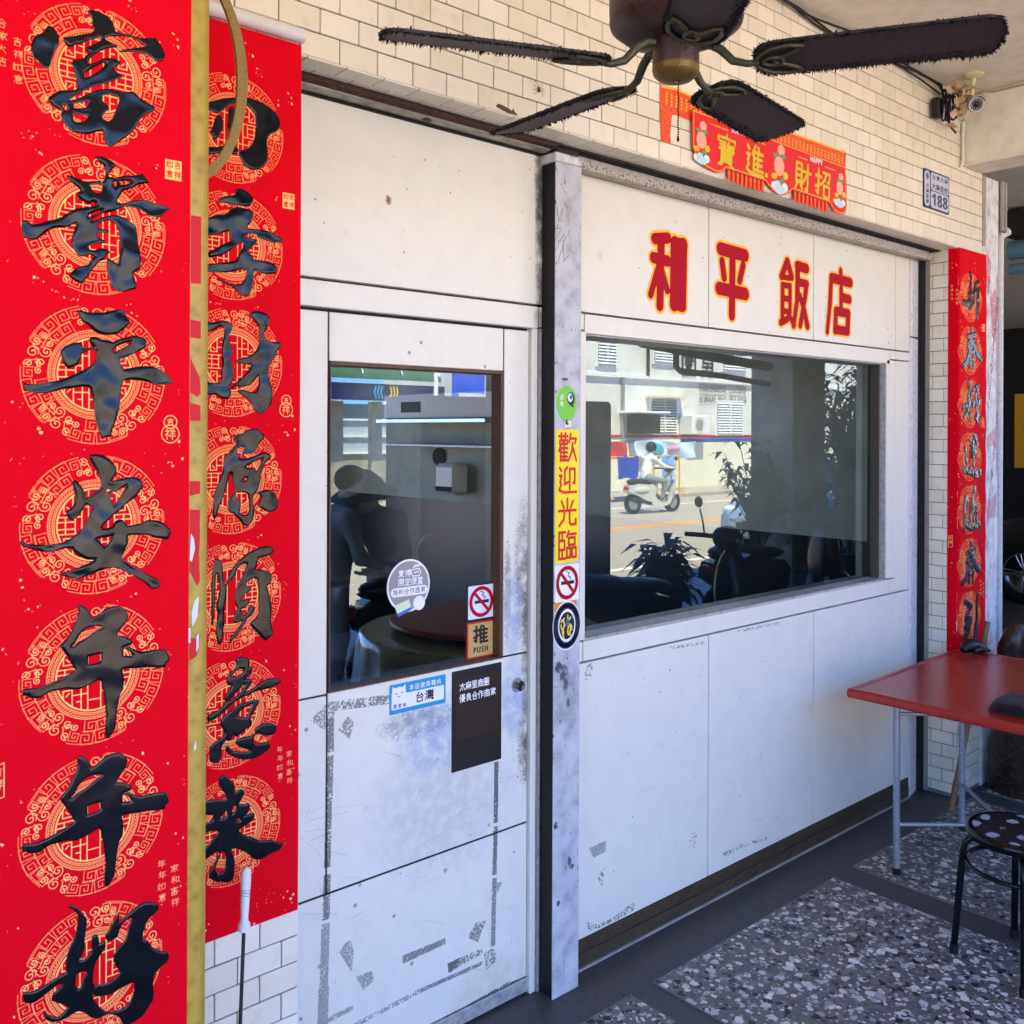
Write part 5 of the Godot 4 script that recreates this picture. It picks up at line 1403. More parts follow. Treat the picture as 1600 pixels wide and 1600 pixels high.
func couplet_image() -> Image:
	var w := 338
	var h := 2043
	var k := 980.0
	var im := Image.create(w, h, false, Image.FORMAT_RGB8)
	im.fill(RED)
	var r := RandomNumberGenerator.new()
	r.seed = 17
	for i in 150:
		var at := Vector2(r.randf() * w, r.randf() * h)
		for j in 1 + r.randi() % 6:
			var p := at + Vector2(r.randfn(0, 14), r.randfn(0, 9))
			var s: float = 0.7 + 2.6 * pow(r.randf(), 5.0)
			dab(im, p, p + Vector2(r.randfn(0, 1.2), r.randfn(0, 1.2)), s, s * 0.7, GILT)
	var md := medallion()
	var ms := md.get_width()
	for i in 7:
		var cy := (0.237 + 0.2685 * i) * k
		for y in ms:
			for x in ms:
				var d := Vector2(x - ms * 0.5, y - ms * 0.5).length()
				if d < 128.0:
					var px := int(w * 0.5 - ms * 0.5) + x
					im.set_pixel(px, int(cy - ms * 0.5) + y, md.get_pixel(x, y))
	# seals and small writing in gilt
	var sx := 290.0
	for q in [[sx, 355.0]]:
		for y in 37:
			for x in 31:
				im.set_pixel(int(q[0]) + x, int(q[1]) + y, GILT)
		var ch := ["如", "吉", "意", "祥"]
		for i in 4:
			glyph_on(im, ch[i], Vector2(q[0] + 2 + (i % 2) * 15, q[1] + 2 + (i / 2) * 18), 13.0, 0.55, RED)
	ring(im, Vector2(302, 840), 12.0, 1.0, GILT, 24)
	ring(im, Vector2(302, 862), 16.5, 1.0, GILT, 30)
	glyph_on(im, "吉", Vector2(295, 833), 14.0, 0.8, GILT)
	glyph_on(im, "祥", Vector2(291, 852), 21.0, 0.9, GILT)
	line(im, P2("6,1412 26,1408 26,1464 6,1468 6,1412"), 1.0, GILT)
	glyph_on(im, "吉", Vector2(9, 1414), 15.0, 0.9, GILT)
	glyph_on(im, "祥", Vector2(8, 1434), 17.0, 0.9, GILT)
	var tx := ["吉祥如意", "合家大吉", "年年如意", "家和富祥"]
	var ps := [Vector2(34, 200), Vector2(10, 176), Vector2(282, 1646), Vector2(306, 1662)]
	for i in 4:
		for j in 4:
			glyph_on(im, tx[i][j], ps[i] + Vector2((j % 2) * 1.5, j * 21.0), 15.0, 0.6, GILT)
	return im

func couplet_sheet(x0: float, x1: float, y0: float, y1: float, z: float, amp: float, sd: int) -> MB:
	var f := noise(3.0, 2, sd)
	var p := []
	var w := 9
	for j in 61:
		for i in w:
			var x: float = lerp(x0, x1, i / float(w - 1))
			var y: float = lerp(y0, y1, j / 60.0)
			p.append(Vector3(x, y, z + amp * f.get_noise_2d(x * 2.0, y)))
	var b := MB.new()
	b.grid(p, w)
	for i in b.u.size():
		b.u[i].y = 1.0 - b.u[i].y
	return b

func couplets() -> void:
	var cloth := picture(couplet_image(), 0.75)
	cloth.metallic_specular = 0.18
	var keep := noise(21.0, 2, 201)
	var deep := [0.0022, 0.0042, 0.0042, 0.0038, 0.0018, 0.0008, 0.0008]
	# the nearest, on the yellow column
	var t := thing("couplet", "tall red couplet on the yellow column, nearest one, with glossy black brush characters", "couplet", Vector3.ZERO, "red new year couplets")
	part("sheet", couplet_sheet(0.394, 0.740, 0.585, 2.671, 0.2935, 0.0008, 203), cloth, t)
	var names := ["fu", "gui", "ping", "an", "nian", "nian", "hao"]
	for i in 7:
		var b := MB.new()
		b.xf = Transform3D(Basis(), Vector3(0.5645, 2.4328 - 0.2674 * i, 0.2935))
		relief(b, outlines_of(BRUSH[names[i]]), 0.000979, Vector2.ZERO, 0.0021, 0.0, 0.0012, 0.0016, 0.004, deep[i], noise(11.0, 2, 210 + i), 1.0)
		part("character", b, M.gloss_black, t)
	# the second, on the tiled pier
	var t2 := thing("couplet", "tall red couplet hanging on the white tiles beside the door under a paper roll", "couplet", Vector3.ZERO, "red new year couplets")
	part("sheet", couplet_sheet(0.788, 1.133, 0.642, 2.727, 0.0065, 0.0012, 204), cloth, t2)
	var n2 := ["si", "ji", "cai", "yuan", "shun", "yi", "lai"]
	for i in 7:
		var b := MB.new()
		b.xf = Transform3D(Basis(), Vector3(0.957, 2.4888 - 0.2685 * i, 0.0065))
		relief(b, outlines_of(BRUSH[n2[i]]), 0.001, Vector2.ZERO, 0.0023, 0.0, 0.0014, 0.0018, 0.004, [0.0014, 0.003, 0.003, 0.0034, 0.0016, 0.0006, 0.0006][i], noise(11.0, 2, 230 + i), 1.0)
		part("character", b, M.gloss_black, t2)
	var roll := MB.new()
	roll.xf = Transform3D(Basis(Vector3(0, 0, 1), PI / 2), Vector3(0.80, 2.744, 0.019))
	roll.lathe([Vector2(0.0, 0.0), Vector2(0.006, 0.002), Vector2(0.012, 0.0), Vector2(0.0165, -0.002), Vector2(0.0175, -0.006), Vector2(0.0175, -0.327), Vector2(0.0165, -0.331), Vector2(0.012, -0.333), Vector2(0.006, -0.329), Vector2(0, -0.329)], 20)
	part("paper_roll", roll, veined(ramp_image(noise(0.09, 2, 205, FastNoiseLite.TYPE_CELLULAR), [[0.0, Color(0.80, 0.79, 0.76)], [1.0, Color(0.92, 0.91, 0.89)]]), 0.12, 0.5, 0.6), t2)
	# the far one, folded round the corner of the pier
	var t3 := thing("couplet", "narrow looking red couplet folded round the corner of the far tiled pier", "couplet", Vector3.ZERO, "red new year couplets")
	var fb := MB.new()
	var pts := []
	var along := [[4.7315, -0.050], [4.7315, -0.012], [4.734, 0.001], [4.7385, 0.0055], [4.80, 0.0062], [4.87, 0.0065], [4.95, 0.006], [5.0, 0.0105], [5.034, 0.0105]]
	var cuts := [0.0, 0.11, 0.145, 0.16, 0.34, 0.55, 0.78, 0.90, 1.0]
	for j in 41:
		for i in 9:
			var rip := 0.0
			if i == 8:
				rip = 0.004 * sin(j * 1.7) * (1.0 if j > 8 else 0.3)
			pts.append(Vector3(along[i][0] + rip, lerp(0.655, 2.7075, j / 40.0), along[i][1]))
	fb.grid(pts, 9)
	for j in 41:
		for i in 9:
			fb.u[j * 9 + i] = Vector2(cuts[i], 1.0 - j / 40.0)
	part("sheet", fb, cloth, t3)
	var n3 := ["新", "春", "好", "運", "隨", "春", "到"]
	for i in 7:
		var b := MB.new()
		b.xf = Transform3D(Basis(), Vector3(4.8745, 2.4888 - 0.2685 * i, 0.0075))
		relief(b, shapes_of(HAND[n3[i]], 0.0), 0.00218, Vector2(-0.11, 0.108), 0.004, 0.0, 0.001, 0.0014, 0.004, 0.003 if i in [2, 3] else 0.001, keep)
		part("character", b, M.gloss_black, t3)


# ------------------------------------------------------------------ signs and stickers
func rounded(lo: Vector2, hi: Vector2, r: float, n := 5) -> PackedVector2Array:
	var p := PackedVector2Array()
	for q in [[Vector2(hi.x - r, hi.y - r), 0.0], [Vector2(lo.x + r, hi.y - r), 0.5], [Vector2(lo.x + r, lo.y + r), 1.0], [Vector2(hi.x - r, lo.y + r), 1.5]]:
		for i in n + 1:
			p.append(q[0] + Vector2.from_angle(PI * (q[1] + 0.5 * i / n)) * r)
	return p

func oval(o: Vector2, r: Vector2, n := 40, a0 := 0.0, a1 := TAU) -> PackedVector2Array:
	var p := PackedVector2Array()
	for i in n:
		p.append(o + Vector2.from_angle(lerp(a0, a1, float(i) / n)) * r)
	return p

func slabs(called: String, poly: PackedVector2Array, z0: float, z1: float, mat: Material, parent: Node) -> MeshInstance3D:
	var b := MB.new()
	b.slab(poly, z0, z1)
	return part(called, b, mat, parent)

func hoop(called: String, o: Vector2, r: Vector2, half: float, z: float, mat: Material, parent: Node) -> void:
	var p := oval(o, r, 48)
	p.append(p[0])
	var b := MB.new()
	relief(b, [{"w": half, "rings": [p]}], 1.0, Vector2.ZERO, half * 0.6, 0.0, z, 0.0, 0.003, 0.0, null, 1.0)
	part(called, b, mat, parent)

func strokes(called: String, list: Array, half: float, z: float, mat: Material, parent: Node, cell := 0.0008) -> void:
	var sh := []
	for q in list:
		var p := P2(q)
		for i in p.size():
			p[i] *= 0.001
		sh.append({"w": half, "rings": [p]})
	var b := MB.new()
	relief(b, sh, 1.0, Vector2.ZERO, cell, 0.0, z, 0.0, 0.003, 0.0, null, 1.0)
	part(called, b, mat, parent)

func no_smoking(t: Node3D, o: Vector2, r: Vector2, z: float, wob: bool) -> void:
	slabs("cigarette", rounded(o + Vector2(-0.55, -0.1) * r, o + Vector2(0.62, 0.1) * r, 0.001), z, z + 0.0004, M.black_print, t)
	var sm := MB.new()
	var p := PackedVector2Array()
	for i in 12:
		p.append(o + Vector2(0.25 + 0.1 * sin(i * 1.0) - i * 0.02, 0.2 + i * 0.045) * r)
	relief(sm, [{"w": 0.0014, "rings": [p]}], 1.0, Vector2.ZERO, 0.0007, 0.0, z + 0.0004, 0.0, 0.003, 0.0, null, 1.0)
	part("smoke_mark", sm, M.black_print, t)
	hoop("red_ring", o, r * 0.88, r.y * 0.12, z + 0.0007, M.red_paint, t)
	var b := MB.new()
	relief(b, [{"w": r.y * 0.10, "rings": [PackedVector2Array([o + Vector2(-0.6, 0.62) * r, o + Vector2(0.6, -0.62) * r])]}], 1.0, Vector2.ZERO, 0.0012, 0.0, z + 0.001, 0.0, 0.003, 0.0, null, 1.0)
	part("red_slash", b, M.red_paint, t)

func signs_and_stickers() -> void:
	var zp := -0.0985
	# --- on the steel post
	var t := thing("sticker", "yellow upright welcome sticker with four red characters on the steel post", "sticker")
	slabs("sheet", rounded(Vector2(2.0893, 1.3795), Vector2(2.1945, 1.8045), 0.001, 1), zp - 0.001, zp, plain(Color(0.97, 0.86, 0.02), 0.5), t)
	write(t, "歡迎光臨", Vector3(2.0995, 1.796, zp + 0.0006), 0.0955, Vector2(0, -0.1045), 4.6, plain(Color(0.80, 0.06, 0.10), 0.5), Basis(), 0.9, 48)
	t = thing("sticker", "white square no smoking sticker with red ring on the steel post below the yellow one", "sticker")
	slabs("sheet", rounded(Vector2(2.0885, 1.256), Vector2(2.197, 1.372), 0.002, 2), zp - 0.001, zp, M.white_print, t)
	no_smoking(t, Vector2(2.143, 1.315), Vector2(0.049, 0.054), zp + 0.0005, false)
	t = thing("sticker", "round navy club emblem sticker with a gold horse rider on the steel post", "sticker")
	var eo := Vector2(2.1425, 1.178)
	slabs("corner_scrap", rounded(Vector2(2.0895, 1.225), Vector2(2.188, 1.2555), 0.001, 1), zp - 0.001, zp - 0.0002, plain(Color(0.85, 0.55, 0.2), 0.6), t)
	slabs("rim", oval(eo, Vector2(0.062, 0.079)), zp - 0.001, zp, M.white_print, t)
	var navy := plain(Color(0.06, 0.09, 0.20), 0.4)
	hoop("navy_band", eo, Vector2(0.0495, 0.0635), 0.0105, zp + 0.0004, navy, t)
	slabs("navy_disc", oval(eo, Vector2(0.0335, 0.0435)), zp, zp + 0.0005, navy, t)
	var bl := MB.new()
	for i in 13:
		var a := PI * (0.86 - 0.72 * i / 12.0)
		_mark(bl, eo, a, zp + 0.0007, i)
	for i in 11:
		var a := PI * (1.2 + 0.6 * i / 10.0)
		_mark(bl, eo, a, zp + 0.0007, i + 3)
	part("ring_lettering", bl, M.white_print, t)
	var gold := plain(Color(0.93, 0.78, 0.30), 0.4)
	strokes("horse_and_rider", ["2124,1166 2132,1180 2146,1186 2156,1178", "2132,1180 2126,1196 2120,1198 2117,1192", "2126,1196 2130,1202", "2124,1166 2119,1170 2116,1182", "2124,1168 2128,1158 2125,1150", "2155,1178 2160,1166 2155,1154 2158,1145", "2150,1176 2146,1160 2149,1148", "2158,1180 2164,1172 2163,1162", "2145,1188 2146,1204", "2146,1200 2154,1196 2159,1203", "2146,1208 2146,1210", "2122,1162 2128,1140"], 0.0032, zp + 0.0008, gold, t)
	slabs("shield", oval(Vector2(2.144, 1.187), Vector2(0.009, 0.013), 16), zp + 0.0012, zp + 0.0016, plain(Color(0.16, 0.45, 0.50), 0.4), t)
	t = thing("sticker", "green balloon shaped sticker with a bird high on the steel post", "sticker")
	slabs("sheet", oval(Vector2(2.1385, 1.8875), Vector2(0.044, 0.056)), zp - 0.001, zp, plain(Color(0.45, 0.78, 0.20), 0.45), t)
	slabs("bird_head", oval(Vector2(2.156, 1.904), Vector2(0.017, 0.02), 24), zp, zp + 0.0005, M.black_print, t)
	slabs("bird_face", oval(Vector2(2.153, 1.906), Vector2(0.011, 0.014), 20), zp + 0.0005, zp + 0.0009, M.white_print, t)
	slabs("bird_eye", oval(Vector2(2.156, 1.908), Vector2(0.006, 0.008), 16), zp + 0.0009, zp + 0.0012, plain(Color(0.1, 0.35, 0.55), 0.4), t)
	strokes("bird_body", ["2150,1890 2160,1886 2170,1890", "2160,1886 2164,1878", "2152,1884 2166,1880"], 0.003, zp + 0.0006, M.black_print, t)
	slabs("bird_beak", P2("2.139,1.908 2.147,1.912 2.147,1.902"), zp, zp + 0.0008, M.yellow_line, t)
	write(t, "好年", Vector3(2.108, 1.916, zp + 0.0005), 0.02, Vector2(0, -0.021), 5.0, M.white_print, Basis(), 0.85, 20)
	strokes("string", ["2138,1832 2136,1826 2142,1822"], 0.004, zp + 0.0004, M.black_print, t)
	t = thing("tag", "small torn white paper tag under the green sticker on the post", "label")
	slabs("sheet", P2("2.128,1.809 2.160,1.812 2.159,1.832 2.144,1.834 2.130,1.83"), zp - 0.001, zp, plain(Color(0.88, 0.85, 0.80), 0.7), t)
	# --- on the door pane and panel
	var zg := -0.2175
	t = thing("sticker", "round pale sticker on the door pane with white lettering and a booklet picture", "sticker")
	var so := Vector2(1.612, 1.346)
	slabs("rim", oval(so, Vector2(0.076, 0.077)), zg - 0.001, zg, M.white_print, t)
	slabs("disc", oval(so, Vector2(0.0705, 0.0715)), zg, zg + 0.0004, plain(Color(0.58, 0.56, 0.54), 0.5), t)
	write(t, "東博", Vector3(1.574, 1.394, zg + 0.0008), 0.0225, Vector2(0.0235, 0), 5.4, M.white_print, Basis(), 0.95, 26)
	write(t, "限定便當", Vector3(1.574, 1.3685, zg + 0.0008), 0.0225, Vector2(0.0225, 0), 5.2, M.white_print, Basis(), 0.95, 26)
	strokes("box_drawing", ["1622,1391 1648,1393 1654,1384 1648,1372 1626,1372 1620,1382 1622,1391", "1630,1382 1646,1384", "1626,1398 1656,1402", "1630,1403 1654,1406"], 0.0016, zg + 0.0008, M.white_print, t)
	slabs("name_strip", rounded(Vector2(1.549, 1.3165), Vector2(1.679, 1.3425), 0.0125), zg + 0.0004, zg + 0.0008, M.white_print, t)
	write(t, "特約合作商家", Vector3(1.556, 1.339, zg + 0.0011), 0.0185, Vector2(0.0196, 0), 4.5, plain(Color(0.35, 0.35, 0.36), 0.5), Basis(), 0.92, 24)
	slabs("booklet", P2("1.563,1.292 1.612,1.306 1.620,1.283 1.571,1.268"), zg + 0.0004, zg + 0.0008, plain(Color(0.83, 0.88, 0.74), 0.5), t)
	slabs("booklet_spine", P2("1.571,1.268 1.620,1.283 1.621,1.274 1.574,1.2585"), zg + 0.0004, zg + 0.001, plain(Color(0.2, 0.4, 0.72), 0.5), t)
	slabs("white_spot", oval(Vector2(1.649, 1.291), Vector2(0.021, 0.021), 28), zg + 0.0004, zg + 0.0007, M.white_print, t)
	t = thing("sticker", "dark framed no smoking sticker above the push sign on the door pane", "sticker")
	slabs("frame", rounded(Vector2(1.8295, 1.212), Vector2(1.9385, 1.3235), 0.004), zg - 0.001, zg, M.black, t)
	slabs("sheet", rounded(Vector2(1.834, 1.216), Vector2(1.9355, 1.319), 0.003), zg, zg + 0.0005, plain(Color(0.86, 0.87, 0.90), 0.4), t)
	no_smoking(t, Vector2(1.886, 1.268), Vector2(0.048, 0.048), zg + 0.001, true)
	t = thing("sign", "gold push plate with red border at the lower corner of the door pane", "sign")
	slabs("border", rounded(Vector2(1.829, 1.0945), Vector2(1.9375, 1.2075), 0.004), zg - 0.001, zg + 0.0004, plain(Color(0.72, 0.10, 0.12), 0.4), t)
	slabs("plate", rounded(Vector2(1.8345, 1.0995), Vector2(1.933, 1.202), 0.003), zg + 0.0004, zg + 0.0012, plain(Color(0.80, 0.68, 0.42), 0.35, 0.2), t)
	write(t, "推", Vector3(1.8545, 1.1945, zg + 0.0018), 0.056, Vector2.ZERO, 7.0, M.black_print, Basis(), 1.05, 46)
	latin(t, "PUSH", Vector3(1.884, 1.1195, zg + 0.0016), 0.0175, M.black_print)
	var zd := -0.1845
	t = thing("sign", "blue bordered origin sign with a pig face on the white door panel", "sign")
	slabs("sheet", rounded(Vector2(1.5235, 0.9905), Vector2(1.7235, 1.0755), 0.003, 2), zd - 0.001, zd, plain(Color(0.06, 0.58, 0.78), 0.4), t)
	slabs("white_field", rounded(Vector2(1.531, 1.003), Vector2(1.717, 1.045), 0.003, 2), zd, zd + 0.0004, M.white_print, t)
	slabs("pig_head", oval(Vector2(1.556, 1.045), Vector2(0.025, 0.0215), 28), zd, zd + 0.0008, M.white_print, t)
	slabs("pig_ear", P2("1.533,1.052 1.534,1.07 1.547,1.062"), zd, zd + 0.0007, M.white_print, t)
	slabs("pig_ear", P2("1.566,1.062 1.579,1.071 1.579,1.052"), zd, zd + 0.0007, M.white_print, t)
	strokes("pig_face", ["1543,1047 1547,1049 1551,1047", "1562,1048 1566,1050 1570,1048", "1552,1040 1556,1038 1560,1040"], 0.0012, zd + 0.0011, plain(Color(0.1, 0.5, 0.7), 0.4), t)
	write(t, "本店使用豬肉", Vector3(1.592, 1.0665, zd + 0.0007), 0.0165, Vector2(0.0195, 0), 5.5, M.white_print, Basis(), 1.0, 26)
	write(t, "台灣", Vector3(1.612, 1.041, zd + 0.0008), 0.0305, Vector2(0.036, 0), 5.5, M.black_print, Basis(), 1.08, 40)
	write(t, "原產地", Vector3(1.5365, 1.0185, zd + 0.0008), 0.0125, Vector2(0.016, 0), 6.0, plain(Color(0.1, 0.45, 0.62), 0.4), Basis(), 1.0, 22)
	t = thing("sign", "black and brown wood grain partner shop sign on the door below the push plate", "sign")
	slabs("board", rounded(Vector2(1.7465, 0.7755), Vector2(1.9415, 1.0775), 0.002, 1), zd - 0.001, zd + 0.0012, plain(Color(0.06, 0.06, 0.065), 0.5), t)
	var wi := bx("wood_field", Vector3(1.760, 0.868, zd + 0.001), Vector3(1.928, 1.053, zd + 0.0018), veined(wood_image(Color(0.13, 0.075, 0.05), Color(0.20, 0.12, 0.085), 33), 0.14, 0.45), t)
	write(t, "太麻里商圈", Vector3(1.774, 1.0395, zd + 0.0024), 0.0245, Vector2(0.0235, 0), 5.4, M.white_print, Basis(), 0.92, 32)
	write(t, "優良合作商家", Vector3(1.774, 1.0045, zd + 0.0024), 0.0245, Vector2(0.0242, 0), 5.4, M.white_print, Basis(), 0.92, 32)
	# --- house number
	t = thing("house_number_plate", "blue rimmed enamel house number plate 188 on the tiles", "number plate")
	var zn := 0.006
	var nb := plain(Color(0.10, 0.17, 0.42), 0.4)
	var nw := plain(Color(0.78, 0.80, 0.84), 0.4)
	slabs("plate", rounded(Vector2(4.348, 2.848), Vector2(4.613, 3.029), 0.006), 0.0025, zn, nb, t)
	slabs("number_field", rounded(Vector2(4.422, 2.8565), Vector2(4.6065, 2.934), 0.014), zn, zn + 0.0006, nw, t)
	slabs("street_field", rounded(Vector2(4.422, 2.9385), Vector2(4.6065, 3.0215), 0.014), zn, zn + 0.0006, nw, t)
	slabs("town_field", rounded(Vector2(4.358, 2.8565), Vector2(4.412, 3.0215), 0.024), zn, zn + 0.0006, nw, t)
	latin(t, "188", Vector3(4.514, 2.895, zn + 0.001), 0.056, nb, true, Basis(), 1.35)
	write(t, "大麻里街", Vector3(4.432, 2.973, zn + 0.001), 0.03, Vector2(0.042, 0), 6.0, nb, Basis(), 1.3, 26)
	write(t, "台東太麻", Vector3(4.434, 3.014, zn + 0.001), 0.024, Vector2(0.042, 0), 6.0, nb, Basis(), 1.5, 24)
	write(t, "太麻里鄉", Vector3(4.370, 2.962, zn + 0.001), 0.021, Vector2(0, -0.0245), 6.0, nb, Basis(), 1.5, 24)
	slabs("town_mark", oval(Vector2(4.385, 2.996), Vector2(0.016, 0.016), 20), zn + 0.0006, zn + 0.001, plain(Color(0.1, 0.5, 0.6), 0.4), t)
	slabs("town_mark_dot", oval(Vector2(4.387, 2.990), Vector2(0.009, 0.008), 16), zn + 0.001, zn + 0.0014, plain(Color(0.75, 0.35, 0.12), 0.4), t)
	festive_banner()

func _mark(b: MB, o: Vector2, a: float, z: float, k: int) -> void:
	var c := o + Vector2(cos(a) * 0.0495, sin(a) * 0.0635)
	var out := Vector2(cos(a), sin(a))
	var al := out.orthogonal()
	var s := 0.0042
	b.xf = Transform3D(Basis(Vector3(al.x, al.y, 0) * -1.0, Vector3(out.x, out.y, 0), Vector3(0, 0, 1)), Vector3(c.x, c.y, z))
	var ch: String = ["合", "里", "吉", "台", "用", "良", "東"][k % 7]
	relief(b, shapes_of(STROKES[ch], 7.5), 0.0001, Vector2(-0.005, 0.005), 0.0006, 0.0, 0.0)

func festive_banner() -> void:
	var t := thing("fringe_banner", "old orange plastic fringe strip stuck to the tiles behind the red fortune banner", "banner")
	var om := veined(ramp_image(noise(0.04, 4, 240), [[0.0, Color(0.78, 0.16, 0.03)], [0.5, Color(0.92, 0.30, 0.05)], [1.0, Color(0.96, 0.45, 0.12)]]), 0.3, 0.3)
	om.clearcoat_enabled = true
	om.clearcoat = 0.5
	var z := 0.0045
	slabs("top_band", P2("2.468,2.862 2.56,2.874 2.70,2.868 2.9,2.87 3.2,2.87 3.45,2.868 3.655,2.872 3.660,2.968 3.5,2.957 3.40,2.965 3.1,2.96 2.9,2.962 2.7,2.956 2.55,2.966 2.466,2.955"), z - 0.001, z, om, t)
	slabs("end_strip", P2("2.468,2.862 2.474,2.768 2.523,2.770 2.518,2.80 2.523,2.83 2.530,2.872"), z - 0.001, z + 0.0004, om, t)
	slabs("end_strip", P2("3.597,2.874 3.612,2.795 3.668,2.792 3.661,2.872"), z - 0.001, z + 0.0004, om, t)
	var gb := MB.new()
	for i in 44:
		var x := 2.50 + i * 0.0262
		var w := 0.006
		for j in 4:
			var y := 2.934 - j * 0.011
			gb.slab(PackedVector2Array([Vector2(x - w, y), Vector2(x + w * 0.4, y - 0.004), Vector2(x + w, y + 0.003), Vector2(x, y + 0.006)]), z, z + 0.0008)
	gb.slab(P2("2.47,2.956 2.55,2.966 2.7,2.956 2.9,2.962 3.1,2.96 3.4,2.965 3.65,2.964 3.65,2.958 3.4,2.957 3.1,2.953 2.9,2.955 2.7,2.949 2.55,2.957 2.47,2.948"), z, z + 0.0008)
	part("gilt_fringe", gb, plain(Color(0.98, 0.72, 0.22), 0.35), t)
	var f := thing("fortune_banner", "red fortune banner with gold brush characters hung over the shop window", "banner")
	var z2 := 0.014
	var rm := plain(Color(0.88, 0.03, 0.10), 0.45)
	var p := P2("2.624,2.910 2.628,2.78 2.650,2.742 2.700,2.722 2.76,2.715 2.80,2.722 2.822,2.742 3.065,2.738 3.085,2.722 3.13,2.705 3.185,2.705 3.23,2.722 3.25,2.738 3.52,2.730 3.545,2.702 3.60,2.693 3.64,2.706 3.652,2.74 3.640,2.90 3.13,2.906")
	slabs("sheet", p, z2 - 0.0012, z2, rm, f)
	var lb := MB.new()
	lb.slab(P2("2.826,2.742 3.062,2.738 3.058,2.698 2.95,2.694 2.83,2.712"), z2 - 0.0035, z2 - 0.0024)
	lb.slab(P2("3.252,2.738 3.518,2.730 3.512,2.692 3.255,2.698"), z2 - 0.0035, z2 - 0.0024)
	lb = MB.new()
	lb.slab(P2("2.826,2.742 3.062,2.738 3.058,2.698 2.95,2.694 2.83,2.712"), z2 - 0.0035, z2 - 0.0024)
	var lb2 := MB.new()
	lb2.slab(P2("3.252,2.738 3.518,2.730 3.512,2.692 3.255,2.698"), z2 - 0.0035, z2 - 0.0024)
	part("lower_flap", lb2, plain(Color(0.74, 0.02, 0.07), 0.45), f)
	part("lower_flap", lb, plain(Color(0.74, 0.02, 0.07), 0.45), f)
	var br := MB.new()
	for i in 9:
		for q in [[2.838 + i * 0.0262, 2.741 - i * 0.0004], [3.264 + i * 0.0288, 2.737 - i * 0.0008]]:
			br.slab(oval(Vector2(q[0], q[1] - 0.014), Vector2(0.0088, 0.012), 12), z2, z2 + 0.0006)
			br.slab(PackedVector2Array([Vector2(q[0] - 0.007, q[1] - 0.024), Vector2(q[0] + 0.007, q[1] - 0.024), Vector2(q[0] + 0.006, q[1] - 0.044), Vector2(q[0] - 0.006, q[1] - 0.044)]), z2 - 0.0024, z2 + 0.0004)
	part("lantern_border", br, plain(Color(0.93, 0.36, 0.10), 0.45), f)
	strokes("gold_piping", ["2630,2905 3130,2900 3636,2894", "2634,2900 2634,2780 2656,2748 2704,2728 2760,2721 2798,2727 2818,2746 3066,2743 3090,2727 3134,2711 3184,2711 3226,2727 3248,2743 3518,2736 3548,2708 3600,2699 3636,2711 3646,2742 3634,2892", "2730,2880 2830,2878", "2960,2876 3060,2874", "3285,2872 3350,2871", "3480,2869 3560,2868"], 0.0022, z2 + 0.0006, plain(Color(0.98, 0.66, 0.20), 0.4), f, 0.0016)
	var gold := veined(ramp_image(noise(0.3, 2, 241), [[0.0, Color(0.70, 0.58, 0.05)], [1.0, Color(0.95, 0.86, 0.22)]]), 0.15, 0.5)
	var names := ["寶", "進", "財", "招"]
	var xs := [2.765, 2.940, 3.262, 3.410]
	for i in 4:
		var b := MB.new()
		b.xf = Transform3D(Basis(Vector3(0, 0, 1), -0.05), Vector3(xs[i], 2.866 - i * 0.003, z2 + 0.0008))
		relief(b, shapes_of(STROKES[names[i]], 5.4 if i != 0 else 4.4), 0.00118, Vector2.ZERO, 0.002, 0.0, 0.0, 0.001)
		part("character", b, gold, f)
	latin(f, "HAPPY", Vector3(2.896, 2.886, z2 + 0.001), 0.021, M.white_print)
	latin(f, "HAPPY", Vector3(3.414, 2.880, z2 + 0.001), 0.021, M.white_print)
	# plain festive ornaments: peaches, ingots, clouds and leaves
	var pk := plain(Color(0.95, 0.66, 0.56), 0.5)
	var gn := plain(Color(0.30, 0.62, 0.42), 0.5)
	var sk := plain(Color(0.72, 0.86, 0.90), 0.5)
	var yl := plain(Color(0.96, 0.76, 0.16), 0.45)
	for q in [[2.680, 2.80, 1.0], [3.158, 2.795, 1.25], [3.596, 2.79, 0.95]]:
		var o := Vector2(q[0], q[1])
		var s: float = q[2]
		var bb := [[MB.new(), pk, "peach"], [MB.new(), gn, "leaf_print"], [MB.new(), sk, "cloud_print"], [MB.new(), yl, "ingot_print"], [MB.new(), M.white_print, "white_print"]]
		bb[4][0].slab(oval(o + Vector2(-0.026, -0.052) * s, Vector2(0.02, 0.014) * s, 16), z2, z2 + 0.0006)
		bb[4][0].slab(oval(o + Vector2(0.028, -0.048) * s, Vector2(0.016, 0.014) * s, 16), z2, z2 + 0.0006)
		bb[2][0].slab(oval(o + Vector2(0.0, -0.058) * s, Vector2(0.03, 0.014) * s, 18), z2, z2 + 0.001)
		bb[2][0].slab(oval(o + Vector2(-0.01, -0.044) * s, Vector2(0.016, 0.012) * s, 16), z2, z2 + 0.0014)
		bb[0][0].slab(oval(o + Vector2(-0.004, 0.012) * s, Vector2(0.027, 0.03) * s, 22), z2, z2 + 0.0018)
		bb[0][0].slab(oval(o + Vector2(0.006, 0.062) * s, Vector2(0.019, 0.017) * s, 18), z2, z2 + 0.0018)
		bb[1][0].slab(oval(o + Vector2(-0.024, 0.042) * s, Vector2(0.014, 0.007) * s, 14), z2, z2 + 0.0022)
		bb[1][0].slab(oval(o + Vector2(0.016, 0.044) * s, Vector2(0.015, 0.007) * s, 14), z2, z2 + 0.0022)
		bb[1][0].slab(oval(o + Vector2(0.012, -0.03) * s, Vector2(0.013, 0.008) * s, 14), z2, z2 + 0.0022)
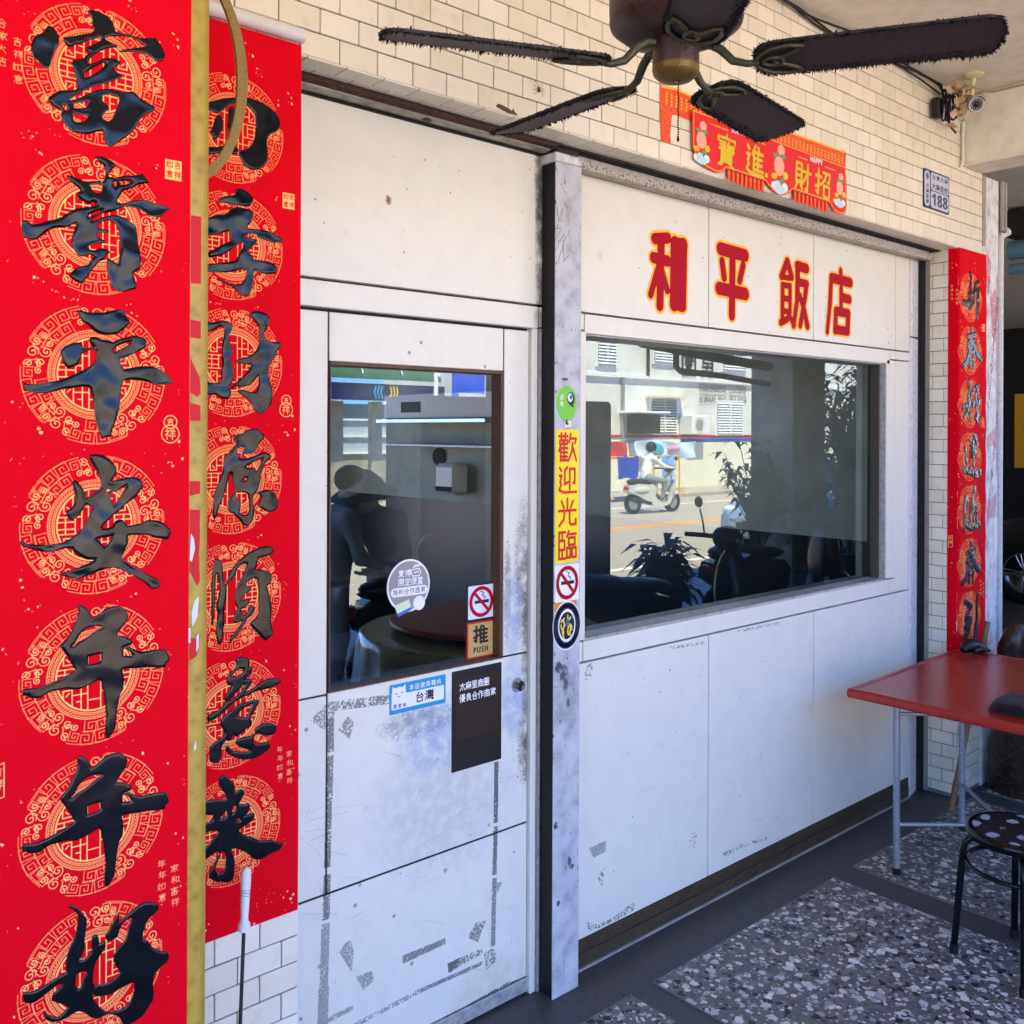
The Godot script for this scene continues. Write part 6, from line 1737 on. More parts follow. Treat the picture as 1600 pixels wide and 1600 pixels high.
		bb[3][0].slab(oval(o + Vector2(-0.03, -0.022) * s, Vector2(0.015, 0.009) * s, 14), z2, z2 + 0.0026)
		bb[3][0].slab(oval(o + Vector2(0.03, -0.012) * s, Vector2(0.013, 0.012) * s, 14), z2, z2 + 0.0026)
		for k in bb:
			part(k[2], k[0], k[1], f)
	slabs("coin_print", oval(Vector2(2.79, 2.755), Vector2(0.009, 0.009), 14), z2, z2 + 0.001, yl, f)
	slabs("coin_print", oval(Vector2(3.07, 2.76), Vector2(0.009, 0.009), 14), z2, z2 + 0.001, yl, f)
	slabs("coin_print", oval(Vector2(3.55, 2.745), Vector2(0.009, 0.009), 14), z2, z2 + 0.001, yl, f)


# ------------------------------------------------------------------ ceiling fan
func ceiling_fan() -> void:
	var o := Vector3(1.6145, 0.0, 0.762)
	var t := thing("ceiling_fan", "dusty dark brown five bladed ceiling fan with bronze blade brackets and pull chain", "ceiling fan", o)
	var brown := veined(ramp_image(noise(0.03, 4, 300), [[0.0, Color(0.15, 0.09, 0.07)], [0.5, Color(0.25, 0.16, 0.13)], [1.0, Color(0.32, 0.22, 0.18)]]), 0.2, 0.45)
	var bronze := veined(ramp_image(noise(0.05, 4, 301), [[0.0, Color(0.16, 0.17, 0.13)], [0.55, Color(0.30, 0.30, 0.22)], [1.0, Color(0.55, 0.50, 0.34)]]), 0.12, 0.5, 0.0, 0.5)
	var brass := veined(ramp_image(noise(0.06, 5, 302), [[0.0, Color(0.14, 0.11, 0.06)], [0.5, Color(0.42, 0.34, 0.16)], [1.0, Color(0.72, 0.60, 0.30)]]), 0.1, 0.45, 0.0, 0.6)
	var dust := plain(Color(0.085, 0.08, 0.075), 1.0)
	var blade_m := veined(ramp_image(noise(0.02, 4, 303), [[0.0, Color(0.17, 0.12, 0.11)], [1.0, Color(0.25, 0.185, 0.165)]]), 0.3, 0.6)
	var mh := MB.new()
	mh.lathe([Vector2(0.0, 2.86), Vector2(0.06, 2.86), Vector2(0.09, 2.845), Vector2(0.135, 2.80), Vector2(0.143, 2.785), Vector2(0.143, 2.70), Vector2(0.138, 2.693), Vector2(0.138, 2.688), Vector2(0.143, 2.683), Vector2(0.140, 2.672), Vector2(0.115, 2.652), Vector2(0.085, 2.642), Vector2(0.05, 2.640), Vector2(0.0, 2.640)], 40)
	part("motor_housing", mh, brown, t)
	var rd := MB.new()
	rd.tube([Vector3(0, 2.85, 0), Vector3(0, 3.40, 0)], 0.011, 10)
	rd.lathe([Vector2(0.0, 3.458), Vector2(0.062, 3.458), Vector2(0.064, 3.44), Vector2(0.045, 3.40), Vector2(0.014, 3.385), Vector2(0.0, 3.385)], 24)
	part("down_rod", rd, brown, t)
	var hub := MB.new()
	hub.lathe([Vector2(0.0, 2.640), Vector2(0.047, 2.640), Vector2(0.0495, 2.634), Vector2(0.050, 2.588), Vector2(0.0495, 2.585)], 32)
	part("switch_cup", hub, brown, t)
	var hb := MB.new()
	hb.lathe([Vector2(0.0498, 2.5845), Vector2(0.0505, 2.578), Vector2(0.047, 2.566), Vector2(0.036, 2.556), Vector2(0.018, 2.551), Vector2(0.006, 2.550), Vector2(0.005, 2.546), Vector2(0.0, 2.545)], 32)
	part("brass_bowl", hb, brass, t)
	var ch := MB.new()
	for i in 26:
		ch.ball(Vector3(-0.006 + 0.0006 * sin(i * 0.9), 2.55 - i * 0.0048, 0.012), Vector3.ONE * 0.0021, 6, 4)
	ch.ball(Vector3(-0.006, 2.424, 0.012), Vector3(0.0028, 0.006, 0.0028), 8, 6)
	part("pull_chain", ch, dust, t)
	var rr := Vector3(0.7513, 0, 0.66)
	var dd := Vector3(0.66, 0, -0.7513)
	for k in 5:
		var ph := deg_to_rad(-18.5 + 72.0 * k)
		var tilt := deg_to_rad(2.2)
		var u := (rr * cos(ph) + dd * sin(ph)).rotated(rr, tilt)
		var tn := (-rr * sin(ph) + dd * cos(ph)).rotated(rr, tilt)
		var pitch := deg_to_rad(12.0)
		var w := tn * cos(pitch) + tn.cross(u) * sin(pitch)
		var n := u.cross(w)
		var b := MB.new()
		b.xf = Transform3D(Basis(u, w, n), Vector3(0, 2.582, 0))
		var out := PackedVector2Array()
		for q in ["0.165,-0.030", "0.180,-0.052", "0.205,-0.060", "0.30,-0.063", "0.60,-0.068", "0.624,-0.058", "0.634,-0.030", "0.638,0.0", "0.634,0.030", "0.624,0.058", "0.60,0.068", "0.30,0.063", "0.205,0.060", "0.180,0.052", "0.165,0.030"]:
			out.append_array(P2(q))
		b.slab(out, -0.003, 0.003)
		var bl := part("blade", b, blade_m, t)
		# felt of dust on the edges
		var f := MB.new()
		f.xf = b.xf
		var r := RandomNumberGenerator.new()
		r.seed = 310 + k
		for i in out.size():
			var a := out[i]
			var c := out[(i + 1) % out.size()]
			var m := int(a.distance_to(c) / 0.0005) + 1
			var od := (c - a).normalized().orthogonal() * -1.0
			if od.dot((a + c) * 0.5 - Vector2(0.4, 0)) < 0:
				od = -od
			for j in m:
				var p := a.lerp(c, r.randf())
				var z := r.randf_range(-0.005, 0.004)
				var far: float = 0.0008 + 0.0055 * pow(r.randf(), 4.0)
				var e := p + od * far + Vector2(r.randfn(0, 0.0012), r.randfn(0, 0.0012))
				var q0 := Vector3(p.x, p.y, z) - Vector3(od.x, od.y, 0) * 0.003
				var s := Vector3(r.randfn(0, 1), r.randfn(0, 1), r.randfn(0, 1)).normalized() * r.randf_range(0.0012, 0.003)
				var tip := Vector3(e.x, e.y, z + r.randfn(-0.003, 0.003))
				f.tri(q0 - s, q0 + s, tip)
				f.tri(q0 + s, tip + s * 0.5, tip)
		# a thicker felt along the leading edge, on the underside
		for i in 520:
			var x := r.randf_range(0.18, 0.625)
			var y := 0.064 - 0.016 * pow(r.randf(), 1.5)
			if k == 0 or k == 1:
				y = 0.064 - 0.024 * pow(r.randf(), 1.3)
			var p := Vector3(x, y, -0.003)
			var s := Vector3(r.randfn(0, 0.003), r.randfn(0, 0.003), r.randf_range(-0.003, -0.0005))
			var s2 := Vector3(r.randfn(0, 0.003), r.randfn(0, 0.003), r.randf_range(-0.002, -0.0003))
			f.tri(p, p + s, p + s2)
		part("dust_fringe", f, dust, bl)
		# bracket: an arm and three open loops under the blade root
		var g := MB.new()
		g.xf = b.xf
		g.tube([Vector3(0.055, 0.0, 0.045), Vector3(0.075, 0.0, 0.044), Vector3(0.095, 0.0, 0.030), Vector3(0.12, 0.0, 0.002), Vector3(0.15, 0.0, -0.008), Vector3(0.175, 0.0, -0.008)], [0.009, 0.010, 0.010, 0.009, 0.0075, 0.006], 8)
		for sd in [-1.0, 1.0]:
			var lp := []
			for q in [Vector2(0.165, 0.0), Vector2(0.175, 0.025), Vector2(0.20, 0.045), Vector2(0.235, 0.052), Vector2(0.262, 0.046), Vector2(0.25, 0.032), Vector2(0.225, 0.016), Vector2(0.205, 0.006)]:
				lp.append(Vector3(q.x, q.y * sd, -0.0075))
			g.tube(lp, 0.0048, 6)
		var cr := []
		for i in 15:
			var a := TAU * i / 14.0
			cr.append(Vector3(0.203 + 0.020 * cos(a), 0.015 * sin(a), -0.0085))
		g.tube(cr, 0.0040, 6)
		g.ball(Vector3(0.203, 0, -0.006), Vector3(0.006, 0.006, 0.004), 8, 6)
		part("blade_bracket", g, bronze, t)


# ------------------------------------------------------------------ camera, cables, small things under the ceiling
func ceiling_bits() -> void:
	var blk := plain(Color(0.04, 0.04, 0.045), 0.45)
	var c := MB.new()
	for k in 3:
		var p := []
		for i in 28:
			var t := i / 27.0
			var x: float = lerp(3.0, 4.47, t)
			var sag := 0.018 * sin(t * PI * 3.0 + k) + 0.012 * sin(t * 9.0 + k * 2.0)
			p.append(Vector3(x, 3.432 + 0.006 * k + sag * 0.6 - (0.03 * t if k == 1 else 0.0), 0.014 + 0.009 * k + 0.006 * sin(t * 14.0 + k)))
		p.append(Vector3(4.49, 3.40, 0.03))
		p.append(Vector3(4.50, 3.33, 0.04 + 0.01 * k))
		p.append(Vector3(4.51, 3.25, 0.05))
		p.append(Vector3(4.56, 3.22, 0.06))
		c.tube(p, 0.0045, 6)
	for k in 4:
		var p := []
		for i in 14:
			var a := TAU * i / 13.0
			p.append(Vector3(4.475 + 0.02 * k * 0.4 + 0.035 * cos(a), 3.34 + 0.075 * sin(a), 0.045 + 0.012 * k + 0.01 * cos(a * 2)))
		c.tube(p, 0.0045, 6)
	var cb := part("cable", c, blk)
	tag(cb, "bundle of black cables run along the ceiling edge to the security camera", "cable")
	var br := bx("power_adapter", Vector3(4.395, 3.265, 0.015), Vector3(4.445, 3.36, 0.055), blk, self, 0.008)
	tag(br, "black plastic power adapter hanging among cables beside the security camera", "adapter")
	var cam := thing("security_camera", "security camera with a ring of small lamps under the ceiling corner", "security camera")
	var look := Vector3(-0.80, -0.38, 0.52).normalized()
	var sx := Vector3.UP.cross(look).normalized()
	var bs := Basis(sx, look, sx.cross(look))
	var at := Vector3(4.50, 3.315, 0.175)
	var wh := plain(Color(0.80, 0.80, 0.78), 0.4)
	var b := MB.new()
	b.xf = Transform3D(bs, at)
	b.lathe([Vector2(0.0, -0.10), Vector2(0.030, -0.098), Vector2(0.034, -0.09), Vector2(0.034, 0.030), Vector2(0.032, 0.034), Vector2(0.027, 0.034), Vector2(0.027, 0.028)], 28)
	part("barrel", b, wh, cam)
	b = MB.new()
	b.xf = Transform3D(bs, at)
	b.lathe([Vector2(0.027, 0.029), Vector2(0.0, 0.029)], 28)
	part("face", b, M.black, cam)
	b = MB.new()
	b.xf = Transform3D(bs, at)
	for i in 16:
		var a := TAU * i / 16.0
		b.ball(Vector3(0.0205 * cos(a), 0.0295, 0.0205 * sin(a)), Vector3(0.0026, 0.0015, 0.0026), 8, 4)
	part("lamp_ring", b, plain(Color(0.75, 0.75, 0.78), 0.2), cam)
	b = MB.new()
	b.xf = Transform3D(bs, at)
	b.ball(Vector3(0, 0.029, 0), Vector3(0.010, 0.004, 0.010), 14, 6)
	part("lens", b, M.gloss_black, cam)
	b = MB.new()
	b.xf = Transform3D(bs, at)
	var hood := []
	for i in 9:
		var a := PI * (0.1 + 0.8 * i / 8.0)
		for e in 2:
			hood.append(Vector3(0.038 * cos(a), -0.09 + e * 0.145, -0.038 * sin(a)))
	b.grid(hood, 2)
	part("sun_hood", b, wh, cam)
	b = MB.new()
	b.lathe([Vector2(0.0, 3.4585), Vector2(0.045, 3.4585), Vector2(0.046, 3.45), Vector2(0.03, 3.442), Vector2(0.012, 3.438), Vector2(0.010, 3.42)], 24)
	for i in b.v.size():
		b.v[i] += Vector3(4.515, 0, 0.16)
	b.tube([Vector3(4.515, 3.43, 0.16), Vector3(4.52, 3.37, 0.15), Vector3(4.525, 3.34, 0.15)], 0.010, 8)
	part("ceiling_mount", b, plain(Color(0.82, 0.80, 0.62), 0.5), cam)
	# wrapping that has come loose round the joint
	var wr := thing("paper_wrapping", "crumpled cream paper and tape wrapped round the camera joint", "wrapping")
	var r := RandomNumberGenerator.new()
	r.seed = 330
	var pm := veined(ramp_image(noise(0.06, 4, 331), [[0.0, Color(0.50, 0.40, 0.28)], [0.4, Color(0.80, 0.68, 0.52)], [1.0, Color(0.90, 0.80, 0.66)]]), 0.12, 0.8)
	for i in 26:
		var ce := Vector3(4.478 + r.randfn(0, 0.022), 3.335 + r.randfn(0, 0.038), 0.118 + r.randfn(0, 0.018))
		var bb := Basis.from_euler(Vector3(r.randf() * 6, r.randf() * 6, r.randf() * 6))
		var g := []
		for y in 4:
			for x in 4:
				g.append(ce + bb * Vector3((x - 1.5) * 0.014, (y - 1.5) * 0.016, 0.008 * sin(x * 1.9 + i) + 0.006 * cos(y * 2.3 + i)))
		var m := MB.new()
		m.grid(g, 4)
		part("paper_scrap", m, pm, wr)
	# conduit down the corner by the beam, a pale cable on the beam
	var cd := MB.new()
	cd.tube([Vector3(4.742, 3.32, 0.016), Vector3(4.745, 3.23, 0.013), Vector3(4.746, 3.17, 0.013), Vector3(4.744, 3.14, 0.014), Vector3(4.735, 3.112, 0.014), Vector3(4.722, 3.103, 0.006)], 0.008, 8)
	tag(part("conduit", cd, M.plaster), "short cream conduit bending into the tiles beside the ceiling beam", "pipe")
	var pc := MB.new()
	pc.tube([Vector3(4.53, 3.41, 0.14), Vector3(4.62, 3.425, 0.14), Vector3(4.70, 3.43, 0.14), Vector3(4.752, 3.437, 0.15), Vector3(4.755, 3.436, 0.3), Vector3(4.755, 3.438, 0.8), Vector3(4.755, 3.436, 1.6)], 0.005, 6)
	var pcn := part("cable", pc, plain(Color(0.62, 0.60, 0.52), 0.6))
	tag(pcn, "pale cable clipped along the upper edge of the ceiling beam", "cable")
	# spider and a mark on the tiles
	var sp := MB.new()
	sp.ball(Vector3(1.915, 2.805, 0.006), Vector3(0.0045, 0.006, 0.003), 8, 6)
	sp.ball(Vector3(1.914, 2.813, 0.006), Vector3(0.003, 0.003, 0.002), 8, 6)
	for i in 8:
		var s := -1.0 if i % 2 else 1.0
		var a := 0.9 - 0.55 * (i / 2)
		sp.tube([Vector3(1.915, 2.808, 0.006), Vector3(1.915 + s * 0.012 * cos(a), 2.808 + 0.013 * sin(a), 0.012), Vector3(1.915 + s * 0.024 * cos(a), 2.808 + 0.026 * sin(a), 0.004)], 0.0006, 4)
	tag(part("spider", sp, M.black), "small dark long legged spider on the tiles below the fan", "spider")
	var mk := MB.new()
	mk.slab(P2("1.752,2.722 1.758,2.731 1.775,2.731 1.80,2.726 1.812,2.722 1.816,2.731 1.822,2.722 1.836,2.714 1.80,2.713 1.77,2.717"), 0.002, 0.0032)
	tag(part("torn_tape", mk, plain(Color(0.30, 0.27, 0.17), 0.7)), "dull green scrap of torn tape on the lowest tiles above the door", "tape")
	# iron hoop held by the column
	var h := MB.new()
	var inner := []
	for i in 25:
		var a: float = lerp(1.35, -1.45, i / 24.0)
		inner.append(Vector2(0.755 + 0.118 * cos(a), 2.512 + 0.215 * sin(a)))
	for i in 24:
		var d := Vector3(0, 0, 0.004)
		var p: Vector2 = inner[i]
		var q: Vector2 = inner[i + 1]
		var np := (p - Vector2(0.755, 2.512)).normalized() * 0.011
		var nq := (q - Vector2(0.755, 2.512)).normalized() * 0.011
		var z := 0.232
		var A := Vector3(p.x - np.x, p.y - np.y, z)
		var B := Vector3(p.x + np.x, p.y + np.y, z)
		var C := Vector3(q.x + nq.x, q.y + nq.y, z)
		var D := Vector3(q.x - nq.x, q.y - nq.y, z)
		h.quad(A + d, D + d, C + d, B + d)
		h.quad(A - d, B - d, C - d, D - d)
		h.quad(B + d, C + d, C - d, B - d)
		h.quad(A - d, D - d, D + d, A + d)
	tag(part("iron_hoop", h, veined(ramp_image(noise(0.08, 5, 332), [[0.0, Color(0.24, 0.18, 0.08)], [0.4, Color(0.52, 0.42, 0.17)], [1.0, Color(0.66, 0.52, 0.2)]]), 0.15, 0.6)), "curved flat iron hoop with flaking ochre paint on the yellow column", "hoop")


# ------------------------------------------------------------------ table, stool and what stands near them
func table_and_stool() -> void:
	var red := veined(ramp_image(noise(0.015, 5, 340), [[0.0, Color(0.60, 0.15, 0.11)], [0.5, Color(0.63, 0.165, 0.12)], [1.0, Color(0.66, 0.19, 0.14)]]), 0.6, 0.26)
	var t := thing("table", "red topped folding table with grey tube legs standing under the far window end", "table", Vector3(3.605, 0, 0.045))
	t.rotation.y = 0.03
	var b := MB.new()
	var W := 1.10
	var D := 0.92
	# top with a rolled, slightly raised rim
	b.box(Vector3(0.012, 0.718, 0.012), Vector3(W - 0.012, 0.7475, D - 0.012))
	part("table_top", b, red, t)
	var rm := MB.new()
	var prof := [Vector2(0.030, 0.7482), Vector2(0.022, 0.7505), Vector2(0.012, 0.7515), Vector2(0.004, 0.749), Vector2(0.0, 0.742), Vector2(0.0, 0.722), Vector2(0.004, 0.715), Vector2(0.014, 0.713), Vector2(0.03, 0.717)]
	var cs := [Vector2(0, 0), Vector2(W, 0), Vector2(W, D), Vector2(0, D)]
	var ins := [Vector2(1, 1), Vector2(-1, 1), Vector2(-1, -1), Vector2(1, -1)]
	var path := []
	for i in 4:
		for j in 5:
			var a: float = lerp(0.0, PI * 0.5, j / 4.0)
			var rr := 0.012
			var base: float = [PI, PI * 1.5, 0.0, PI * 0.5][i]
			var ce: Vector2 = cs[i] + ins[i] * rr
			path.append([ce, Vector2.from_angle(base + a), rr])
	var gp := []
	for i in path.size() + 1:
		var q: Array = path[i % path.size()]
		for p in prof:
			var xy: Vector2 = q[0] + q[1] * (q[2] - p.x)
			gp.append(Vector3(xy.x, p.y, xy.y))
	rm.grid(gp, prof.size())
	part("table_rim", rm, red, t)
	for q in [Vector2(0.13, 0.155), Vector2(W - 0.32, 0.155), Vector2(0.13, D - 0.155), Vector2(W - 0.32, D - 0.155)]:
		var l := MB.new()
		l.tube([Vector3(q.x, 0.024, q.y), Vector3(q.x - 0.004, 0.60, q.y), Vector3(q.x - 0.005, 0.715, q.y)], 0.0135, 12)
		var lg := part("leg", l, M.grey_pipe, t)
		var f := MB.new()
		f.tube([Vector3(q.x, 0.0, q.y), Vector3(q.x, 0.03, q.y)], 0.0165, 12)
		part("rubber_foot", f, M.black, lg)
	var br := MB.new()
	for y in [0.655, 0.205]:
		br.tube([Vector3(0.13, y, 0.155), Vector3(0.40, y, 0.42), Vector3(W - 0.32, y, D - 0.155)] if y > 0.5 else [Vector3(0.13, y, 0.155), Vector3(W - 0.32, y, D - 0.155)], 0.0085, 8)
		part("cross_brace", br, M.grey_pipe, t)
		br = MB.new()
		br.tube([Vector3(W - 0.32, y, 0.155), Vector3(0.13, y, D - 0.155)], 0.0085, 8)
		part("cross_brace", br, M.grey_pipe, t)
		br = MB.new()
	# folded cloth on it
	var cl := MB.new()
	var r := noise(14.0, 3, 341)
	for k in 5:
		var g := []
		var ow := 0.004 * k
		for y in 10:
			for x in 12:
				var px := 3.725 + ow + x * (0.24 - 0.010 * k) / 11.0
				var pz := 0.552 + ow * 0.7 + y * (0.15 - 0.006 * k) / 9.0
				var edge: float = min(min(x, 11 - x), min(y, 9 - y))
				g.append(Vector3(px + 0.006 * r.get_noise_2d(y * 0.05, k), 0.7535 + 0.0085 * k + 0.004 * r.get_noise_3d(px * 1.2, pz * 1.2, k) + (0.002 if edge > 1 else -0.003) , pz + 0.005 * r.get_noise_2d(x * 0.05, k + 5)))
		cl.grid(g, 12)
	var clm := plain(Color(0.13, 0.07, 0.06), 0.95)
	clm.rim_enabled = true
	clm.rim = 0.4
	tag(part("cloth", cl, clm), "dark brown folded cloth lying on the red table", "cloth")
	# black glove-like thing at the far end
	var gl := MB.new()
	gl.tube([Vector3(4.60, 0.765, 0.085), Vector3(4.63, 0.786, 0.095), Vector3(4.67, 0.785, 0.11), Vector3(4.71, 0.772, 0.13), Vector3(4.74, 0.762, 0.14)], [0.018, 0.034, 0.030, 0.020, 0.008], 10)
	gl.tube([Vector3(4.62, 0.765, 0.13), Vector3(4.65, 0.772, 0.14), Vector3(4.70, 0.764, 0.17)], [0.012, 0.016, 0.007], 8)
	tag(part("folded_pouch", gl, plain(Color(0.05, 0.05, 0.05), 0.35)), "black leathery pouch at the far end of the red table", "pouch")
	# stool
	var s := thing("stool", "round black stool with grey patterned seat beside the red table", "stool", Vector3(3.412, 0, 0.79))
	var st := MB.new()
	st.lathe([Vector2(0.0, 0.461), Vector2(0.140, 0.461), Vector2(0.146, 0.4605)], 48)
	for i in st.v.size():
		st.u[i] = Vector2(st.v[i].x / 0.3 + 0.5, st.v[i].z / 0.3 + 0.5)
	part("seat_pad", st, picture(stool_image(), 0.4), s)
	var sr := MB.new()
	sr.lathe([Vector2(0.144, 0.4608), Vector2(0.152, 0.4625), Vector2(0.160, 0.460), Vector2(0.165, 0.452), Vector2(0.166, 0.440), Vector2(0.160, 0.428), Vector2(0.14, 0.424), Vector2(0.0, 0.424)], 48)
	part("seat_rim", sr, M.gloss_black, s)
	var a0 := atan2(0.6 - 0.79, 3.324 - 3.412)
	for i in 4:
		var a := a0 + TAU * i / 4.0
		var d := Vector3(cos(a), 0, sin(a))
		var l := MB.new()
		l.tube([d * 0.06 + Vector3(0, 0.415, 0), d * 0.12 + Vector3(0, 0.415, 0), d * 0.150 + Vector3(0, 0.408, 0), d * 0.166 + Vector3(0, 0.390, 0), d * 0.172 + Vector3(0, 0.36, 0), d * 0.2 + Vector3(0, 0.02, 0)], 0.0115, 12)
		var lg := part("leg", l, M.gloss_black, s)
		var f := MB.new()
		f.tube([d * 0.2 + Vector3(0, 0.0, 0), d * 0.1985 + Vector3(0, 0.034, 0)], 0.0145, 12)
		part("rubber_foot", f, M.black, lg)
	var rg := MB.new()
	var rp := []
	for i in 41:
		var a := TAU * i / 40.0
		rp.append(Vector3(0.163 * cos(a), 0.335, 0.163 * sin(a)))
	rg.tube(rp, 0.0075, 8)
	part("ring_brace", rg, M.gloss_black, s)
	# bamboo pole leaning by the pier
	var bp := MB.new()
	var pts := []
	var rad := []
	for i in 25:
		var t2 := i / 24.0
		pts.append(Vector3(4.575, 0.0, 0.045).lerp(Vector3(4.905, 0.86, 0.075), t2))
		rad.append(0.0135 + (0.0022 if i % 6 == 3 else 0.0) - 0.001 * t2)
	bp.tube(pts, rad, 12)
	tag(part("bamboo_pole", bp, veined(wood_image(Color(0.36, 0.24, 0.13), Color(0.62, 0.47, 0.29), 35), 0.4, 0.5)), "brown bamboo pole leaning against the far pier behind the red table", "pole")
	# driftwood
	var dw := MB.new()
	var f3 := noise(6.0, 3, 345)
	for q in [[[Vector3(5.10, 0.0, 0.16), Vector3(5.06, 0.18, 0.15), Vector3(5.02, 0.40, 0.16), Vector3(4.99, 0.58, 0.17), Vector3(4.965, 0.72, 0.18), Vector3(4.965, 0.80, 0.185), Vector3(5.0, 0.845, 0.19)], [0.17, 0.12, 0.085, 0.075, 0.075, 0.06, 0.02]], [[Vector3(4.96, 0.76, 0.18), Vector3(5.04, 0.77, 0.22), Vector3(5.16, 0.70, 0.27), Vector3(5.30, 0.67, 0.33), Vector3(5.42, 0.70, 0.36)], [0.06, 0.075, 0.06, 0.055, 0.03]], [[Vector3(5.06, 0.2, 0.16), Vector3(5.16, 0.10, 0.22), Vector3(5.28, 0.0, 0.26)], [0.09, 0.07, 0.05]], [[Vector3(5.30, 0.66, 0.33), Vector3(5.34, 0.4, 0.33), Vector3(5.36, 0.0, 0.34)], [0.05, 0.06, 0.07]]]:
		var fine := []
		var fr := []
		var c := Curve3D.new()
		for p in q[0]:
			c.add_point(p)
		var n := 26
		for i in n + 1:
			var tt: float = float(i) / n * (q[0].size() - 1)
			var k := int(min(tt, q[0].size() - 2))
			var p0: Vector3 = q[0][max(k - 1, 0)]
			var p1: Vector3 = q[0][k]
			var p2: Vector3 = q[0][k + 1]
			var p3: Vector3 = q[0][min(k + 2, q[0].size() - 1)]
			fine.append(p1.cubic_interpolate(p2, p0, p3, tt - k))
			fr.append(lerp(q[1][k], q[1][k + 1], tt - k))
		dw.tube(fine, fr, 18)
	for i in dw.v.size():
		var p := dw.v[i]
		dw.v[i] = p + dw.n[i] * (0.022 * f3.get_noise_3d(p.x, p.y, p.z) + 0.006 * f3.get_noise_3d(p.x * 6, p.y * 2, p.z * 6))
	tag(part("driftwood_chair", dw, veined(ramp_image(noise(0.03, 5, 346), [[0.0, Color(0.09, 0.055, 0.035)], [0.5, Color(0.20, 0.13, 0.085)], [1.0, Color(0.42, 0.32, 0.24)]]), 0.5, 0.33, 0.3)), "knotty polished driftwood seat behind the red table", "chair")


func stool_image() -> Image:
	var s := 320
	var im := Image.create(s, s, false, Image.FORMAT_RGB8)
	var r := RandomNumberGenerator.new()
	r.seed = 350
	for y in s:
		for x in s:
			var k := 0.035
			if r.randf() < 0.09:
				k = r.randf_range(0.2, 0.7)
			im.set_pixel(x, y, Color(k, k, k * 1.03))
	var pale := Color(0.60, 0.65, 0.69)
	for gy in 4:
		for gx in 4:
			var o := Vector2(gx * 88 + (40 if gy % 2 else 8), gy * 84 + 30)
			var a := r.randf_range(-0.4, 0.4)
			var w := r.randf_range(22, 29)
			var h := r.randf_range(16, 23)
			if (gx + gy * 2) % 5 == 3:
				for e in [Vector2(-13, 0), Vector2(0, -8), Vector2(13, 0), Vector2(0, 8)]:
					dab(im, o + e, o + Vector2(-e.y * 1.6, e.x * 0.62), 1.6, 1.6, pale)
				continue
			var poly := PackedVector2Array()
			for e in [Vector2(-w, -h * 0.3), Vector2(-w * 0.5, -h), Vector2(w * 0.8, -h * 0.9), Vector2(w, h * 0.2), Vector2(w * 0.6, h), Vector2(-w * 0.8, h * 0.8)]:
				poly.append(o + e.rotated(a))
			for y in range(int(o.y - 36), int(o.y + 36)):
				for x in range(int(o.x - 36), int(o.x + 36)):
					if x >= 0 and y >= 0 and x < s and y < s and Geometry2D.is_point_in_polygon(Vector2(x, y), poly):
						im.set_pixel(x, y, pale)
	return im


func small_things() -> void:
	# rod with a taped grip leaning on the tiles below the second couplet
	var t := thing("poker_rod", "thin dark rod with a white taped grip leaning on the tiles below the second couplet", "rod")
	var a := Vector3(0.868, 0.0, 0.21)
	var z := Vector3(0.938, 0.735, 0.125)
	var b := MB.new()
	b.tube([a, z], 0.0042, 8)
	part("shaft", b, M.dark, t)
	var g := MB.new()
	var d := (z - a).normalized()
	var p0 := z - d * 0.03
	g.tube([p0, p0 + d * 0.004, p0 + d * 0.016, p0 + d * 0.022, p0 + d * 0.03, p0 + d * 0.07, p0 + d * 0.11, p0 + d * 0.125, p0 + d * 0.132], [0.009, 0.0135, 0.0135, 0.009, 0.0085, 0.010, 0.0115, 0.0105, 0.004], 14)
	var gr := part("grip", g, plain(Color(0.86, 0.86, 0.87), 0.5), t)
	var w := MB.new()
	for i in 8:
		var c := p0 + d * (0.075 + 0.0055 * i)
		var ring_pts := []
		var s1 := d.cross(Vector3.RIGHT).normalized()
		var s2 := d.cross(s1)
		for j in 13:
			var an := TAU * j / 12.0
			ring_pts.append(c + (s1 * cos(an) + s2 * sin(an)) * (0.0103 + 0.0003 * (i % 3)) + d * 0.0015 * sin(an))
		w.tube(ring_pts, 0.0006, 4, false)
	part("tape_edge", w, plain(Color(0.35, 0.26, 0.24), 0.6), gr)
	# far end: dark pipe and pale pipe by the plaster strip, and what is under the next ceiling
	var dp := MB.new()
	dp.box(Vector3(5.215, 0.0, -0.16), Vector3(5.31, 2.90, -0.05), 0.01)
	tag(part("timber_post", dp, veined(wood_image(Color(0.12, 0.10, 0.08), Color(0.26, 0.22, 0.17), 36), 0.5, 0.7)), "dark brown timber post beyond the peeling plaster strip", "post")
	var pp := MB.new()
	pp.tube([Vector3(5.36, 0.0, -0.06), Vector3(5.36, 2.80, -0.06), Vector3(5.37, 2.86, -0.06), Vector3(5.42, 2.89, -0.04)], 0.024, 12)
	tag(part("drain_pipe", pp, M.white_wash), "slim whitish drain pipe beyond the dark timber post", "pipe")
	var cd := MB.new()
	cd.tube([Vector3(5.24, 2.86, 0.0), Vector3(5.24, 3.12, 0.0)], 0.014, 8)
	cd.tube([Vector3(5.285, 2.86, 0.0), Vector3(5.285, 3.12, 0.0)], 0.011, 8)
	cd.tube([Vector3(5.22, 2.98, 0.002), Vector3(5.31, 2.985, 0.002)], 0.005, 6)
	tag(part("conduit", cd, M.concrete), "pair of grey conduits under the ceiling beyond the beam", "pipe")


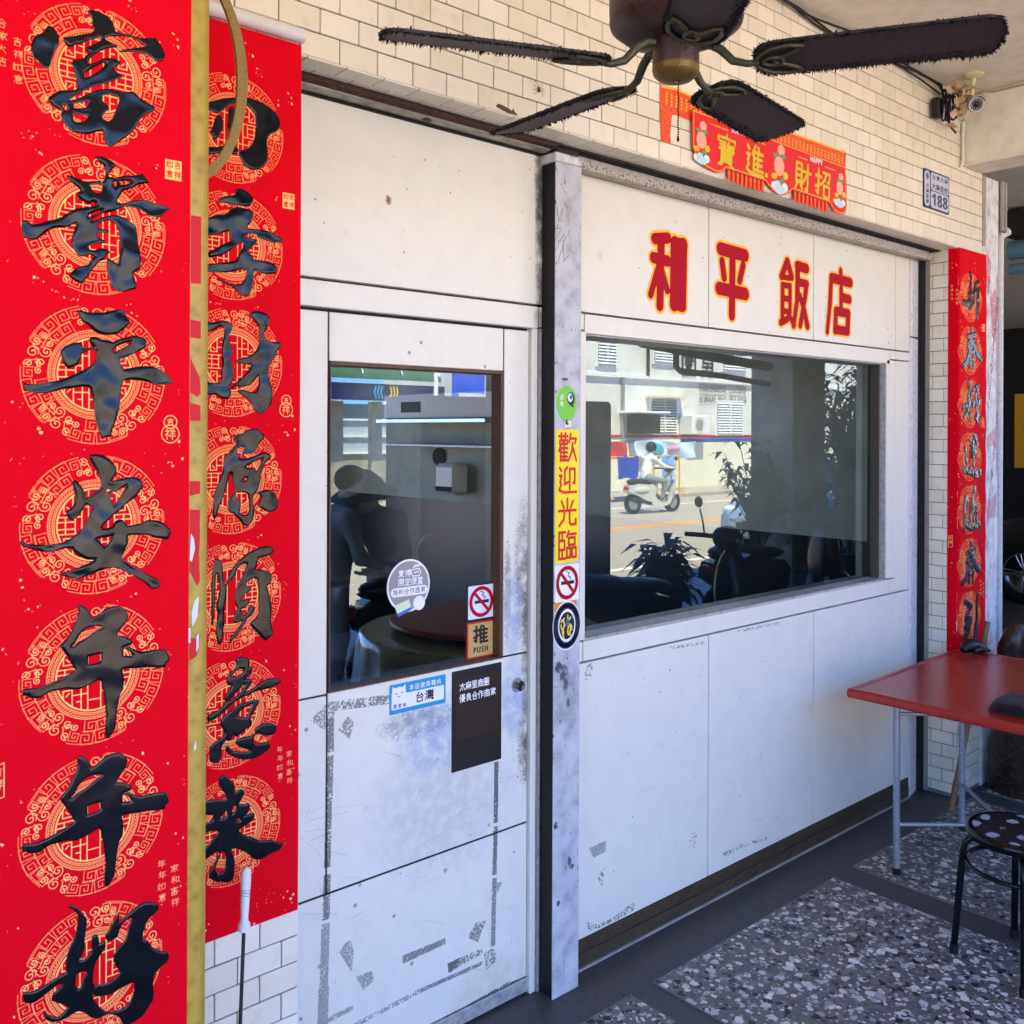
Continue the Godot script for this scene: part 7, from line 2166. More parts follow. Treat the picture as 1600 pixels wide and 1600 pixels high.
# ------------------------------------------------------------------ the dining room behind the glass
func room_inside() -> void:
	var two := MB.new()
	# far wall, two tone, seen through the panes
	var room := thing("dining_room", "dim dining room with pale green upper walls and black wainscot behind the glass", "room")
	var pale := veined(ramp_image(noise(0.01, 4, 400), [[0.0, Color(0.62, 0.64, 0.56)], [1.0, Color(0.72, 0.74, 0.66)]]), 2.0, 0.6)
	var dark := plain(Color(0.035, 0.033, 0.033), 0.35)
	bx("wall", Vector3(5.0, 1.19, -6.4), Vector3(5.2, 3.1, -0.28), pale, room)
	bx("wainscot", Vector3(4.985, 0.0, -6.4), Vector3(5.2, 1.19, -0.28), dark, room)
	bx("opened_back_wall", Vector3(-1.2, 0, -6.6), Vector3(0.4, 3.1, -6.4), pale, room)  # wide gap left between these pieces is added, to brighten the room
	bx("opened_back_wall", Vector3(4.0, 0, -6.6), Vector3(5.2, 3.1, -6.4), pale, room)
	bx("opened_back_wall", Vector3(0.4, 2.6, -6.6), Vector3(4.0, 3.1, -6.4), pale, room)
	bx("side_wall", Vector3(-1.4, 0, -6.6), Vector3(-1.2, 3.1, -0.2), pale, room)
	bx("front_wall", Vector3(-1.4, 0, -0.28), Vector3(0.3, 3.459, -0.1), pale, room)
	bx("room_ceiling", Vector3(-1.4, 3.1, -6.6), Vector3(5.2, 3.2, -0.28), pale, room)
	# range hood and shelf, then a towel dispenser on the far wall
	var hd := thing("range_hood", "white range hood cabinet with steel shelf on the far wall of the dining room", "range hood")
	bx("cabinet", Vector3(4.70, 1.895, -5.0), Vector3(4.995, 2.11, -3.5), plain(Color(0.86, 0.84, 0.80), 0.4), hd, 0.01)
	bx("steel_lip", Vector3(4.62, 1.86, -5.0), Vector3(4.995, 1.894, -3.5), M.chrome, hd, 0.004)
	bx("lower_shelf", Vector3(4.72, 1.66, -5.0), Vector3(4.995, 1.684, -3.5), M.alu, hd, 0.004)
	bx("vent", Vector3(4.69, 1.95, -4.72), Vector3(4.699, 2.04, -4.45), M.dark, hd, 0.002)
	var td := thing("towel_dispenser", "white wall mounted paper towel dispenser in the dining room", "dispenser")
	bx("case", Vector3(4.83, 1.26, -4.43), Vector3(4.995, 1.52, -4.15), plain(Color(0.88, 0.87, 0.85), 0.3), td, 0.03)
	bx("slot", Vector3(4.822, 1.29, -4.40), Vector3(4.8295, 1.33, -4.18), M.dark, td, 0.002)
	var em := MB.new()
	em.xf = Transform3D(Basis(Vector3(0, 0, 1), Vector3(0, 1, 0), Vector3(-1, 0, 0)), Vector3(4.99, 0, 0))
	em.slab(oval(Vector2(-4.57, 1.57), Vector2(0.09, 0.075), 24), 0, 0.006)
	tag(part("round_sign", em, M.dark), "small round dark sign on the far wall above the towel dispenser", "sign")
	# round tables
	for q in [[3.20, -1.80, "round dining table with a red turntable just behind the steel post", true, 0.76], [3.62, -4.2, "round dining table under a dark glossy cloth deep in the room", false, 0.76]]:
		var t := thing("dining_table", q[2], "table", Vector3(q[0], 0, q[1]), "tables in the dining room")
		var c := MB.new()
		var w := 73
		var g := []
		for j in 8:
			for i in w:
				var a := TAU * i / (w - 1)
				var fold: float = max(0.0, j - 3) / 4.0
				var r: float = [0.0, 0.4, 0.62, 0.645, 0.65, 0.655, 0.66, 0.665][j] * (1.0 + 0.035 * fold * sin(a * 17.0) + 0.015 * fold * sin(a * 7.0))
				g.append(Vector3(r * cos(a), [0.762, 0.762, 0.762, 0.757, 0.72, 0.62, 0.52, 0.42][j], r * sin(a)))
		c.grid(g, w)
		var cm := plain(Color(0.50, 0.46, 0.32) if q[3] else Color(0.10, 0.10, 0.09), 0.22)
		part("tablecloth", c, cm, t)
		var lg := MB.new()
		lg.lathe([Vector2(0.05, 0.75), Vector2(0.05, 0.1), Vector2(0.26, 0.03), Vector2(0.26, 0.0)], 20)
		part("pedestal", lg, M.dark, t)
		if q[3]:
			var lt := MB.new()
			lt.lathe([Vector2(0.0, 0.822), Vector2(0.475, 0.822), Vector2(0.485, 0.815), Vector2(0.485, 0.80), Vector2(0.475, 0.794), Vector2(0.0, 0.794)], 48)
			var tt := put("turntable", lt.mesh(), plain(Color(0.58, 0.20, 0.13), 0.4))
			tt.position = Vector3(q[0], 0, q[1])
			tag(tt, "red brown turntable on the dining table behind the steel post", "turntable")
			var fo := MB.new()
			fo.lathe([Vector2(0.2, 0.794), Vector2(0.2, 0.762)], 20)
			part("foot", fo, M.dark, tt)


# ------------------------------------------------------------------ the street behind the viewer, which the panes mirror
func street() -> void:
	var g := MB.new()
	g.box(Vector3(-80, -0.6, -60), Vector3(120, -0.16, 120))
	struct("ground", g, M.concrete)
	var rd := MB.new()
	rd.box(Vector3(-80, -0.4, 4.6), Vector3(120, -0.12, 15.0))
	struct("road", rd, M.asphalt)
	var kb := MB.new()
	kb.box(Vector3(-80, -0.4, 3.6), Vector3(120, -0.01, 4.6), 0.02)
	struct("kerb", kb, M.concrete)
	var pv := MB.new()
	pv.box(Vector3(-80, -0.4, 15.0), Vector3(120, 0.0, 40.0), 0.02)
	struct("pavement", pv, veined(ramp_image(noise(0.05, 4, 410), [[0.0, Color(0.60, 0.57, 0.52)], [1.0, Color(0.72, 0.69, 0.64)]]), 3.0, 0.9))
	for q in [["white_line", 6.3, 6.42, M.white_print], ["white_line", 13.4, 13.52, M.white_print], ["yellow_line", 9.9, 10.02, plain(Color(0.92, 0.62, 0.08), 0.7)], ["yellow_line", 10.14, 10.26, plain(Color(0.92, 0.62, 0.08), 0.7)]]:
		var l := MB.new()
		l.box(Vector3(-60, -0.125, q[1]), Vector3(100, -0.116, q[2]))
		struct("road_marking", l, q[3])
	# arcade columns
	for q in [[8.75, "broad grey concrete arcade column beside the potted plants"], [-1.6, "grey concrete arcade column behind the viewer near the kerb"]]:
		var c := thing("arcade_column", q[1], "column", Vector3.ZERO, "columns of the arcade")
		bx("shaft", Vector3(q[0], 0, 2.95), Vector3(q[0] + 0.62, 3.459, 3.48), M.concrete, c, 0.015)
	# white building across the street
	var b := thing("white_building", "pale blue white building across the street with louvred windows and phone numbers", "building")
	var wm := veined(ramp_image(noise(0.01, 5, 411), [[0.0, Color(0.80, 0.79, 0.77)], [0.5, Color(0.87, 0.86, 0.84)], [1.0, Color(0.91, 0.90, 0.88)]]), 6.0, 0.85)
	bx("wall", Vector3(19.6, 0, 17.0), Vector3(46, 8.0, 27), wm, b)
	bx("ledge", Vector3(19.55, 3.42, 16.9), Vector3(46, 3.52, 17.0), M.white_print, b)
	bx("plinth", Vector3(19.5, 0, 16.86), Vector3(46, 1.44, 17.0), M.plaster, b)
	bx("red_stripe", Vector3(19.5, 1.60, 16.97), Vector3(46, 1.68, 17.0), M.red_paint, b)
	bx("blue_stripe", Vector3(24.5, 1.46, 16.96), Vector3(46, 1.55, 17.0), M.blue, b)
	for q in [[22.94, 1.75, 1.2, 1.05, true], [26.3, 1.72, 1.42, 1.08, false], [20.5, 3.78, 0.78, 0.85, false], [23.05, 3.98, 1.0, 0.8, false], [26.6, 3.9, 1.3, 0.95, false], [31.0, 1.75, 1.3, 1.05, false], [31.0, 3.9, 1.3, 0.95, false]]:
		var w := bx("window", Vector3(q[0] - 0.06, q[1] - 0.06, 16.93), Vector3(q[0] + q[2] + 0.06, q[1] + q[3] + 0.06, 16.998), M.white_print, b)
		bx("pane", Vector3(q[0], q[1], 16.915), Vector3(q[0] + q[2], q[1] + q[3], 16.929), M.black if q[4] else plain(Color(0.45, 0.50, 0.5), 0.3), w)
		var lv := MB.new()
		var n := int(q[3] / 0.085)
		for i in n:
			for s in 2:
				var x0: float = q[0] + s * (q[2] * 0.5 + 0.02)
				lv.xf = Transform3D(Basis(Vector3(1, 0, 0), 0.5), Vector3(x0, q[1] + (i + 0.5) * q[3] / n, 16.905))
				lv.box(Vector3(0.0, -0.02 if q[4] else -0.036, -0.004), Vector3(q[2] * 0.5 - 0.02, 0.02 if q[4] else 0.036, 0.004))
		part("louver_slat", lv, M.white_print, w)
		bx("mullion", Vector3(q[0] + q[2] * 0.5 - 0.02, q[1], 16.885), Vector3(q[0] + q[2] * 0.5 + 0.02, q[1] + q[3], 16.912), M.white_print, w)
	bx("window_hood", Vector3(22.7, 2.85, 16.6), Vector3(24.4, 2.93, 17.0), M.plaster, b)
	bx("drain_pipe", Vector3(21.55, 1.6, 16.88), Vector3(21.63, 3.42, 16.96), M.grey_pipe, b)
	bx("drain_pipe", Vector3(22.72, 3.52, 16.88), Vector3(22.78, 8, 16.96), M.dark, b)
	# facing -z, so lettering is turned about
	var turn := Basis(Vector3.UP, PI)
	latin(b, "0932-098680", Vector3(26.65, 3.24, 16.94), 0.24, M.black_print, false, turn, 1.35)
	latin(b, "0978-593085", Vector3(26.65, 2.90, 16.94), 0.24, M.black_print, false, turn, 1.35)
	var wr := write(b, "民園", Vector3(26.2, 4.35, 16.95), 0.78, Vector2(1.0, 0), 5.0, M.black_print, turn, 1.0, 30)
	var ac := thing("air_conditioner", "white outdoor air conditioner unit on the building across the street", "air conditioner")
	bx("case", Vector3(24.35, 1.70, 16.45), Vector3(25.25, 2.32, 16.99), M.white_print, ac, 0.03)
	var fan := MB.new()
	fan.xf = Transform3D(Basis(Vector3(1, 0, 0), PI / 2), Vector3(24.72, 2.0, 16.44))
	fan.lathe([Vector2(0.25, 0.0), Vector2(0.25, 0.012), Vector2(0.2, 0.012), Vector2(0.19, 0.0), Vector2(0.0, 0.003)], 24)
	part("fan_grille", fan, M.concrete, ac)
	var bc := thing("window_box", "small roofed box on the building across the street beside the air conditioner", "shed")
	bx("box", Vector3(21.85, 1.72, 16.3), Vector3(22.6, 2.3, 16.99), M.dark, bc, 0.01)
	bx("roof", Vector3(21.5, 2.34, 16.1), Vector3(22.85, 2.4, 16.99), M.white_print, bc, 0.01)
	# banners on the railing, barriers with cloths
	for q in [[19.3, 20.6, 0.95, 1.45, Color(0.85, 0.12, 0.15), "red banner on the fence across the street"], [21.0, 23.8, 1.02, 1.5, Color(0.80, 0.86, 0.92), "pale banner with turquoise blots on the fence across the street"]]:
		var p := []
		for j in 5:
			for i in 25:
				var x: float = lerp(q[0], q[1], i / 24.0)
				p.append(Vector3(x, lerp(q[2], q[3], j / 4.0) + 0.05 * sin((x - q[0]) * 2.2), 15.9 + 0.05 * sin(x * 5.0 + j)))
		var m := MB.new()
		m.grid(p, 25)
		var bn := put("street_banner", m.mesh(), plain(q[4], 0.7))
		tag(bn, q[5], "banner", "banners across the street")
		if q[0] > 20.0:
			var bl := MB.new()
			bl.ball(Vector3(21.9, 1.25, 15.86), Vector3(0.35, 0.2, 0.06), 16, 8)
			part("blot", bl, plain(Color(0.25, 0.68, 0.75), 0.6), bn)
			var b2 := MB.new()
			b2.ball(Vector3(22.7, 1.27, 15.86), Vector3(0.3, 0.09, 0.06), 16, 8)
			part("blot", b2, plain(Color(0.85, 0.55, 0.70), 0.6), bn)
	for q in [[18.35, 1.7, "yellow tube barrier with a dark blue cloth across the street"], [20.3, 1.1, "yellow tube barrier with a light blue cloth across the street"]]:
		var t := thing("barrier", q[2], "barrier", Vector3(q[0], 0, 14.6), "yellow barriers across the street")
		var fr := MB.new()
		var W: float = q[1]
		fr.tube([Vector3(0, 0, 0), Vector3(0, 1.0, 0), Vector3(0.05, 1.08, 0), Vector3(0.12, 1.1, 0), Vector3(W - 0.12, 1.1, 0), Vector3(W - 0.05, 1.08, 0), Vector3(W, 1.0, 0), Vector3(W, 0, 0)], 0.025, 8)
		for x in [0.0, W]:
			fr.tube([Vector3(x, 0, -0.3), Vector3(x, 0.12, -0.12), Vector3(x, 0.12, 0.12), Vector3(x, 0, 0.3)], 0.022, 8)
		part("frame", fr, plain(Color(0.92, 0.66, 0.06), 0.5), t)
		var cp := []
		for j in 7:
			for i in 9:
				cp.append(Vector3(W * 0.25 + i * W * 0.06, 1.13 - j * 0.1 - 0.02 * sin(i * 1.3), -0.03 - 0.03 * sin(i * 0.9 + j * 0.3)))
		var cl := MB.new()
		cl.grid(cp, 9)
		part("cloth", cl, plain(Color(0.08, 0.22, 0.70) if q[0] < 19 else Color(0.45, 0.68, 0.88), 0.8), t)
	# the lot further along, mirrored in the door
	var lot := thing("site_fence", "pale panelled site fence across the street opposite the door", "fence")
	bx("lower_board", Vector3(8.0, 0, 19.6), Vector3(19.4, 1.15, 19.75), veined(ramp_image(noise(0.02, 4, 420), [[0.0, Color(0.52, 0.51, 0.46)], [1.0, Color(0.68, 0.66, 0.60)]]), 4.0, 0.9), lot)
	bx("upper_board", Vector3(8.0, 1.2, 19.6), Vector3(19.4, 2.05, 19.72), plain(Color(0.66, 0.72, 0.80), 0.6), lot)
	bx("blue_board", Vector3(8.0, 2.1, 19.6), Vector3(19.4, 2.5, 19.72), plain(Color(0.20, 0.30, 0.42), 0.6), lot)
	for i in 12:
		bx("rail_post", Vector3(8.2 + i, 0, 19.5), Vector3(8.26 + i, 2.6, 19.6), M.white_print, lot)
	for y in [1.15, 1.6, 2.05]:
		bx("rail", Vector3(8.0, y, 19.52), Vector3(19.4, y + 0.05, 19.6), M.white_print, lot)
	var cy := thing("canopy", "green rounded tarpaulin canopy over a navy signboard across the street", "canopy")
	var cv := []
	for j in 9:
		var a: float = PI * 0.5 * j / 8.0
		for i in 13:
			cv.append(Vector3(11.0 + i * 0.28, 3.0 + 0.5 * sin(a), 16.6 + 0.9 - 0.9 * cos(a)))
	var cm := MB.new()
	cm.grid(cv, 13)
	part("tarpaulin", cm, plain(Color(0.16, 0.36, 0.26), 0.6), cy)
	for i in 4:
		var hp := MB.new()
		var pts := []
		for j in 9:
			var a: float = PI * 0.5 * j / 8.0
			pts.append(Vector3(11.0 + i * 1.12, 3.0 + 0.52 * sin(a), 16.58 + 0.9 - 0.92 * cos(a)))
		hp.tube(pts, 0.03, 6)
		part("hoop", hp, M.chrome, cy)
	bx("signboard", Vector3(10.9, 2.5, 16.7), Vector3(14.6, 2.9, 16.78), plain(Color(0.05, 0.10, 0.34), 0.4), cy)
	for q in [[12.55, Color(0.2, 0.6, 0.8), -0.5], [12.95, Color(0.9, 0.72, 0.2), 0.4]]:
		var wv := MB.new()
		for k in 3:
			wv.tube([Vector3(q[0] + k * 0.09, 2.55, 16.69), Vector3(q[0] + k * 0.09 + q[2] * 0.1, 2.7, 16.69), Vector3(q[0] + k * 0.09, 2.86, 16.69)], 0.025, 6)
		part("wave_mark", wv, plain(q[1], 0.5), cy)
	for q in [[11.75, 0.34, "wide"], [12.9, 0.30, "perforated"]]:
		var t := thing("steel_upright", "%s grey steel upright standing on the site across the street" % q[2], "post", Vector3.ZERO, "steel uprights across the street")
		bx("shaft", Vector3(q[0], 0, 17.4), Vector3(q[0] + q[1], 2.5, 17.6), M.concrete, t, 0.01)
	var lp := MB.new()
	lp.tube([Vector3(14.25, 0, 16.6), Vector3(14.25, 7.0, 16.6)], 0.06, 10)
	tag(part("lamp_post", lp, M.white_print), "slim white lamp post across the street", "post")
	var bb := thing("blue_flag", "tall blue advertising flag on a pole across the street", "flag")
	bx("cloth", Vector3(14.7, 2.75, 16.5), Vector3(15.75, 4.2, 16.53), plain(Color(0.05, 0.30, 0.85), 0.5), bb)
	bx("pole", Vector3(14.7, 0.4, 16.45), Vector3(14.86, 2.75, 16.55), plain(Color(0.08, 0.30, 0.75), 0.5), bb)
	var cn := thing("traffic_cone", "orange and white traffic cone across the street", "cone", Vector3(13.6, 0, 18.2))
	var c0 := MB.new()
	c0.lathe([Vector2(0.0, 0.72), Vector2(0.04, 0.72), Vector2(0.095, 0.46)], 16)
	c0.lathe([Vector2(0.15, 0.24), Vector2(0.2, 0.03), Vector2(0.28, 0.03), Vector2(0.28, 0.0)], 16)
	part("body", c0, plain(Color(0.95, 0.28, 0.10), 0.5), cn)
	var c1 := MB.new()
	c1.lathe([Vector2(0.096, 0.46), Vector2(0.15, 0.24)], 16)
	part("white_band", c1, M.white_print, cn)
	# row of plain houses that closes the street
	var far := thing("house_row", "pale grey houses behind the lot across the street", "building")
	bx("wall", Vector3(-30, 0, 30), Vector3(19, 6.0, 38), wm, far)
	var cab := thing("unseen_cabinet", "tall grey green cabinet out of view at the arcade edge, darkening the panes that mirror it", "cabinet")  # out of view; its dark bulk blots the mirrored street from the panes
	bx("body", Vector3(4.0, 0.06, 3.0), Vector3(6.05, 2.05, 3.5), plain(Color(0.22, 0.24, 0.21), 0.6), cab, 0.03)
	bx("base", Vector3(4.05, 0, 3.05), Vector3(6.0, 0.06, 3.45), M.dark, cab)
	var pi := MB.new()
	pi.tube([Vector3(6.7, 2.62, 3.25), Vector3(8.0, 2.53, 3.25), Vector3(8.9, 2.48, 3.25)], 0.05, 10)
	pi.tube([Vector3(7.2, 2.58, 3.25), Vector3(7.2, 2.42, 3.25), Vector3(7.26, 2.38, 3.25), Vector3(7.9, 2.36, 3.25), Vector3(8.8, 2.30, 3.25)], 0.03, 10)
	tag(part("hung_pipe", pi, M.dark), "dark pipes slung under the arcade edge", "pipe")


func leaf_plant(called: String, label: String, at: Vector3, h: float, n: int, sd: int, long: float) -> void:
	var t := thing(called, label, "plant", at, "potted plants in the arcade")
	var p := MB.new()
	p.lathe([Vector2(0.0, 0.34), Vector2(0.15, 0.34), Vector2(0.17, 0.36), Vector2(0.18, 0.36), Vector2(0.13, 0.0), Vector2(0.0, 0.0)], 20)
	part("pot", p, M.dark, t)
	var r := RandomNumberGenerator.new()
	r.seed = sd
	var st := MB.new()
	var lf := MB.new()
	for i in n:
		var a := r.randf() * TAU
		var top := Vector3(cos(a), 0, sin(a)) * r.randf_range(0.05, 0.5) * h * 0.6 + Vector3(0, h * r.randf_range(0.55, 1.0), 0)
		var mid := Vector3(top.x * 0.25, top.y * 0.65, top.z * 0.25)
		st.tube([Vector3(0, 0.33, 0), mid, top], [0.008, 0.006, 0.003], 5)
		for k in 14:
			var f := k / 13.0
			var o := mid.lerp(top, f)
			var d := Vector3(r.randfn(0, 1), r.randfn(0.1, 0.5), r.randfn(0, 1)).normalized()
			var l: float = long * r.randf_range(0.6, 1.1)
			var w := d.cross(Vector3.UP).normalized() * l * 0.14
			var m := o + d * l * 0.5 + Vector3(0, 0.02, 0)
			var e := o + d * l - Vector3(0, l * 0.25, 0)
			lf.tri(o, m - w, m + w)
			lf.tri(m + w, m - w, e)
	part("stem", st, M.leaf, t)
	part("leaf", lf, M.leaf, t)

func scooter(called: String, label: String, body_col: Color, at: Vector3, turn: float, grp: String) -> Node3D:
	var t := thing(called, label, "scooter", at, grp)
	t.rotation.y = turn
	var body := plain(body_col, 0.25)
	# x is forward
	for x in [-0.62, 0.62]:
		var w := MB.new()
		w.xf = Transform3D(Basis(Vector3(1, 0, 0), PI / 2), Vector3(x, 0.24, 0))
		w.lathe([Vector2(0.15, 0.04), Vector2(0.20, 0.055), Vector2(0.235, 0.04), Vector2(0.245, 0.0), Vector2(0.235, -0.04), Vector2(0.20, -0.055), Vector2(0.15, -0.04)], 24)
		var ty := part("tyre", w, M.black, t)
		var rim := MB.new()
		rim.xf = w.xf
		rim.lathe([Vector2(0.15, 0.03), Vector2(0.13, 0.02), Vector2(0.04, 0.03), Vector2(0.0, 0.04)], 16)
		rim.lathe([Vector2(0.0, -0.04), Vector2(0.04, -0.03), Vector2(0.13, -0.02), Vector2(0.15, -0.03)], 16)
		part("rim", rim, M.grey_pipe, ty)
	var sh := MB.new()
	sh.slab(P2("-0.82,0.52 -0.78,0.66 -0.55,0.70 -0.05,0.66 0.02,0.58 -0.02,0.42 0.05,0.30 0.30,0.27 0.42,0.32 0.52,0.62 0.56,0.90 0.62,0.92 0.64,0.70 0.58,0.45 0.44,0.20 0.30,0.16 -0.05,0.17 -0.30,0.30 -0.60,0.44"), -0.13, 0.13)
	part("body_shell", sh, body, t)
	var tail := MB.new()
	tail.ball(Vector3(-0.45, 0.55, 0), Vector3(0.42, 0.14, 0.17), 16, 10)
	tail.ball(Vector3(0.54, 0.62, 0), Vector3(0.10, 0.34, 0.19), 16, 10)
	tail.ball(Vector3(0.62, 0.44, 0), Vector3(0.24, 0.07, 0.08), 16, 8)
	part("fairing", tail, body, t)
	var se := MB.new()
	se.ball(Vector3(-0.38, 0.72, 0), Vector3(0.42, 0.07, 0.15), 18, 8)
	se.ball(Vector3(-0.55, 0.75, 0), Vector3(0.24, 0.07, 0.15), 16, 8)
	part("seat", se, M.black, t)
	var hb := MB.new()
	hb.tube([Vector3(0.60, 0.85, 0), Vector3(0.50, 1.02, 0)], 0.05, 10)
	hb.ball(Vector3(0.50, 1.03, 0), Vector3(0.10, 0.09, 0.13), 14, 10)
	hb.tube([Vector3(0.36, 1.03, -0.34), Vector3(0.45, 1.03, -0.22), Vector3(0.50, 1.03, 0), Vector3(0.45, 1.03, 0.22), Vector3(0.36, 1.03, 0.34)], 0.018, 8)
	part("handlebar", hb, M.black, t)
	var hl := MB.new()
	hl.ball(Vector3(0.585, 1.02, 0), Vector3(0.03, 0.06, 0.08), 14, 8)
	part("headlight", hl, plain(Color(0.85, 0.87, 0.9), 0.1), t)
	var tl := MB.new()
	tl.ball(Vector3(-0.83, 0.60, 0), Vector3(0.04, 0.05, 0.1), 12, 8)
	part("tail_light", tl, plain(Color(0.7, 0.04, 0.04), 0.2), t)
	for s in [-1.0, 1.0]:
		var m := MB.new()
		m.tube([Vector3(0.45, 1.04, 0.22 * s), Vector3(0.47, 1.14, 0.28 * s), Vector3(0.46, 1.22, 0.30 * s)], 0.007, 6)
		m.xf = Transform3D(Basis(Vector3.UP, 0.0), Vector3(0.455, 1.27, 0.31 * s))
		m.ball(Vector3.ZERO, Vector3(0.014, 0.042, 0.055), 14, 8)
		part("mirror", m, M.black, t)
	var ex := MB.new()
	ex.tube([Vector3(-0.2, 0.24, -0.17), Vector3(-0.5, 0.30, -0.19), Vector3(-0.82, 0.34, -0.19)], [0.03, 0.05, 0.045], 10)
	part("exhaust", ex, M.dark, t)
	return t

func car(called: String, label: String, col: Color, at: Vector3, turn: float) -> void:
	var t := thing(called, label, "car", at, "parked cars")
	t.rotation.y = turn
	var body := plain(col, 0.2)
	body.clearcoat_enabled = true
	body.clearcoat = 1.0
	# half sections along the length (x forward): station, floor, waist height, roof height, half width, half roof width
	var st := [[2.15, 0.30, 0.52, 0.55, 0.55, 0.50], [2.08, 0.24, 0.62, 0.68, 0.74, 0.66], [1.85, 0.20, 0.70, 0.78, 0.83, 0.74], [1.2, 0.18, 0.82, 0.93, 0.87, 0.76], [0.95, 0.18, 0.86, 0.99, 0.88, 0.74], [0.35, 0.18, 0.90, 1.36, 0.88, 0.62], [0.0, 0.18, 0.91, 1.46, 0.88, 0.60], [-0.8, 0.18, 0.92, 1.46, 0.88, 0.60], [-1.45, 0.20, 0.93, 1.30, 0.87, 0.60], [-1.85, 0.22, 0.92, 1.02, 0.85, 0.70], [-2.1, 0.28, 0.86, 0.92, 0.76, 0.66], [-2.18, 0.36, 0.70, 0.74, 0.60, 0.55]]
	var g := []
	var w := 19
	for q in st:
		var half := [Vector2(0.0, q[1]), Vector2(q[4] * 0.8, q[1]), Vector2(q[4] * 0.96, q[1] + 0.06), Vector2(q[4], (q[1] + q[2]) * 0.5), Vector2(q[4] * 0.98, q[2] - 0.05), Vector2(q[4] * 0.93, q[2]), Vector2(lerp(q[4] * 0.93, q[5], 0.6), lerp(q[2], q[3], 0.62)), Vector2(q[5], q[3] - 0.03), Vector2(q[5] * 0.7, q[3]), Vector2(0.0, q[3] + 0.02)]
		for i in 10:
			g.append(Vector3(q[0], half[i].y, half[i].x))
		for i in range(8, -1, -1):
			g.append(Vector3(q[0], half[i].y, -half[i].x))
	var b := MB.new()
	b.grid(g, w)
	for e in [0, st.size() - 1]:
		for i in range(1, w - 2):
			b.tri(g[e * w], g[e * w + i], g[e * w + i + 1])
	part("body", b, body, t)
	for s in [-1.0, 1.0]:
		var wn := MB.new()
		for q in ["0.30,0.96 -0.30,0.97 -0.30,1.36 0.02,1.36", "-0.36,0.97 -1.20,0.98 -1.10,1.28 -0.80,1.36 -0.36,1.37"]:
			var p := P2(q)
			for i in range(1, p.size() - 1):
				var tri3 := []
				for k in [0, i, i + 1]:
					tri3.append(Vector3(p[k].x, p[k].y, s * (lerp(0.845, 0.645, (p[k].y - 0.94) / 0.45) + 0.012)))
				wn.tri(tri3[0], tri3[1], tri3[2])
		part("side_window", wn, M.gloss_black, t)
		for x in [1.32, -1.32]:
			var ty := MB.new()
			ty.xf = Transform3D(Basis(Vector3(1, 0, 0), PI / 2 * s), Vector3(x, 0.32, 0.80 * s))
			ty.lathe([Vector2(0.21, 0.092), Vector2(0.29, 0.095), Vector2(0.318, 0.07), Vector2(0.32, 0.0), Vector2(0.318, -0.07), Vector2(0.2, -0.09)], 30)
			var wh := part("wheel", ty, M.black, t)
			var rim := MB.new()
			rim.xf = ty.xf
			rim.lathe([Vector2(0.212, 0.096), Vector2(0.205, 0.1), Vector2(0.196, 0.085), Vector2(0.19, 0.03), Vector2(0.0, 0.02)], 30)
			for k in 5:
				for e in [-0.13, 0.13]:
					var a: float = TAU * k / 5.0 + e
					rim.tube([Vector3(cos(a - e * 0.7) * 0.03, 0.075, sin(a - e * 0.7) * 0.03), Vector3(cos(a) * 0.11, 0.088, sin(a) * 0.11), Vector3(cos(a) * 0.2, 0.088, sin(a) * 0.2)], [0.02, 0.013, 0.015], 6)
			rim.ball(Vector3(0, 0.075, 0), Vector3(0.045, 0.02, 0.045), 14, 6)
			part("rim", rim, M.chrome, wh)
		var hl := MB.new()
		hl.ball(Vector3(1.98, 0.66, 0.62 * s), Vector3(0.12, 0.07, 0.14), 14, 8)
		part("headlight", hl, plain(Color(0.8, 0.86, 0.92), 0.08), t)
	var gr := MB.new()
	gr.box(Vector3(2.10, 0.34, -0.4), Vector3(2.165, 0.5, 0.4), 0.02)
	part("grille", gr, M.black, t)
	var ws := MB.new()
	ws.quad(Vector3(0.98, 0.985, -0.66), Vector3(0.98, 0.985, 0.66), Vector3(0.38, 1.365, 0.56), Vector3(0.38, 1.365, -0.56))
	for i in ws.v.size():
		ws.v[i] += Vector3(0.02, 0.03, 0)
	part("windscreen", ws, M.gloss_black, t)


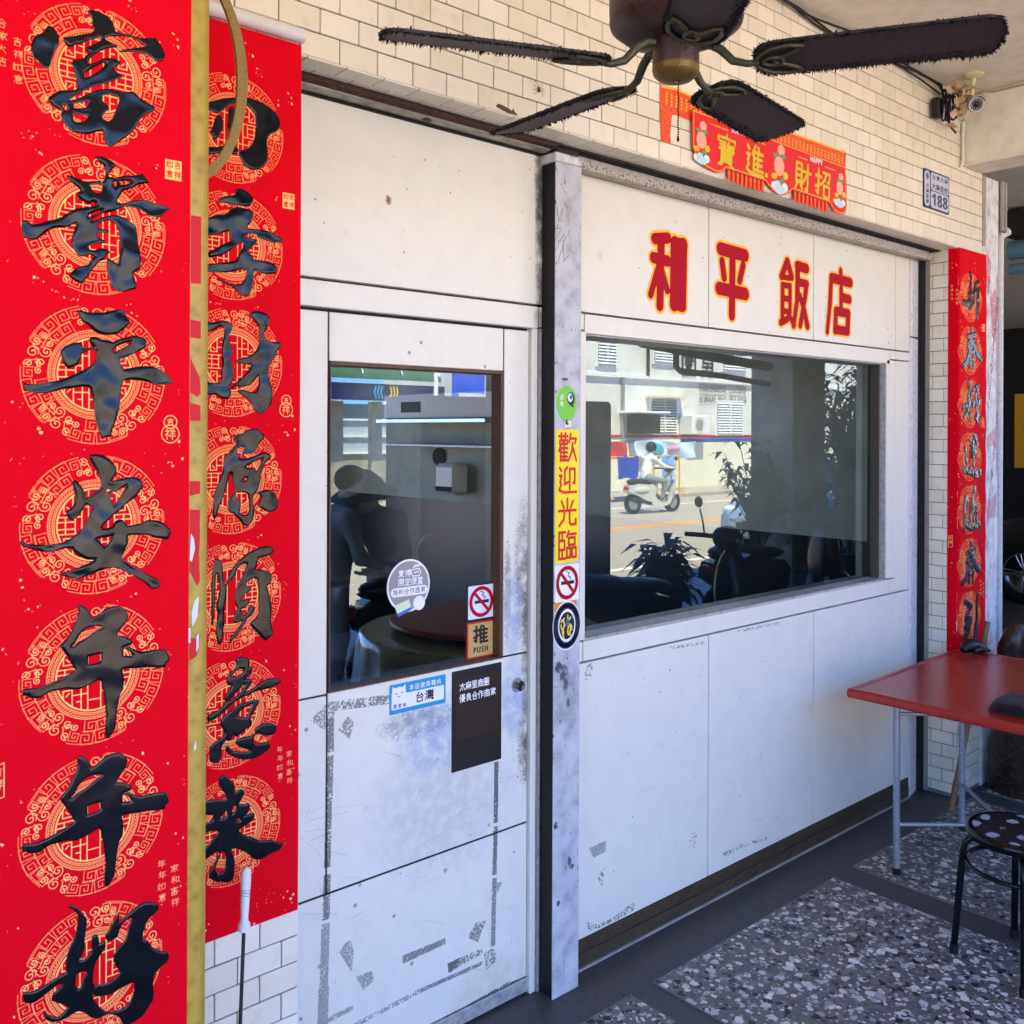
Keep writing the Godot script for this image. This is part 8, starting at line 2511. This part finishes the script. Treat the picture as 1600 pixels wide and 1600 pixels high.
# a body as one skin: smooth union of tapered bones, meshed as surface nets
func body(bones: Array, cell: float, blend: float) -> MB:
	var lo := Vector3.ONE * 1e9
	var hi := -lo
	for q in bones:
		for e in 2:
			var r: float = q[2 + e] + blend
			lo = lo.min(q[e] - Vector3.ONE * r)
			hi = hi.max(q[e] + Vector3.ONE * r)
	lo -= Vector3.ONE * cell
	var n := Vector3i(((hi - lo) / cell).ceil()) + Vector3i.ONE * 2
	var f := PackedFloat32Array()
	f.resize(n.x * n.y * n.z)
	f.fill(0.0)
	var cols := {}
	var who := PackedInt32Array()
	who.resize(f.size())
	var best := PackedFloat32Array()
	best.resize(f.size())
	best.fill(9.0)
	var k := 1.0 / blend
	for bi in bones.size():
		var q: Array = bones[bi]
		var a: Vector3 = q[0]
		var d: Vector3 = q[1] - q[0]
		var l2: float = max(d.length_squared(), 1e-9)
		var m: float = max(q[2], q[3]) + blend * 1.6
		var i0 := Vector3i(((q[0].min(q[1]) - Vector3.ONE * m - lo) / cell).floor()).clamp(Vector3i.ZERO, n - Vector3i.ONE)
		var i1 := Vector3i(((q[0].max(q[1]) + Vector3.ONE * m - lo) / cell).ceil()).clamp(Vector3i.ZERO, n - Vector3i.ONE)
		for z in range(i0.z, i1.z + 1):
			for y in range(i0.y, i1.y + 1):
				for x in range(i0.x, i1.x + 1):
					var p := lo + Vector3(x, y, z) * cell - a
					var t: float = clamp(p.dot(d) / l2, 0.0, 1.0)
					var s: float = (p - d * t).length() - lerp(q[2], q[3], t)
					var i := (z * n.y + y) * n.x + x
					f[i] += exp(-s * k * 3.0)
					if s < best[i]:
						best[i] = s
						who[i] = bi
	var ids := {}
	var pts := PackedVector3Array()
	var vc := []
	var b := MB.new()
	var quads := []
	for z in n.z - 1:
		for y in n.y - 1:
			for x in n.x - 1:
				var sum := Vector3.ZERO
				var c := 0
				var base := (z * n.y + y) * n.x + x
				var v0 := f[base] > 1.0
				var any := false
				for o in [1, n.x, n.x + 1, n.x * n.y, n.x * n.y + 1, n.x * n.y + n.x, n.x * n.y + n.x + 1]:
					if (f[base + o] > 1.0) != v0:
						any = true
						break
				if not any:
					continue
				for e in [[0, 0, 0, 1, 0, 0], [0, 1, 0, 1, 1, 0], [0, 0, 1, 1, 0, 1], [0, 1, 1, 1, 1, 1], [0, 0, 0, 0, 1, 0], [1, 0, 0, 1, 1, 0], [0, 0, 1, 0, 1, 1], [1, 0, 1, 1, 1, 1], [0, 0, 0, 0, 0, 1], [1, 0, 0, 1, 0, 1], [0, 1, 0, 0, 1, 1], [1, 1, 0, 1, 1, 1]]:
					var fa: float = -log(max(f[base + (e[2] * n.y + e[1]) * n.x + e[0]], 1e-9))
					var fb: float = -log(max(f[base + (e[5] * n.y + e[4]) * n.x + e[3]], 1e-9))
					if (fa < 0.0) != (fb < 0.0):
						var t := fa / (fa - fb)
						sum += Vector3(e[0], e[1], e[2]).lerp(Vector3(e[3], e[4], e[5]), t)
						c += 1
				ids[base] = pts.size()
				pts.append(lo + (Vector3(x, y, z) + sum / c) * cell)
				vc.append(bones[who[base]][4])
	for z in range(1, n.z - 1):
		for y in range(1, n.y - 1):
			for x in range(1, n.x - 1):
				var base := (z * n.y + y) * n.x + x
				var in0 := f[base] > 1.0
				for ax in 3:
					var st: int = [1, n.x, n.x * n.y][ax]
					if (f[base + st] > 1.0) == in0:
						continue
					var s1: int = [n.x, n.x * n.y, 1][ax]
					var s2: int = [n.x * n.y, 1, n.x][ax]
					var q := [base - s1 - s2, base - s2, base, base - s1]
					if ids.has(q[0]) and ids.has(q[1]) and ids.has(q[2]) and ids.has(q[3]):
						if in0:
							quads.append([ids[q[0]], ids[q[1]], ids[q[2]], ids[q[3]]])
						else:
							quads.append([ids[q[3]], ids[q[2]], ids[q[1]], ids[q[0]]])
	var nn := PackedVector3Array()
	nn.resize(pts.size())
	for q in quads:
		var w := (pts[q[2]] - pts[q[0]]).cross(pts[q[3]] - pts[q[1]])
		for i in 4:
			nn[q[i]] += w
	for i in pts.size():
		b.col = vc[i]
		b.vert(pts[i], nn[i])
	for q in quads:
		b.ix.append_array([q[0], q[2], q[1], q[0], q[3], q[2]])
	return b

func person(label: String, at: Vector3, turn: float, pose: Dictionary, shirt: Color, legs: Color, hat: String, grp := "") -> Node3D:
	var t := thing("person", label, "person", at, grp)
	t.rotation.y = turn
	var sk := lin(0.42, 0.24, 0.16)
	var P := pose
	var bones := [[P.hip, P.belly, 0.13, 0.125, shirt], [P.belly, P.chest, 0.125, 0.14, shirt], [P.chest, P.neck, 0.11, 0.055, shirt], [P.neck, P.head, 0.05, 0.052, sk], [P.head, P.head + Vector3(0.02, 0.07, 0), 0.085, 0.092, sk], [P.head + Vector3(0.02, 0.0, 0), P.head + Vector3(0.055, -0.03, 0), 0.06, 0.045, sk], [P.head + Vector3(0.10, 0.02, 0), P.head + Vector3(0.112, 0.005, 0), 0.012, 0.014, sk]]
	for s in [-1.0, 1.0]:
		var k := "l" if s < 0 else "r"
		var sh: Vector3 = P.chest + Vector3(-0.01, 0.06, 0.175 * s)
		bones.append([P.chest + Vector3(0, 0.05, 0.08 * s), sh, 0.08, 0.062, shirt])
		bones.append([sh, P["elbow_" + k], 0.055, 0.045, shirt])
		bones.append([P["elbow_" + k], P["hand_" + k], 0.042, 0.028, shirt])
		bones.append([P.hip + Vector3(0, -0.02, 0.09 * s), P["knee_" + k], 0.095, 0.062, legs])
		bones.append([P["knee_" + k], P["foot_" + k] + Vector3(0, 0.08, 0), 0.06, 0.042, legs])
		bones.append([P["foot_" + k] + Vector3(-0.04, 0.04, 0), P["foot_" + k] + Vector3(0.15, 0.03, 0), 0.042, 0.032, lin(0.03, 0.03, 0.03)])
		bones.append([P.head + Vector3(0.0, 0.02, 0.088 * s), P.head + Vector3(-0.01, 0.0, 0.092 * s), 0.018, 0.016, sk])
	var m := plain(Color.WHITE, 0.8)
	m.vertex_color_use_as_albedo = true
	part("body", body(bones, 0.024, 0.045), m, t)
	var hm := plain(sk.linear_to_srgb(), 0.6)
	for k in ["l", "r"]:
		var h: Vector3 = P["hand_" + k]
		var d: Vector3 = (h - P["elbow_" + k]).normalized()
		var sd := d.cross(Vector3.UP).normalized() if abs(d.y) < 0.9 else Vector3(0, 0, 1)
		var dn := sd.cross(d)
		var hb := []
		hb.append([h + d * 0.02, h + d * 0.08, 0.024, 0.026, sk])
		for i in 4:
			var o := h + d * 0.085 + sd * (i - 1.5) * 0.019
			var l: float = [0.065, 0.078, 0.072, 0.055][i]
			hb.append([o, o + d * l * 0.5 + dn * 0.01, 0.0095, 0.009, sk])
			hb.append([o + d * l * 0.5 + dn * 0.01, o + d * l * 0.85 + dn * 0.032, 0.009, 0.0075, sk])
		hb.append([h + d * 0.04 - sd * 0.025, h + d * 0.085 - sd * 0.05 + dn * 0.015, 0.011, 0.0095, sk])
		part("hand", body(hb, 0.008, 0.012), hm, t)
	var hd: Vector3 = P.head
	var hb2 := MB.new()
	hb2.ball(hd + Vector3(-0.015, 0.075, 0), Vector3(0.108, 0.095, 0.10), 18, 12)
	part("hair", hb2, plain(Color(0.03, 0.025, 0.022), 0.6), t)
	for s in [-1.0, 1.0]:
		var ey := MB.new()
		ey.ball(hd + Vector3(0.096, 0.035, 0.034 * s), Vector3(0.007, 0.008, 0.012), 8, 6)
		part("eye", ey, M.black, t)
	var mo := MB.new()
	mo.ball(hd + Vector3(0.098, -0.038, 0), Vector3(0.006, 0.005, 0.022), 10, 6)
	part("mouth", mo, plain(Color(0.5, 0.22, 0.2), 0.6), t)
	if hat == "wide":
		var h := MB.new()
		h.xf = Transform3D(Basis(Vector3(0, 0, 1), -0.18), hd + Vector3(0.01, 0.09, 0))
		h.lathe([Vector2(0.0, 0.115), Vector2(0.06, 0.105), Vector2(0.115, 0.05), Vector2(0.15, 0.0), Vector2(0.235, -0.055), Vector2(0.24, -0.06), Vector2(0.15, -0.012), Vector2(0.0, 0.03)], 28)
		part("sun_hat", h, plain(Color(0.30, 0.31, 0.27), 0.9), t)
	elif hat == "helmet":
		var h := MB.new()
		h.ball(hd + Vector3(-0.005, 0.075, 0), Vector3(0.14, 0.135, 0.13), 20, 12)
		part("helmet", h, M.gloss_black, t)
	return t

func street_things() -> void:
	leaf_plant("potted_plant", "tall leafy potted plant beside the arcade column", Vector3(8.45, 0, 3.2), 1.75, 26, 500, 0.22)
	leaf_plant("potted_plant", "bushy potted plant behind the arcade column", Vector3(9.75, 0, 3.35), 1.9, 26, 501, 0.2)
	leaf_plant("potted_plant", "low grassy potted plant near the parked scooters", Vector3(6.6, 0, 2.9), 0.85, 22, 502, 0.34)
	leaf_plant("potted_plant", "middle sized potted plant under the tall one", Vector3(8.75, 0, 2.75), 1.15, 22, 503, 0.2)
	leaf_plant("potted_plant", "broad bushy plant out of view past the arcade column, darkening the mirrored street", Vector3(10.5, 0, 3.3), 2.7, 60, 504, 0.3)  # this and the next stand out of view, to darken the mirrored street
	leaf_plant("potted_plant", "highest bushy plant out of view at the row end, darkening the mirrored street", Vector3(11.5, 0, 3.3), 3.0, 60, 505, 0.3)
	var a := scooter("scooter", "dark scooter parked in the arcade with round mirrors up", Color(0.03, 0.03, 0.035), Vector3(5.25, 0, 1.75), 0.35, "scooters in the arcade")
	scooter("scooter", "black scooter parked further along the arcade beside the column", Color(0.04, 0.04, 0.05), Vector3(7.5, 0, 2.3), 0.25, "scooters in the arcade")
	var hm := MB.new()
	hm.ball(Vector3(3.95, 0.98, 2.75), Vector3(0.15, 0.14, 0.13), 20, 12)
	scooter("scooter", "low dark scooter at the kerb with a helmet on its seat", Color(0.05, 0.05, 0.05), Vector3(4.1, 0, 2.55), 0.4, "scooters in the arcade")
	tag(part("helmet", hm, M.gloss_black), "glossy black open helmet on the seat of the kerb scooter", "helmet")
	car("car", "silver blue hatchback parked at the kerb beyond the arcade column", Color(0.52, 0.58, 0.66), Vector3(14.6, -0.1, 5.9), PI)
	# riders and people mirrored in the panes
	var sc := scooter("scooter", "pale grey scooter being ridden along the street", Color(0.80, 0.80, 0.78), Vector3(17.3, -0.12, 12.1), 0.12, "scooters in the street")
	person("scooter rider in a dark helmet and pale jacket", Vector3(17.3, -0.12, 12.1), 0.12, {"hip": Vector3(-0.22, 0.84, 0), "belly": Vector3(-0.19, 1.0, 0), "chest": Vector3(-0.10, 1.22, 0), "neck": Vector3(-0.07, 1.38, 0), "head": Vector3(-0.05, 1.47, 0), "elbow_l": Vector3(0.12, 1.10, -0.26), "hand_l": Vector3(0.33, 1.06, -0.30), "elbow_r": Vector3(0.12, 1.10, 0.26), "hand_r": Vector3(0.33, 1.06, 0.30), "knee_l": Vector3(0.24, 0.74, -0.15), "knee_r": Vector3(0.24, 0.74, 0.15), "foot_l": Vector3(0.20, 0.30, -0.13), "foot_r": Vector3(0.20, 0.30, 0.13)}, lin(0.62, 0.58, 0.52), lin(0.04, 0.05, 0.07), "helmet")
	var stand := {"hip": Vector3(0, 0.84, 0), "belly": Vector3(0.02, 0.98, 0), "chest": Vector3(0.07, 1.17, 0), "neck": Vector3(0.12, 1.32, 0), "head": Vector3(0.15, 1.40, 0), "elbow_l": Vector3(0.12, 0.98, -0.24), "hand_l": Vector3(0.30, 0.90, -0.16), "elbow_r": Vector3(0.12, 0.98, 0.24), "hand_r": Vector3(0.30, 0.90, 0.16), "knee_l": Vector3(0.03, 0.46, -0.1), "knee_r": Vector3(0.0, 0.46, 0.1), "foot_l": Vector3(0, 0, -0.11), "foot_r": Vector3(-0.03, 0, 0.11)}
	person("person in a dark jacket standing with bowed head at the arcade edge", Vector3(3.22, 0, 2.95), 0.2, stand, lin(0.03, 0.03, 0.035), lin(0.03, 0.03, 0.04), "", "people at the arcade edge")
	var lean := stand.duplicate()
	lean.chest = Vector3(0.12, 1.14, 0)
	lean.neck = Vector3(0.20, 1.26, 0)
	lean.head = Vector3(0.25, 1.33, 0)
	lean.hand_l = Vector3(0.48, 0.86, -0.12)
	lean.elbow_l = Vector3(0.28, 0.95, -0.24)
	person("person in a wide sun hat leaning forward at the arcade edge", Vector3(3.72, 0, 3.0), 2.9, lean, lin(0.035, 0.035, 0.03), lin(0.03, 0.03, 0.035), "wide", "people at the arcade edge")
	# next bay, past the pier
	car("car", "dark car with spoked silver wheels parked in the next bay", Color(0.07, 0.075, 0.085), Vector3(11.55, 0, -0.58), PI * 0.5)
	var ys := thing("yellow_sign", "yellow board with a pink figure 8 standing in the next bay", "sign")
	bx("board", Vector3(9.35, 1.475, -1.5), Vector3(9.39, 2.16, -0.8), plain(Color(0.85, 0.62, 0.10), 0.5), ys)
	latin(ys, "8", Vector3(9.345, 1.88, -1.38), 0.13, plain(Color(0.85, 0.25, 0.35), 0.5), true, Basis(Vector3.UP, -PI / 2))
	var bl := thing("blue_awning_roll", "rolled blue awning under the ceiling of the next bay", "awning")
	var ro := MB.new()
	ro.tube([Vector3(7.5, 3.16, -0.83), Vector3(7.5, 3.16, 0.6)], 0.07, 16)
	ro.tube([Vector3(7.5, 3.02, -0.83), Vector3(7.5, 3.02, 0.6)], 0.04, 12)
	part("roll", ro, plain(Color(0.42, 0.58, 0.68), 0.5), bl)
	bx("box", Vector3(7.4, 3.25, -0.83), Vector3(7.6, 3.45, 0.6), M.dark, bl)
	var wl := thing("next_bay_wall", "dark back wall of the bay next door", "wall")
	bx("wall", Vector3(5.2, 0, -6.6), Vector3(30, 3.459, -6.4), M.concrete, wl)
	bx("end_wall", Vector3(16, 0, -6.4), Vector3(16.2, 3.459, 0), M.dark, wl)
